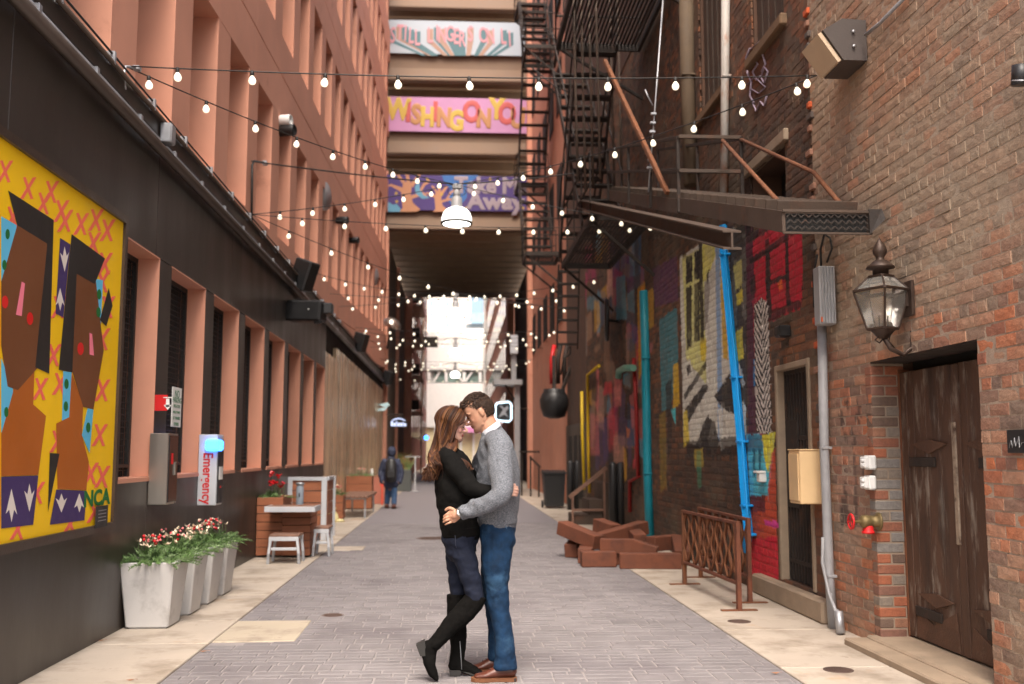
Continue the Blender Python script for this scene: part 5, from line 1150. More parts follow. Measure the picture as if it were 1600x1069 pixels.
for k, (v0, v1, lab) in enumerate(((709, 737, 'upper white weatherproof socket box on the brick pier'), (741, 768, 'lower white weatherproof socket box on the brick pier'))):
    a_, b_ = oX(1352, v0, RX-.03), oX(1370, v1, RX-.03); t = thing('socket_box', lab, 'socket', a_, 'white socket boxes'); zc = (a_[2]+b_[2])/2; y_ = a_[1]-.08
    MB().cbox((RX-.03, y_, zc), (.03, .06, .055), .012).build('base', m_white, t); MB().cbox((RX-.075, y_-.005, zc), (.018, .05, .045), .01).build('cover', m_white, t)
    for q in (-.018, .018): MB().cbox((RX-.1, y_-.03, zc+q), (.014, .016, .012), .004).build('flap', m_white, t)
va = thing('standpipe_valve', 'brass standpipe valve with a red handwheel on the brick wall', 'valve', oX(1372, 815, RX)); c = oX(1374, 815, RX); y_, z_ = c[1], c[2]
m_vbr = M('aged_brass', S(120, 104, 70), .5, metal=.6, var=.15)
MB().lathe((RX, y_, z_), [(.07, 0), (.07, .012), (.045, .014), (.045, .08), (.05, .09), (.05, .13), (.03, .15), (.012, .155), (.012, .22)], 14, axis=(-1, 0, 0)).build('body', m_vbr, va)
MB().lathe((RX-.09, y_, z_-.03), [(.04, 0), (.04, -.04), (.048, -.042), (.048, -.06), (.03, -.062)], 12).build('outlet_cap', m_redpt, va)
wh = MB(); wc = np.array([RX-.22, y_, z_]); wh.tube([wc+.055*np.array([0, math.cos(t), math.sin(t)]) for t in np.linspace(0, 2*math.pi, 19)], .009, 6)
for t in (0, 2.1, 4.2): wh.tube([wc, wc+.055*np.array([0, math.cos(t), math.sin(t)])], .007, 5)
wh.build('handwheel', m_redpt, va)
pq = thing('dark_plaque', 'dark metal plaque with scratched script at the right edge', 'plaque', oX(1590, 690, RX)); a_, b_ = oX(1574, 672, RX-.02), oX(1612, 708, RX-.02)
MB().cbox((RX-.018, (a_[1]+b_[1])/2, (a_[2]+b_[2])/2), (.008, abs(a_[1]-b_[1])/2, abs(a_[2]-b_[2])/2), .002).build('plate', m_blackp, pq)
MB().tube([oX(u, v, RX-.0275) for u, v in ((1577, 700), (1580, 688), (1582, 700), (1585, 684), (1587, 698), (1590, 690), (1592, 682), (1593, 700), (1597, 692), (1602, 690))], .003, 4, ell=.3).build('script', m_galv, pq)
cm = thing('security_camera', 'black security camera cut by the right edge of the view', 'camera', oX(1596, 118, RX)); c = oX(1597, 118, RX-.1); MB().tube([c+np.array([0, .02, -.05]), c+np.array([0, 0, .06])], .05, 12).build('barrel', m_blackp, cm); MB().bar(c, (RX, c[1], c[2]+.05), .03, .03).build('arm', m_blackp, cm); MB().tube([c+np.array([0, .012, -.03]), c+np.array([0, .01, -.024])], .052, 12).build('ring', m_galv, cm)
ws = thing('small_speaker', 'small black box fixed on the brick above the barred doorway', 'loudspeaker', oX(1223, 518, RX)); c = oX(1223, 518, RX-.06); MB().cbox(c, (.06, .07, .055), .01).build('case', m_blackp, ws); MB().cbox(c-np.array([.062, 0, 0]), (.003, .05, .04), .002).build('grille', m_mesh, ws)
pb2 = thing('white_fixture', 'little pale hooded fixture on the teal paint patch', 'fixture', oX(1190, 745, RX)); c = oX(1190, 746, RX-.04); MB().cbox(c, (.04, .05, .05), .01).build('case', m_white, pb2); MB().cbox(c+np.array([-.02, 0, .055]), (.05, .06, .012), .008).build('hood', m_white, pb2)
# ---------------------------------------------------------------- racks, beams, bollards, bins
def rack(lab, A, B, h=.82):
    A = np.array([*A, 0.]); B = np.array([*B, 0.]); t = thing('bike_rack', lab, 'bike rack', (A+B)/2, 'rusty lattice bike racks'); d = (B-A)/np.linalg.norm(B-A); L = np.linalg.norm(B-A); nrm = np.array([d[1], -d[0], 0])
    for p in (A, B):
        MB().cbox(p+np.array([0, 0, h/2+.004]), (.03, .02, h/2-.004), .003, np.array([d, nrm, [0, 0, 1]])).build('post', m_corten if p is A else m_rust, t)
        MB().cbox(p+np.array([0, 0, .01]), (.03, .17, .006), .002, np.array([d, nrm, [0, 0, 1]])).build('foot_plate', m_rust, t)
    for z in (h-.015, .25): MB().cbox((A+B)/2+np.array([0, 0, z]), (L/2-.03, .02, .014), .002, np.array([d, nrm, [0, 0, 1]])).build('rail', m_corten, t)
    n = 13; zl = np.linspace(.27, h-.03, 15)
    for k in range(n):
        x = .07+(L-.14)*k/(n-1); ph = 0 if k % 2 else math.pi
        MB().tube([A+d*(x+.036*math.cos(ph+(z-.27)/(h-.3)*4*math.pi))+np.array([0, 0, z]) for z in zl], .007, 5, ell=2.0, ref=nrm).build('wave_bar', m_rust, t)
rack('rusty bike rack with wave lattice standing nearer the alley', (2.664, 9.29), (2.588, 11.14)); rack('rusty bike rack with wave lattice standing nearer the wall', (2.905, 9.75), (2.92, 11.74))
sc_ = thing('beam_sculpture', 'tangled pile of rusty square steel beams on the alley edge', 'sculpture', (2.2, 13.5, 0))
def gb(u0, v0, Y0_, u1, v1, Y1_, s=.19):
    def cpt(u, v, Y): p = oY(u, v, Y); p[2] = max(p[2], s*.52); return p
    MB().bar(cpt(u0, v0, Y0_), cpt(u1, v1, Y1_), s, s, b=.008).build('beam', m_corten, sc_)
for a_ in ((878, 824, 14.2, 935, 848, 13.6), (930, 846, 13.9, 1006, 824, 14.6), (938, 853, 13.2, 992, 854, 13.1), (988, 854, 13.1, 1026, 866, 13.0), (892, 862, 14.0, 912, 840, 14.6), (908, 879, 12.95, 962, 880, 12.95), (914, 874, 13.3, 918, 862, 14.0), (968, 882, 12.75, 1064, 880, 12.65), (1016, 850, 13.6, 1060, 846, 13.9), (1060, 846, 13.7, 1066, 872, 12.9), (934, 820, 15.0, 962, 830, 14.6), (972, 876, 13.1, 968, 868, 13.8), (950, 866, 13.5, 1000, 870, 13.4), (990, 836, 14.4, 1000, 846, 13.9)): gb(*a_)
def tubes(lab, u0, u1, Y, vtop):
    t = thing('pipe_guard', lab, 'pipe guard', (oY((u0+u1)/2, vtop, Y)[0], Y, 0), 'black pipe guards'); z = oY(u0, vtop, Y)[2]
    for u in (u0, u1): x = oY(u, vtop, Y)[0]; MB().lathe((x, Y, .004), [(.085, 0), (.085, z-.06), (.06, z-.02), (.02, z)], 12).build('tube', m_blackp, t)
tubes('tall pair of black pipe guards beside the rusty beams', 957.5, 969.5, 18.9, 722); tubes('pair of black pipe guards behind the stair rail', 891, 902, 25.6, 720)
ss = thing('door_steps', 'short wooden steps with a sloping handrail at the painted wall', 'steps', (2.8, 20.8, 0))
for k in range(3): MB().cbox((2.55+.27*k+.1, 20.9, .1+.17*k), (.16, .55, .1+.0*k), .01).build('step', m_iron_lt, ss) if k == 0 else MB().cbox((2.65+.27*k, 20.9, .085*(2*k+1)+.0), (.135, .55, .085*(2*k+1)-.004), .01).build('step', m_iron_lt, ss)
MB().bar((2.38, 20.3, .55), (3.15, 20.3, 1.15), .05, .08).build('handrail', m_woodtop, ss); MB().bar((2.45, 20.3, .004), (2.45, 20.3, .58), .04, .04).build('rail_post', m_woodtop, ss); MB().bar((3.1, 20.3, .004), (3.1, 20.3, 1.08), .04, .04).build('rail_post', m_woodtop, ss); MB().bar((2.45, 20.3, .3), (3.1, 20.3, .3), .03, .05).build('rail_bar', m_woodtop, ss)
tn = thing('trash_bin', 'black wheeled trash bin against the right wall', 'bin', (2.68, 26.4, 0))
MB().prism([(2.46, 26.1, .06), (2.92, 26.1, .06), (2.92, 26.7, .06), (2.46, 26.7, .06)], (0, 0, .01)).add([(2.46, 26.1, .06), (2.92, 26.1, .06), (2.92, 26.7, .06), (2.46, 26.7, .06), (2.4, 26.05, .9), (2.96, 26.05, .9), (2.96, 26.78, .9), (2.4, 26.78, .9)], [(0, 1, 5, 4), (1, 2, 6, 5), (2, 3, 7, 6), (3, 0, 4, 7), (4, 5, 6, 7)]).build('body', m_blackp, tn)
MB().prism([(2.38, 26.02, .9), (2.38, 26.8, .9), (2.38, 26.8, .93), (2.38, 26.5, 1.0), (2.38, 26.02, .94)], (.6, 0, 0)).build('lid', m_blackp, tn); MB().lathe((2.44, 26.7, .1), [(.1, 0), (.1, .05)], 12, axis=(-1, 0, 0)).build('wheel', m_blackp, tn)
bl_ = thing('black_drum', 'large round black drum fixture hung from the wall above the bin', 'fixture', oY(865, 630, 27)); c = oY(866, 630, 27)
MB().lathe(c, [(.12, -.42), (.3, -.36), (.38, -.12), (.4, .08), (.34, .24), (.3, .3), (.3, .38), (.05, .4)], 20).build('drum', m_blackp, bl_); MB().bar(c+np.array([0, 0, .38]), c+np.array([0, .1, 1.3]), .09, .09).build('hanger', m_iron, bl_); MB().bar(c+np.array([.2, 0, .3]), (RX, 27.2, c[2]+1.0), .08, .08).build('brace', m_iron, bl_)
for u, k in ((862, 0), (872, 1), (882, 2)): MB().tube([oY(u, 600, 27.2), oY(u, 560, 27.2), oY(u+4, 540, 27.3)], .06, 8).build('duct', m_iron if k else m_redpt, bl_)
hh = thing('hanging_disc', 'black oval disc fixed edge on to the graffiti wall', 'fixture', oX(948, 500, RX)); c = oX(948, 500, RX-.25); MB().lathe(c, [(.02, -.05), (.4, -.04), (.43, 0), (.4, .04), (.02, .05)], 20, axis=(.9, -.12, 0)).build('disc', m_blackp, hh); MB().bar(c, (RX, c[1]+.2, c[2]), .05, .05).build('arm', m_iron, hh)
# under the bridge on the right
gp = thing('grey_stand', 'grey steel canopy on a post with a pale cabinet under the bridge', 'canopy', oZ(808, 770)); yq = 36.5
a_, b_ = oY(771, 594, yq), oY(815, 602, yq); MB().box(a_[0], b_[0], yq-.4, yq+.8, b_[2], a_[2]).build('canopy', m_greypipe, gp); xp = oY(808, 650, yq)[0]; MB().cbox((xp, yq, b_[2]/2), (.1, .1, b_[2]/2-.005), .01).build('post', m_greypipe, gp); MB().bar((xp, yq, b_[2]-.7), (b_[0]-.6, yq, b_[2]), .06, .06).build('brace', m_iron, gp)
a2, b2 = oY(797, 524, yq), oY(809, 553, yq); MB().cbox(((a2[0]+b2[0])/2, yq, (a2[2]+b2[2])/2), (abs(a2[0]-b2[0])/2, .15, abs(a2[2]-b2[2])/2), .01).build('cabinet', m_alum, gp); MB().cbox(((a2[0]+b2[0])/2, yq+.1, (a_[2]+b2[2])/2), (.09, .08, (b2[2]-a_[2])/2), .01).build('mast', m_greypipe, gp)
nz = thing('glowing_square_sign', 'black square sign with a glowing pale blue rounded outline', 'sign', oY(787, 643, 40)); q = [oY(u, v, 39.9) for u, v in ((777, 630), (795, 628), (799, 632), (799, 655), (795, 659), (777, 657), (774, 653), (774, 634), (777, 630))]; MB().tube(q, .035, 6).build('neon_tube', M('neon_blue', S(190, 226, 240), .4, var=0, bump=0, emis=(.6, .85, 1), es=1.0), nz)
a_, b_ = oY(775, 630, 40), oY(798, 657, 40); MB().box(a_[0], b_[0], 40, 40.12, b_[2], a_[2]).build('board', m_blackp, nz); MB().prism([oY(u, v, 39.97) for u, v in ((779, 652), (786, 640), (780, 634), (784, 634), (788, 638), (793, 634), (795, 638), (790, 644), (794, 652), (788, 648))], (0, .02, 0)).build('emblem', m_galv, nz); MB().bar((b_[0], 40.06, a_[2]-.2), (3.1, 40.5, a_[2]-.2), .05, .05).build('bracket', m_iron, nz)
rl = thing('black_railing', 'black steel railing at the foot of the terracotta column', 'railing', oZ(830, 775)); 
for u, v0, v1, Y in ((815, 706, 772, 34), (829, 712, 776, 33.6), (842, 730, 778, 33)): p = oY(u, v0, Y); MB().bar((p[0], Y, .004), p, .06, .06).build('post', m_iron, rl)
MB().bar(oY(812, 706, 34), oY(842, 706, 33.2), .06, .06).build('rail', m_iron, rl); MB().bar(oY(828, 714, 33.6), oY(844, 730, 33), .05, .05).build('rail', m_iron, rl)
bd_ = thing('blue_dot_sign', 'tiny glowing blue round light down the far end of the alley', 'light', oY(666, 684, 66)); MB().lathe(oY(666, 684, 64), [(.02, -.05), (.14, -.04), (.14, .0), (.02, .02)], 12, axis=(0, -1, 0)).build('lens', m_blue_l, bd_); MB().bar(oY(666, 684, 64.05), (-2.74, 64.3, oY(666, 684, 64)[2]), .05, .05).build('arm', m_iron, bd_)
# litter
m_dry = M('dry_leaf', S(150, 104, 72), .7, var=.2)
rs = random.Random(21)
for lab, u, v in (('dry brown leaf on the pavement at bottom left', 204, 1063), ('curled dry leaf by the black wall base', 158, 1001), ('dry leaf on the pavement near the repair slab', 318, 1018), ('small orange scrap on the pavement by the door sill', 1423, 1040), ('small dry scrap on the paving at bottom right', 1212, 1052)):
    p = oZ(u, v, .006); t = thing('fallen_leaf', lab, 'leaf', p, 'fallen leaves'); b = MB(); L = .03
    b.add([(p[0]-L, p[1], p[2]+.004), (p[0], p[1]-.014, p[2]), (p[0]+L, p[1], p[2]+.008), (p[0], p[1]+.014, p[2]+.004), (p[0], p[1], p[2]+.002)], [(0, 1, 4), (1, 2, 4), (2, 3, 4), (3, 0, 4)]); b.build('blade', m_dry, t); MB().tube([(p[0]+L, p[1], p[2]+.008), (p[0]+L+.015, p[1]+.004, p[2]+.005)], .0012, 4).build('stalk', m_dry, t)
# ================================================================ string lights and hanging lamps
LAMPS = [(0.05, 15.0, 4.95), (0.07, 25.0, 4.85), (0.1, 34.2, 4.78), (0.12, 43.5, 4.75)]
bulb_me = None; sock_me = None
def strand(lab, A, B, sag, sp=.6, bulbs=True, r=.006, off=.3, flip=False):
    global bulb_me, sock_me
    A = np.array(A, float); B = np.array(B, float); L = np.linalg.norm(B-A); n = 24
    P = lambda t: A+(B-A)*t+np.array([0, 0, -sag*4*t*(1-t)])
    t_ = thing('string_lights' if bulbs else 'hanging_cable', lab, 'string lights' if bulbs else 'cable', A, 'string lights across the alley' if bulbs else None)
    MB().tube([P(k/n) for k in range(n+1)], r, 5).build('cable', m_cable, t_)
    if not bulbs: return
    if bulb_me is None:
        bulb_me = MB().lathe((0, 0, 0), [(.013, -.035), (.016, -.045), (.027, -.06), (.032, -.077), (.030, -.092), (.02, -.106), (.004, -.111)], 12).mesh('bulb', m_bulb)
        sock_me = MB().lathe((0, 0, 0), [(.01, .008), (.016, .0), (.017, -.03), (.014, -.04)], 8).mesh('socket', m_cable)
        strand.fil = MB().lathe((0, 0, 0), [(.002, -.06), (.009, -.066), (.011, -.078), (.009, -.09), (.002, -.096)], 6).mesh('filament', m_fil)
    d = off
    while d < L-.08:
        p = P(d/L); o = bpy.data.objects.new('bulb', bulb_me); COL.objects.link(o); o.location = Vector(p)-Vector(A); o.parent = t_; o.rotation_euler = (random.uniform(-.12, .12), random.uniform(-.12, .12), 0)
        s2 = bpy.data.objects.new('socket', sock_me); COL.objects.link(s2); s2.parent = o
        d += sp
a1 = oX(195, 103, LX+.02); b1 = oX(1276, 118, RX-.02); l1 = oY(712, 288, 15.0); a2 = oX(393, 335, LX+.03); a2u = oX(393, 252, LX+.03); r2 = oX(1036, 352, RX-.03)
strand('nearest string of globe bulbs straight across the top of the alley', a1, b1, .06, .605, off=.42)
strand('string of bulbs sloping from the near left wall to the first hanging lamp', a1, l1, .12, .82, off=.3)
strand('string of bulbs rising from the first hanging lamp to the near right brick', b1, l1, .15, .72, off=.25)
strand('bare thick cable carrying the first lamp from the left wall', a2u, l1, .02, bulbs=False, r=.011); strand('bare thick cable carrying the first lamp from the fire escape', oY(905, 270, 15.6), l1, .02, bulbs=False, r=.011)
strand('short string of bulbs from the left wall bracket up to the first lamp', a2, l1, .05, .5, off=.42); strand('string of bulbs from the first lamp down under the iron stair', r2, l1, .05, .46, off=.2)
strand('string of bulbs straight across just below the first lamp', a2, oX(1010, 352, RX-.03), .1, .62, off=.7)
strand('string of bulbs crossing from the left bracket toward the dark landing', a2, (2.1, 24.0, 5.05), .25, 1.15, off=.9)
br = thing('cable_bracket', 'thin bent conduit bracket on the nearest terracotta fins', 'bracket', a1); MB().tube([oX(196, 140, LX+.06), oX(193, 118, LX+.05), oX(196, 104, LX+.03), oX(212, 106, LX+.1)], .012, 6).build('tube', m_galv, br); MB().cbox(oX(214, 107, LX+.1), (.03, .03, .02), .006).build('clamp', m_galv, br)
br = thing('cable_bracket', 'tall bent conduit bracket carrying the lamp cable on the left fins', 'bracket', a2u); MB().tube([oX(408, 372, LX+.05), oX(393, 350, LX+.05), oX(394, 258, LX+.05), oX(397, 252, LX+.05), oX(412, 254, LX+.09)], .016, 6).build('tube', m_cable, br); MB().cbox(oX(414, 255, LX+.09), (.03, .04, .03), .006).build('clamp', m_galv, br)
k0 = ['second', 'third', 'fourth']
for k in (1, 2, 3):
    x, y, z = LAMPS[k]; top = (x, y, z+.62)
    for nm, sx, X in (('left', -1, LX+.03), ('right', 1, RX-.25)):
        strand('string of bulbs from the %s wall to the %s hanging lamp, nearer pair' % (nm, k0[k-1]), (X, y-5.6, 4.95), top, .14, .75, off=.35); strand('string of bulbs from the %s wall to the %s hanging lamp, farther pair' % (nm, k0[k-1]), (X, y-1.4, 4.9), top, .06, .6, off=.35)
    strand('string of bulbs straight across in front of the %s hanging lamp' % k0[k-1], (LX+.03, y-3.2, 4.92), (RX-.25, y-3.0, 4.95), .1, .66, off=.4); strand('string of bulbs straight across behind the %s hanging lamp' % k0[k-1], (LX+.03, y+2.6, 4.9), (RX-.25, y+2.9, 4.92), .12, .66, off=.3)
def pend(lab, x, y, z):
    t = thing('pendant_lamp', lab, 'lamp', (x, y, z), 'dome lamps hung over the alley'); R = .235
    MB().lathe((x, y, z), [(R*.94, .0), (R, .02), (R*.98, .09), (R*.88, .16), (R*.68, .215), (R*.42, .245)], 24).build('dome', m_lampshade, t)
    MB().lathe((x, y, z-.012), [(R*.9, .0), (R*1.03, .0), (R*1.03, .03), (R*.96, .034)], 24).build('rim', m_iron, t)
    MB().lathe((x, y, z-.045), [(.01, 0), (R*.5, .004), (R*.8, .02), (R*.9, .035)], 24).build('diffuser', m_lampglow, t)
    MB().lathe((x, y, z+.23), [(.09, 0), (.085, .04), (.08, .17), (.05, .19), (.055, .2), (.055, .27), (.03, .3)], 14).build('neck', m_greypipe, t)
    MB().tube([(x, y, z+.5), (x, y, z+.64)], .012, 6).build('stem', m_iron, t); MB().cbox((x, y, z+.58), (.07, .04, .04), .01).build('junction', m_greypipe, t)
    rg_ = MB()
    for s_ in (-1, 1): rg_.tube([np.array([x+s_*.08+.06*math.cos(a), y, z+.5+.06*math.sin(a)]) for a in np.linspace(0, 6.28, 13)], .005, 4)
    rg_.build('cable_loop', m_cable, t)
for k, (x, y, z) in enumerate(LAMPS): pend(['white domed pendant lamp glowing over the alley, nearest and largest', 'white domed pendant lamp, second along the alley', 'white domed pendant lamp, third along the alley', 'white domed pendant lamp, farthest along the alley'][k], x, y, z)
# ================================================================ people
from mathutils import noise as mnoise
def P(u, v, Y): return oY(u, v, Y)
def crom(pts, rads, sub=5):
    pts = [np.asarray(p, float) for p in pts]; rads = [np.asarray(r if hasattr(r, '__len__') else (r, r), float) for r in rads]
    op, orr = [], []
    n = len(pts)
    for i in range(n-1):
        p0, p1, p2, p3 = pts[max(i-1, 0)], pts[i], pts[i+1], pts[min(i+2, n-1)]; r0, r1, r2, r3 = rads[max(i-1, 0)], rads[i], rads[i+1], rads[min(i+2, n-1)]
        for k in range(sub):
            t = k/sub; f = lambda a, b, c, d: .5*((2*b)+(-a+c)*t+(2*a-5*b+4*c-d)*t*t+(-a+3*b-3*c+d)*t**3)
            op.append(f(p0, p1, p2, p3)); orr.append(np.maximum(f(r0, r1, r2, r3), .002))
    op.append(pts[-1]); orr.append(rads[-1]); return op, orr
def limb(b, pts, rads, ref=(0, 1, 0), n=16, round0=True, round1=True, m=0, sub=5):
    """closed lofted limb; radius = (along ref, across)"""
    p, r = crom(pts, rads, sub); ref = np.asarray(ref, float); rings = []
    def ring(c, rr, t):
        A = ref-t*(ref@t)
        if np.linalg.norm(A) < .1: A = np.array([1., 0, 0])-t*t[0]
        A /= np.linalg.norm(A); B = np.cross(t, A)
        return [c+A*rr[0]*math.cos(a)+B*rr[1]*math.sin(a) for a in np.linspace(0, 2*math.pi, n, endpoint=False)]
    T = []
    for i in range(len(p)):
        t = p[min(i+1, len(p)-1)]-p[max(i-1, 0)]; T.append(t/np.linalg.norm(t))
    if round0:
        for a in (.15, .5, .85): rings.append(ring(p[0]-T[0]*r[0].min()*math.cos(a*math.pi/2), r[0]*math.sin(a*math.pi/2), T[0]))
    for i in range(len(p)): rings.append(ring(p[i], r[i], T[i]))
    if round1:
        for a in (.85, .5, .15): rings.append(ring(p[-1]+T[-1]*r[-1].min()*math.cos(a*math.pi/2), r[-1]*math.sin(a*math.pi/2), T[-1]))
    vs = [q for g in rings for q in g]; k = len(rings)
    fs = [(i*n+j, i*n+(j+1) % n, (i+1)*n+(j+1) % n, (i+1)*n+j) for i in range(k-1) for j in range(n)]
    fs += [tuple(range(n))[::-1], tuple((k-1)*n+j for j in range(n))]
    b.add(vs, fs, m, True); return b
def ball(b, c, r, n=12, ax=None):
    c = np.asarray(c, float); r = np.asarray(r if hasattr(r, '__len__') else (r, r, r), float); A = np.eye(3) if ax is None else np.asarray(ax)
    vs = []; 
    for i in range(1, n):
        ph = math.pi*i/n
        for j in range(n): th = 2*math.pi*j/n; vs.append(c+(np.array([math.sin(ph)*math.cos(th), math.sin(ph)*math.sin(th), math.cos(ph)])*r)@A)
    fs = [(i*n+j, (i+1)*n+j, (i+1)*n+(j+1) % n, i*n+(j+1) % n) for i in range(n-2) for j in range(n)]
    vs += [c+np.array([0, 0, r[2]])@A, c-np.array([0, 0, r[2]])@A]; t = len(vs)-2
    fs += [(t, j, (j+1) % n) for j in range(n)]+[(t+1, (n-2)*n+(j+1) % n, (n-2)*n+j) for j in range(n)]
    b.add(vs, fs, 0, True)
def fuse(b, name, mats, parent, vox=.005, smooth=3, disp=None, colf=None, cut=None):
    """closed pieces -> one continuous skin"""
    me = b.mesh('raw', []) if False else None
    me = bpy.data.meshes.new('raw'); me.from_pydata(b.v, [], b.f); o = bpy.data.objects.new('raw', me); COL.objects.link(o)
    md = o.modifiers.new('r', 'REMESH'); md.mode = 'VOXEL'; md.voxel_size = vox; md.use_smooth_shade = True
    if smooth: s_ = o.modifiers.new('s', 'SMOOTH'); s_.factor = .5; s_.iterations = smooth
    dg = bpy.context.evaluated_depsgraph_get(); dg.update()
    out = bpy.data.meshes.new_from_object(o.evaluated_get(dg)); bpy.data.objects.remove(o); bpy.data.meshes.remove(me)
    n = len(out.vertices); co = np.empty(n*3); out.vertices.foreach_get('co', co); co = co.reshape(-1, 3)
    if disp:
        no = np.empty(n*3); out.vertices.foreach_get('normal', no); no = no.reshape(-1, 3); co = co+no*disp(co)[:, None]
        out.vertices.foreach_set('co', co.ravel())
    if colf is not None:
        c = colf(co); at = out.color_attributes.new('Col', 'FLOAT_COLOR', 'POINT'); at.data.foreach_set('color', np.hstack([c, np.ones((n, 1))]).ravel().astype(np.float32))
    out.materials.clear()
    for x in (mats if isinstance(mats, list) else [mats]): out.materials.append(x)
    out.polygons.foreach_set('use_smooth', [True]*len(out.polygons)); out.update(); out.name = name
    ob = bpy.data.objects.new(name, out); COL.objects.link(ob)
    if parent is not None: attach(ob, parent)
    return ob
def folds(amp, sx, sy, sz, amp2=0, s2=30, off=0., zone=None):
    def f(co):
        r = np.array([mnoise.noise(Vector((p[0]*sx+off, p[1]*sy, p[2]*sz+3.1))) for p in co]); r = np.sign(r)*np.abs(r)**.8*amp
        if amp2: r = r+amp2*np.array([mnoise.noise(Vector((p[0]*s2, p[1]*s2, p[2]*s2+off))) for p in co])
        return r if zone is None else r*zone(co)
    return f
# ---- heads: local frame x = face forward, y = side, z = up
HP = [(-.118, .066, .012, .024), (-.105, .080, -.012, .040), (-.09, .084, -.03, .052), (-.075, .080, -.045, .060), (-.06, .083, -.062, .066), (-.045, .083, -.075, .070), (-.02, .084, -.09, .0735), (.0, .082, -.098, .0755), (.012, .085, -.1, .0765), (.024, .092, -.101, .077), (.045, .093, -.1, .0765), (.07, .084, -.09, .072), (.092, .066, -.072, .06), (.108, .042, -.05, .043), (.118, .015, -.025, .02)]
def head(b, C, f, u, s=1.0, male=True):
    f = np.asarray(f, float); u = np.asarray(u, float); sd = np.cross(u, f); A = np.array([f, sd, u])
    W = lambda p: C+(np.asarray(p, float)*s)@A
    n = 28; rings = []
    for (z, xf, xb, w_) in HP:
        xc = (xf+xb)/2 if z > -.05 else xf*.45+xb*.55; g = []
        for k in range(n):
            th = 2*math.pi*k/n; c_, s_ = math.cos(th), math.sin(th); ex = .86 if c_ > 0 else .95
            x = xc+(xf-xc if c_ > 0 else xc-xb)*math.copysign(abs(c_)**ex, c_); y = w_*math.copysign(abs(s_)**.9, s_)*(1 if male else .95)
            g.append(W((x, y, z)))
        rings.append(g)
    vs = [q for g in rings for q in g]; k = len(rings)
    b.add(vs, [(i*n+j, i*n+(j+1) % n, (i+1)*n+(j+1) % n, (i+1)*n+j) for i in range(k-1) for j in range(n)]+[tuple(range(n))[::-1], tuple((k-1)*n+j for j in range(n))])
    nl = 1.0 if male else .9
    limb(b, [W((.078, 0, .012)), W((.092, 0, -.01)), W((.078+.036*nl, 0, -.031)), W((.088, 0, -.043))], [.006*s, .0085*s, .0105*s, .008*s], ref=sd, n=10)
    for q in (-1, 1):
        ball(b, W((.09, q*.0125, -.037)), np.array([.011, .008, .008])*s, 8, A)
        ball(b, W((.0665, q*.032, .002)), np.array([.012, .016, .009])*s, 10, A)                      # closed lids
        ball(b, W((.05, q*.044, -.03)), np.array([.026, .019, .024])*s*(.82 if male else 1), 10, A)                         # cheek
        ball(b, W((-.012, q*.078, -.006)), np.array([.017, .009, .029])*s, 10, A); ball(b, W((-.008, q*.075, -.027)), np.array([.009, .007, .011])*s, 8, A)
        if male: limb(b, [W((.086, q*.012, .021)), W((.08, q*.034, .024)), W((.064, q*.055, .018))], [.009*s]*3, ref=u, n=8)
        ball(b, W((.014, q*.05, -.073)), np.array([.024, .013, .02])*s*(.9 if male else .75), 10, A)
    limb(b, [W((.066, -.024, -.062)), W((.085, -.009, -.0585)), W((.0865, 0, -.060)), W((.085, .009, -.0585)), W((.066, .024, -.062))], [.005*s]*5, ref=u, n=8)
    limb(b, [W((.066, -.02, -.066)), W((.084, 0, -.071)), W((.066, .02, -.066))], [.0062*s]*3, ref=u, n=8)
    ball(b, W((.068, 0, -.1)), np.array([.02, .024, .018])*s*(1 if male else .85), 10, A)
    return W, A
def skin_col(W, A, C, s, base, lip, cheek):
    base = np.array(lin(base)); lip, cheek = (np.array(lin(x))*.6 for x in (lip, cheek))
    def f(co):
        L = ((co-C)@A.T)/s; base_ = base*.6; c = np.tile(base_, (len(co), 1))
        hd = (np.abs(L[:, 0]) < .2) & (np.abs(L[:, 2]) < .2)
        d = np.minimum(np.linalg.norm((L-np.array([.056, .05, -.03]))*[1, 1, 1], axis=1), np.linalg.norm(L-np.array([.056, -.05, -.03]), axis=1)); k = np.clip(1-d/.04, 0, 1)*.75; c = c+(cheek-c)*k[:, None]
        k = np.clip(1-np.maximum(np.abs(L[:, 2]+.0655)/.0105, np.maximum(np.abs(L[:, 1])/.026, np.clip(.07-L[:, 0], 0, 1)/.012)), 0, 1); k = np.clip(k*3, 0, 1)*hd; c = c+(lip-c)*k[:, None]
        return c
    return f
def finger(b, pts, r0, r1, ref): limb(b, pts, list(np.linspace(r0, r1, len(pts))), ref=ref, n=9, sub=3)
m_skin = M('skin', (1, 1, 1), .64, attr='Col', var=.08, vs=40, bump=.03, bs=300); m_skin.node_tree.nodes['Principled BSDF'].inputs['Subsurface Weight'].default_value = .12; m_skin.node_tree.nodes['Principled BSDF'].inputs['Subsurface Radius'].default_value = (.012, .005, .003)
m_knit = M('grey_heather_knit', S(134, 138, 146, .62), .95, var=.75, vs=115, bump=.8, bs=160, stretch=(1, 1, 2.2), spec=.2)
m_blackk = M('black_knit', (.006, .0057, .0054), .9, var=.2, vs=60, bump=.25, bs=280, spec=.08)
m_denim = M('blue_denim', S(34, 68, 104, .45), .85, var=.4, vs=16, bump=.2, bs=300, wear=(S(72, 112, 148, .55), .52, .78, 5), spec=.2)
m_navy = M('navy_denim', S(34, 40, 58, .6), .85, var=.2, vs=30, bump=.2, bs=260, spec=.2)
m_suede = M('black_suede', (.006, .0056, .0052), .95, var=.25, vs=40, bump=.2, bs=200, spec=.06)
m_leather = M('brown_leather', S(98, 52, 38, .7), .38, var=.2, vs=14, bump=.12, bs=70)
m_sole = M('tan_welt', S(150, 94, 56, .45), .7, var=.15, vs=30); m_solek = M('dark_sole', (.02, .018, .016), .7)
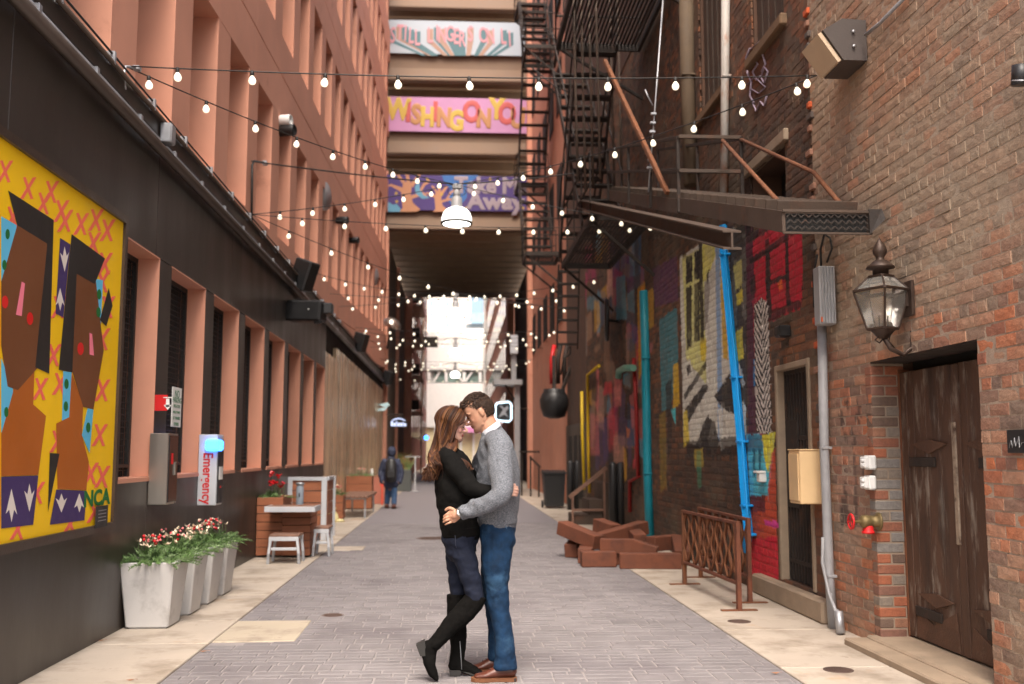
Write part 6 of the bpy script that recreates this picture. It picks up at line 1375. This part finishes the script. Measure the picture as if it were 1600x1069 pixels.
m_shirt = M('white_shirt', S(222, 226, 236, .62), .8, var=.05, bump=.1, bs=90)
m_hairm = M('dark_brown_hair', (1, 1, 1), .58, attr='Col', var=.35, vs=90, bump=.15, bs=300, spec=.25)
def hairmesh(name, strands, cols, parent, n=6):
    b = MB(); cc = []
    for (pts, r, ell, ref), c in zip(strands, cols):
        k0 = len(b.v); b.tube(pts, r, n, ell=ell, ref=ref); cc += [c]*(len(b.v)-k0)
    me = b.mesh(name, m_hairm); at = me.color_attributes.new('Col', 'FLOAT_COLOR', 'POINT'); at.data.foreach_set('color', np.hstack([np.array(cc), np.ones((len(cc), 1))]).ravel().astype(np.float32))
    o = bpy.data.objects.new(name, me); COL.objects.link(o); return attach(o, parent)
# ---------------------------------------------------------------- the man
YM = 6.70
man = thing('person', 'man in grey sweater and blue jeans holding the woman, foreheads touching', 'person', (.36, YM, 0))
hp = math.radians(27); HC = P(748.5, 644.5, YM); fM = np.array([-math.cos(hp), 0, -math.sin(hp)]); uM = np.array([-math.sin(hp), 0, math.cos(hp)])
b = MB(); Wm, Am = head(b, HC, fM, uM, 1.02, True)
limb(b, [P(757, 652, YM), P(762, 664, YM), P(769, 680, YM), P(772, 700, YM)], [(.058, .062), (.06, .064), (.064, .064), (.08, .05)])
limb(b, [P(772, 695, YM), P(778, 740, YM), P(777, 800, YM), P(777, 835, YM)], [(.12, .07), (.17, .11), (.15, .11), (.15, .11)])
limb(b, [P(778, 838, 6.61), P(775.5, 880, 6.6), P(776, 920, 6.6), P(779, 945, 6.6), P(786, 985, 6.6), P(789, 1050, 6.6)], [.07, .06, .05, .045, .04, .035]); limb(b, [P(776, 838, 6.79), P(771, 890, 6.81), P(771, 935, 6.83), P(776, 985, 6.85), P(778, 1030, 6.86)], [.07, .055, .045, .04, .035])
AS, AE, AW = P(781, 694, 6.47), P(786, 771, 6.32), P(719.5, 801.5, 6.43)
limb(b, [AS, AE], [.05, .045]); limb(b, [AE, AW, P(711, 804, 6.44)], [.042, (.026, .031), (.024, .034)])
limb(b, [P(772, 694, 6.9), P(735, 770, 6.98), P(700, 775, 6.88)], [.05, .042, .03])
# near hand: palm and five fingers lying on her waist
YH = 6.455
limb(b, [P(716, 803, 6.44), P(709, 806, 6.445), P(704.5, 808.5, 6.45)], [(.021, .032), (.016, .042), (.013, .042)])
for pts, r in (([P(702, 801, YH), P(698, 803.5, YH-.012), P(693.6, 806.8, YH+.004)], .0084), ([P(702.5, 806, YH), P(697.5, 808.8, YH-.014), P(692.8, 811.6, YH+.004)], .0086), ([P(703.5, 811, YH), P(698, 813.2, YH-.014), P(693.2, 815.8, YH+.004)], .0084), ([P(706, 815.5, YH), P(700.5, 817.6, YH-.01), P(695.8, 819.6, YH+.004)], .0076)): finger(b, pts, r, r*.8, (0, 1, 0))
finger(b, [P(712, 799, 6.44), P(704.5, 794.5, 6.44), P(700, 794.6, 6.45), P(696.6, 797, 6.455)], .0125, .009, (0, 1, 0))
limb(b, [P(700, 775, 6.88), P(690, 778, 6.86)], [.03, .02])
fuse(b, 'body', m_skin, man, .0034, 2, colf=skin_col(Wm, Am, HC, 1.02, (216, 162, 132), (178, 100, 88), (214, 146, 118)))
# face details
b = MB()
for q in (-1, 1): limb(b, [Wm((.098, q*.012, .022)), Wm((.0925, q*.032, .028)), Wm((.074, q*.057, .02))], [.0045, .0055, .003], ref=uM, n=7)
b.build('eyebrows', M('brow_hair', S(58, 40, 30), .7), man)
b = MB()
for q in (-1, 1): limb(b, [Wm((.083, q*.018, -.004)), Wm((.0845, q*.032, -.007)), Wm((.075, q*.048, -.005))], [.0016, .0022, .0014], ref=uM, n=6)
b.build('eyelashes', bpy.data.materials['brow_hair'], man)
# short hair
rs = random.Random(11); strands = []; cols = []; HCOL = [np.array(lin(c)) for c in ((62, 46, 36), (50, 37, 30), (78, 58, 44), (44, 34, 28))]
def scalp(th, ph):      # direction on the skull
    d = np.array([math.cos(ph)*math.cos(th), math.cos(ph)*math.sin(th), math.sin(ph)]); return np.array([-.006, 0, .018])+d*np.array([.1, .079, .103]), d
cnt = 0
while cnt < 2600:
    th = rs.uniform(-math.pi, math.pi); ph = rs.uniform(-.7, math.pi/2); p, d = scalp(th, ph)
    if rs.random() > math.cos(ph)+.1: continue
    front = p[0]
    lim = .062 if p[0] > .05 else (.02+.8*max(0, p[0]+.0) if p[0] > -.005 else (-.006 if p[0] > -.03 else -.062+.35*max(0, -.03-p[0]) if p[0] > -.075 else -.06))
    if p[2] < lim: continue
    if abs(p[1]) > .066 and -.032 < p[0] < .012 and p[2] < .026: continue
    top = np.clip((p[2]-.05)/.05, 0, 1); L = .006+.014*top+(.012 if (p[0] > .05 and p[2] > .07) else 0)
    comb = np.array([.55*top+.1, .1*np.sign(p[1]), -.5*(1-top)]); dd = d*(.35+.35*top)+comb*.8+np.array([rs.uniform(-.2, .2), rs.uniform(-.2, .2), rs.uniform(-.12, .12)]); dd /= np.linalg.norm(dd)
    q = p+d*.001; strands.append(([Wm(q-dd*.003), Wm(q+dd*L*.5+d*.004), Wm(q+dd*L)], [.0042, .0036, .0012], .5, d@Am)); cols.append(rs.choice(HCOL)); cnt += 1
def cap(W, keep, off, col, name, parent, nn=44):
    b_ = MB(); ths = np.linspace(-math.pi, math.pi, nn+1); phs = np.linspace(-.75, math.pi/2, 26); idx = {}
    for i, th in enumerate(ths[:-1]):
        for j, ph in enumerate(phs):
            p, d = scalp(th, ph); idx[i, j] = (len(b_.v), keep(p)); b_.v.append(tuple(W(p+d*off)))
    for i in range(nn):
        for j in range(25):
            q = [idx[i, j], idx[(i+1) % nn, j], idx[(i+1) % nn, j+1], idx[i, j+1]]
            if all(x[1] for x in q): b_.f.append(tuple(x[0] for x in q)); b_.m.append(0); b_.sm.append(True)
    me = b_.mesh(name, m_hairm); at = me.color_attributes.new('Col', 'FLOAT_COLOR', 'POINT'); at.data.foreach_set('color', np.tile([*col, 1], len(me.vertices)).astype(np.float32))
    o = bpy.data.objects.new(name, me); COL.objects.link(o); sd_ = o.modifiers.new('t', 'SOLIDIFY'); sd_.thickness = .008; return attach(o, parent)
def man_hair(p):
    lim = .062 if p[0] > .05 else (.02+.8*max(0, p[0]) if p[0] > -.005 else (-.006 if p[0] > -.03 else -.062+.35*max(0, -.03-p[0]) if p[0] > -.075 else -.06))
    return p[2] > lim and not (abs(p[1]) > .06 and -.034 < p[0] < .014 and p[2] < .026)
hairmesh('hair', strands, cols, man, 4); cap(Wm, man_hair, .0035, np.array(lin((52, 38, 30))), 'hair_cap', man)
# sweater: torso and sleeves as one knit
b = MB()
limb(b, [P(769, 676, YM), P(772, 686, YM), P(776, 712, YM), P(779, 745, YM), P(779, 780, YM), P(778, 806, YM), P(778, 816, YM)], [(.075, .078), (.15, .098), (.195, .128), (.195, .146), (.185, .142), (.172, .13), (.165, .126)], n=28)
limb(b, [P(774, 688, 6.57), P(781, 697, 6.48), P(782, 730, 6.41), P(785, 768, 6.34), P(770, 782, 6.345), P(745, 793, 6.38), P(724, 801, 6.425)], [.075, .086, .082, .068, .062, .053, .043], n=20, round1=False)
limb(b, [P(772, 690, 6.83), P(766, 700, 6.9), P(735, 768, 6.98), P(702, 774, 6.9)], [.075, .084, .062, .045], n=16)
def zman(co):
    return np.clip(.35+1.2*np.clip((P(770, 770, YM)[0]-co[:, 0])/.2, -.3, 1)+.6*np.clip((1.15-co[:, 2])/.2, 0, 1)*0, .35, 1.3)
fuse(b, 'sweater', m_knit, man, .006, 5, disp=folds(.0125, 13, 8, 17, .004, 36, zone=zman))
b = MB(); 
for (c, hh) in ((P(722, 802, 6.428), .006),):
    limb(b, [P(726.5, 800.2, 6.42), P(720.5, 802.6, 6.43)], [(.044, .046), (.041, .043)], n=20, round0=False, round1=False)
b.build('cuff', m_knit, man)
hm = MB(); limb(hm, [P(778, 810, YM), P(778, 817.5, YM)], [(.170, .1315), (.166, .128)], n=36, round0=False, round1=False); hm.build('hem_band', m_knit, man)
# shirt collar
b = MB(); n = 24; vs = []
for i, (c, ra, rb, t) in enumerate(((P(766.5, 672, YM), .074, .075, 0), (P(765.5, 666, YM), .072, .076, 0), (P(766, 667, YM), .079, .083, 0), (P(768, 675.5, YM), .086, .09, 0))):
    tilt = np.array([-.86, 0, -.5]); tu = np.array([.5, 0, -.86])
    for k in range(n): a = 2*math.pi*k/n; vs.append(c+np.array([0, 1, 0])*ra*math.sin(a)+np.array([.87, 0, .62])*rb*math.cos(a)*.82)
b.add(vs, [(i*n+j, i*n+(j+1) % n, (i+1)*n+(j+1) % n, (i+1)*n+j) for i in range(3) for j in range(n)], 0, True); b.build('shirt_collar', m_shirt, man)
# jeans
b = MB()
limb(b, [P(777, 806, YM), P(777, 824, YM), P(778, 845, YM)], [(.155, .118), (.162, .122), (.16, .115)], n=24)
limb(b, [P(778, 838, 6.61), P(775.5, 880, 6.6), P(776, 920, 6.6), P(779, 945, 6.6), P(786, 985, 6.6), P(789, 1020, 6.6), P(789.5, 1045, 6.6)], [(.095, .112), (.092, .094), (.08, .076), (.074, .069), (.07, .062), (.072, .07), (.076, .075)], n=20, round1=False)
limb(b, [P(776, 838, 6.79), P(771, 890, 6.81), P(771, 935, 6.83), P(776, 985, 6.85), P(778, 1030, 6.86)], [(.09, .105), (.085, .085), (.072, .068), (.066, .058), (.068, .066)], n=18, round1=False)
def zj(co): return .45+.75*np.exp(-((co[:, 2]-.55)/.14)**2)+.8*np.exp(-((co[:, 2]-.13)/.07)**2)+.4*np.exp(-((co[:, 2]-.93)/.1)**2)
fuse(b, 'jeans', m_denim, man, .006, 3, disp=folds(.0085, 10, 9, 17, .004, 34, 5, zone=zj))
m_stitch = M('pale_stitching', S(120, 158, 190, .5), .8, var=.1)
def onleg(pts): return [p for p in pts]
MB().tube([P(790, 822, 6.545), P(795, 834, 6.56), P(801, 838, 6.585)], .0022, 4).build('pocket_seam', m_stitch, man)
# shoes
def shoe(par, heel, toe, Y, w_, h, mu, ms, boot=False):
    """heel, toe: px on the ground line"""
    A0 = P(*heel, Y); B0 = P(*toe, Y); A0[2] = B0[2] = 0; d = (B0-A0)/np.linalg.norm(B0-A0); L = np.linalg.norm(B0-A0); sd = np.array([-d[1], d[0], 0])
    def sole(zc, hz, k, nm, m):
        b = MB(); prof = [(0, .62), (.08, .86), (.25, .88), (.45, .8), (.65, 1.0), (.8, 1.0), (.92, .8), (1.0, .35)]; pts = [A0+d*L*t+sd*w_*q*k for t, q in prof]+[A0+d*L*t-sd*w_*q*k for t, q in prof[::-1]]
        b.prism([p+np.array([0, 0, zc-hz]) for p in pts], (0, 0, 2*hz)); b.build(nm, m, par)
    sole(.012, .012, 1.0, 'sole', ms); MB().cbox(A0+d*.045+np.array([0, 0, .012]), (.04, w_*.8, .0118), .004, np.array([d, sd, [0, 0, 1]])).build('heel', m_solek, par)
    b = MB(); z = np.array([0, 0, 1.])
    limb(b, [A0+d*.035+z*.06, A0+d*L*.3+z*.062, A0+d*L*.5+z*.05, A0+d*L*.7+z*.036, A0+d*L*.88+z*.03], [(w_*.78, .04), (w_*.82, .045), (w_*.86, .036), (w_*.92, .024), (w_*.66, .018)], ref=sd, n=16)
    limb(b, [A0+d*.05+z*.07, A0+d*.055+z*h], [(w_*.72, .05), (w_*.75, .055)], ref=sd, n=14)
    o = fuse(b, 'upper', mu, par, .005, 3)
    lc = MB()
    for k in range(4):
        c = A0+d*(L*.36+.022*k)+z*(.108-.011*k); lc.tube([c-sd*.02, c+z*.004, c+sd*.02], .0025, 5)
    lc.build('laces', m_solek, par)
for hl, te, Y in (((807, 1062), (736, 1062), 6.60), ((790, 1045), (733, 1045), 6.86)):
    sh = MB().box(0, .001, 0, .001, 0, .001)
    shoe(man, hl, te, Y, .05, .1, m_leather, m_sole)
# watch
wt = P(717.8, 801.5, 6.398); wn = np.array([.15, -.95, .25]); wn /= np.linalg.norm(wn)
wo_ = MB().lathe(wt, [(.019, -.006), (.02, .0), (.0185, .005), (.016, .006)], 18, axis=wn).build('watch', m_steel, man); MB().lathe(wt+wn*.0062, [(.0155, 0), (.0155, .0006)], 18, axis=wn).build('dial', m_white, wo_)
st_ = MB(); limb(st_, [P(719, 801.2, 6.432), P(716.6, 802.4, 6.434)], [(.031, .036), (.031, .036)], n=18, round0=False, round1=False); st_.build('strap', m_steel, wo_)
# ---------------------------------------------------------------- the woman
YW_ = 6.68
wom = thing('person', 'woman with long wavy auburn hair in black sweater and tall black boots', 'person', (.02, YW_, 0))
hp = math.radians(6); HW = P(706.5, 664.5, YW_); fW = np.array([math.cos(hp), 0, -math.sin(hp)]); uW = np.array([math.sin(hp), 0, math.cos(hp)])
b = MB(); Ww, Aw = head(b, HW, fW, uW, .93, False)
limb(b, [P(702, 680, YW_), P(703, 694, YW_), P(702, 712, YW_)], [(.048, .05), (.047, .047), (.06, .045)])
limb(b, [P(704, 718, YW_), P(711, 760, YW_), P(717, 830, YW_)], [(.11, .06), (.12, .09), (.13, .1)])
limb(b, [P(717, 845, 6.62), P(742, 930, 6.60), P(690, 995, 6.62)], [.06, .045, .035]); limb(b, [P(713, 845, 6.76), P(714, 930, 6.77), P(716, 1010, 6.77)], [.06, .042, .034])
limb(b, [P(703, 716, 6.54), P(742, 768, 6.47)], [.042, .036]); limb(b, [P(742, 768, 6.47), P(790, 766.5, 6.465)], [.036, .024])
limb(b, [P(703, 716, 6.82), P(740, 740, 6.92), P(790, 760, 6.9)], [.042, .034, .024])
# her hand curled round his back
YF_ = 6.475
limb(b, [P(787, 766.5, 6.462), P(794, 766.5, YF_-.008), P(800, 767, YF_+.004)], [(.018, .025), (.015, .032), (.014, .034)])
for k, (du, dv) in enumerate(((0, -6.4), (1.0, -2.2), (.6, 2.2), (-1.0, 6.2))):
    finger(b, [P(800+du, 767+dv, YF_), P(805.5+du, 767.4+dv*1.02, YF_+.012), P(808.2+du, 768+dv*1.0, YF_+.036), P(806.5+du, 768.4+dv, YF_+.055)], .0095, .0078, (0, 0, 1))
finger(b, [P(793, 760.5, YF_-.012), P(799, 757.5, YF_-.008), P(804.5, 757.6, YF_+.006)], .0105, .008, (0, 1, 0))
fuse(b, 'body', m_skin, wom, .0034, 2, colf=skin_col(Ww, Aw, HW, .93, (230, 182, 162), (188, 84, 84), (228, 150, 138)))
b = MB()
for q in (-1, 1): limb(b, [Ww((.0925, q*.014, .022)), Ww((.086, q*.034, .027)), Ww((.068, q*.054, .02))], [.002, .003, .0016], ref=uW, n=6)
b.build('eyebrows', M('auburn_brow', S(110, 72, 50), .7), wom)
b = MB()
for q in (-1, 1): 
    limb(b, [Ww((.083, q*.018, -.005)), Ww((.084, q*.032, -.009)), Ww((.074, q*.05, -.005))], [.002, .003, .0018], ref=uW, n=6)
    for k in range(5): s0 = np.array([.083-.001*k, q*(.022+.006*k), -.008]); b.tube([Ww(s0), Ww(s0+np.array([.009, q*.002, -.006]))], [.0012, .0005], 4)
b.build('eyelashes', m_solek, wom)
ER = Ww((-.004, -.082, -.05)); MB().lathe(ER, [(.004, .008), (.009, .0), (.011, -.012), (.006, -.024), (.001, -.028)], 10).build('earring', M('gold', S(214, 170, 90), .3, metal=.9, bump=0), wom)
# sweater
b = MB()
limb(b, [P(702, 703, YW_), P(704, 712, YW_), P(709, 732, YW_), P(712, 760, YW_), P(713.5, 790, YW_), P(717, 815, YW_), P(719.5, 836, YW_)], [(.075, .062), (.14, .088), (.17, .12), (.165, .134), (.158, .13), (.16, .126), (.158, .124)], n=28)
limb(b, [P(698, 713, 6.60), P(703, 720, 6.545), P(722, 745, 6.50), P(743, 767, 6.465), P(768, 767.5, 6.455), P(788, 767, 6.46)], [.062, .07, .062, .053, .044, .036], n=18, round1=False)
limb(b, [P(698, 713, 6.78), P(706, 722, 6.84), P(738, 742, 6.93), P(786, 760, 6.91)], [.062, .066, .05, .034], n=16)
fuse(b, 'sweater', m_blackk, wom, .006, 5, disp=folds(.012, 10, 8, 13, .003, 34, 9))
hm = MB(); limb(hm, [P(719, 823, YW_), P(719.7, 837.5, YW_)], [(.160, .127), (.157, .124)], n=36, round0=False, round1=False); hm.build('hem_band', m_blackk, wom)
# jeans
b = MB()
limb(b, [P(719.5, 826, YW_), P(719, 842, YW_), P(719.5, 856, YW_)], [(.15, .117), (.158, .121), (.15, .105)], n=24)
limb(b, [P(719, 850, 6.62), P(726, 872, 6.605), P(736, 905, 6.6), P(743, 932, 6.6)], [(.085, .092), (.082, .079), (.068, .066), (.06, .058)], n=18)
limb(b, [P(714, 850, 6.76), P(714, 880, 6.77), P(715, 915, 6.775), P(715, 940, 6.775)], [(.082, .085), (.076, .07), (.062, .056), (.056, .05)], n=18)
fuse(b, 'jeans', m_navy, wom, .006, 3, disp=folds(.0075, 9, 9, 22, .003, 40, 15))
MB().tube([P(711, 836.5, 6.523), P(712, 852, 6.522), P(713, 856, 6.524)], .0018, 4).build('pocket_seam', M('blue_grey_stitching', S(60, 66, 84, .6), .8), wom)
# boots
bt = MB(); Yn = 6.605
limb(bt, [P(746, 928, Yn), P(738, 942, Yn), P(722, 960, Yn), P(706, 976, Yn), P(690, 994, Yn), P(679, 1006, Yn)], [(.062, .066), (.064, .07), (.062, .071), (.056, .062), (.048, .05), (.046, .046)], n=18, round0=False)
limb(bt, [P(672, 1009, Yn), P(670, 1022, Yn), P(671.5, 1038, Yn), P(676.5, 1052, Yn), P(681.5, 1060, Yn)], [(.036, .048), (.042, .05), (.045, .038), (.042, .03), (.026, .016)], n=16)
fuse(bt, 'boot', m_suede, wom, .005, 4, disp=folds(.005, 10, 10, 16, .0025, 44, 2), colf=None)
MB().prism([P(u, v, Yn-.034) for u, v in ((663.5, 1001), (650, 1008), (656.5, 1026), (667, 1025))], (0, .068, 0)).build('boot_heel', m_solek, wom)
bt = MB(); Yf = 6.775
limb(bt, [P(713, 928, Yf), P(713.5, 950, Yf), P(714.5, 975, Yf), P(716, 1000, Yf), P(715, 1018, Yf), P(713, 1036, Yf)], [(.066, .066), (.064, .064), (.06, .062), (.052, .053), (.047, .049), (.045, .05)], n=18, round0=False)
za = P(713, 1058, Yf)[2]
limb(bt, [P(709, 1040, Yf), P(720, 1040, Yf), P(736, 1046, Yf), P(748, 1051, Yf), P(757, 1053.5, Yf)], [(.036, .036), (.04, .045), (.044, .034), (.042, .022), (.028, .014)], n=16)
fuse(bt, 'boot', m_suede, wom, .005, 4, disp=folds(.005, 10, 10, 16, .0025, 44, 7))
hz = P(712, 1046, Yf)[2]; x0_, x1_ = P(702.5, 1050, Yf)[0], P(721, 1050, Yf)[0]; MB().prism([(x0_, Yf-.034, .004), (x1_-.006, Yf-.034, .004), (x1_, Yf-.034, hz), (x0_-.002, Yf-.034, hz)], (0, .068, 0)).build('boot_heel', m_solek, wom)
MB().prism([P(u, v, Yf-.04) for u, v in ((722, 1050), (736, 1055), (748, 1059), (760, 1057), (748, 1055.5), (736, 1051))], (0, .08, 0)).build('boot_sole', m_solek, wom)
zp = MB(); zp.tube([P(718.5, 1002, 6.722), P(720, 1022, 6.727), P(721.5, 1046, 6.729)], .0028, 5); zp.build('zip', m_galv, wom)
# long wavy hair
rs = random.Random(4); strands = []; cols = []; WC = [np.array(lin(c)) for c in ((92, 54, 34), (112, 66, 40), (74, 44, 30), (132, 84, 48), (100, 60, 36), (146, 98, 58))]
def lk(a, c, t): return a+(c-a)*t
def add_lock(t, sgn, r0, lift=0., endshift=0.):
    """root on the parting, over the skull to azimuth az, then hanging in loose curls"""
    az = math.radians(lk(66, 178, t)); el1 = math.radians(lk(-14, -6, t))
    rd = np.array([math.cos(math.radians(lk(48, 118, t))), .04*sgn, math.sin(math.radians(lk(48, 118, t)))]); rd /= np.linalg.norm(rd)
    td = np.array([math.cos(az)*math.cos(el1), sgn*math.sin(az)*math.cos(el1), math.sin(el1)])
    om = math.acos(np.clip(rd@td, -1, 1)); pre = []
    for k in range(9):
        q = k/8; d = (math.sin((1-q)*om)*rd+math.sin(q*om)*td)/math.sin(om); pre.append(Ww(np.array([-.006, 0, .018])+d*(np.array([.1, .079, .103])+.007+lift+.006*math.sin(q*3))))
    y0 = YW_-pre[-1][1]; hw = .088+lift; sg = 1 if y0 > 0 else -1; front = t < .24 and sgn > 0 and rs.random() < .85
    if front: hang = [(lk(709, 702, t/.24), 696, hw), (lk(711, 704, t/.24), 709, hw*1.35), (lk(723, 712, t/.24)+rs.uniform(-3, 3), 722, .15+lift), (lk(733, 721, t/.24)+rs.uniform(-4, 3), 734+rs.uniform(-5, 3), .16+lift)]
    else: hang = [(lk(699, 678, t), 698, sg*max(.012, hw*lk(1.02, .0, t**2))), (lk(691, 675, t)+rs.uniform(-3, 2), 713, sg*max(.02, hw*lk(1.5, .1, t**2))), (lk(685, 672, t)+rs.uniform(-4, 4), 727, sg*lk(.15, .03, t**2)), (lk(682, 669, t)+rs.uniform(-5, 5)+endshift, 744+rs.uniform(-13, 9), sg*lk(.14, .03, t**2))]
    W3 = pre[::2]+[P(u, v, YW_-y) for u, v, y in hang]; op, _ = crom(W3, [.01]*len(W3), 6); n = len(op); ph = t*9+rs.uniform(-.5, .5); res = []; rad = []
    for i, p in enumerate(op):
        s_ = i/(n-1); am = .025*np.clip((s_-.4)/.3, 0, 1); a = ph+s_*20
        res.append(p+np.array([am*math.cos(a), am*.8*math.sin(a)*sg, am*.25*math.sin(a*1.1)])); rad.append(r0*(.8+.45*math.sin(math.pi*min(1, s_*1.25)))*(1 if s_ < .82 else 1-.85*(s_-.82)/.18))
    strands.append((res, rad, .5, None)); c = rs.choice(WC[:5]) if rs.random() < .93 else WC[5]; cols.append(c*(rs.uniform(.32, .48)))
for k in range(190): add_lock(rs.random(), 1, rs.uniform(.006, .0115), rs.uniform(0, .007))
for k in range(70): add_lock(rs.random(), -1, rs.uniform(.007, .012), rs.uniform(0, .006))
for k in range(60): add_lock(rs.uniform(.8, 1.0), rs.choice((-1, 1)), rs.uniform(.007, .012), rs.uniform(0, .006), -2)
for k in range(90):                       # loose flyaway strands
    add_lock(rs.random(), 1 if k % 3 else -1, rs.uniform(.0012, .0022), rs.uniform(.006, .02), rs.uniform(-4, 2))
hairmesh('hair', strands, cols, wom, 6)
cap(Ww, lambda p: p[0] < (.08 if p[2] > .085 else .045+.4*max(0, p[2]-.03) if p[2] > .03 else .012+.8*(p[2]+.0) if p[2] > -.02 else -.02), .002, np.array(lin((80, 48, 32)))*.4, 'hair_cap', wom)
# ---------------------------------------------------------------- the walker with a backpack
YK = 26.45
wk = thing('person', 'person in dark jacket with black backpack walking away down the alley', 'person', (-1.6, YK, 0))
b = MB(); ball(b, P(612, 706, YK), (.095, .11, .125), 12); limb(b, [P(612, 712, YK), P(611, 722, YK)], [.06, .07]); limb(b, [P(611, 722, YK), P(611, 760, YK)], [.12, .12])
limb(b, [P(606, 760, YK), P(605, 778, YK+.1), P(604.5, 792, YK+.1)], [.06, .05, .045]); limb(b, [P(615, 760, YK), P(615.5, 778, YK-.06), P(615.5, 791, YK-.1)], [.06, .05, .045])
for s_ in (-1, 1): limb(b, [P(611+s_*11, 722, YK), P(611+s_*15, 738, YK), P(611+s_*12.5, 754, YK-.06)], [.05, .045, .04])
fuse(b, 'body', M('walker_skin', S(150, 110, 90), .6), wk, .014, 2)
b = MB(); limb(b, [P(611, 717, YK), P(611, 724, YK), P(611, 742, YK), P(611, 757, YK)], [(.1, .1), (.15, .22), (.16, .22), (.15, .2)], n=18); ball(b, P(612, 706, YK-.01), (.115, .125, .145), 12)
for s_ in (-1, 1): limb(b, [P(611+s_*10, 721, YK), P(611+s_*16, 738, YK), P(611+s_*14, 753, YK-.05)], [.08, .075, .06])
fuse(b, 'jacket', M('navy_jacket', S(48, 54, 76), .7, var=.2, vs=10, bump=.2), wk, .012, 3, disp=folds(.012, 9, 9, 12, 0))
b = MB(); limb(b, [P(607, 757, YK), P(606, 772, YK+.08), P(604.5, 786, YK+.1)], [.095, .085, .07]); limb(b, [P(615, 757, YK), P(615.5, 772, YK-.04), P(615.5, 786, YK-.1)], [.095, .085, .07]); fuse(b, 'jeans', M('walker_denim', S(52, 78, 112), .8, var=.2, vs=8), wk, .012, 2, disp=folds(.008, 8, 8, 16, 0))
for u, Y in ((604.5, YK+.1), (615.5, YK-.1)):
    x = P(u, 790, Y)[0]; b = MB(); limb(b, [(x, Y-.06, .07), (x, Y+.1, .06), (x, Y+.2, .045)], [(.06, .06), (.055, .05), (.05, .035)], ref=(1, 0, 0)); fuse(b, 'boot', m_leather, wk, .012, 1); MB().cbox((x, Y+.06, .014), (.055, .15, .01), .005).build('sole', m_solek, wk)
bp_ = MB(); limb(bp_, [P(611, 722, YK-.2), P(611, 735, YK-.24), P(611, 748, YK-.22)], [(.1, .13), (.12, .15), (.11, .14)], n=16); fuse(bp_, 'backpack', m_blackp, wk, .012, 3); MB().cbox(P(611, 741, YK-.36), (.1, .02, .09), .015).build('backpack_pocket', m_blackp, wk)
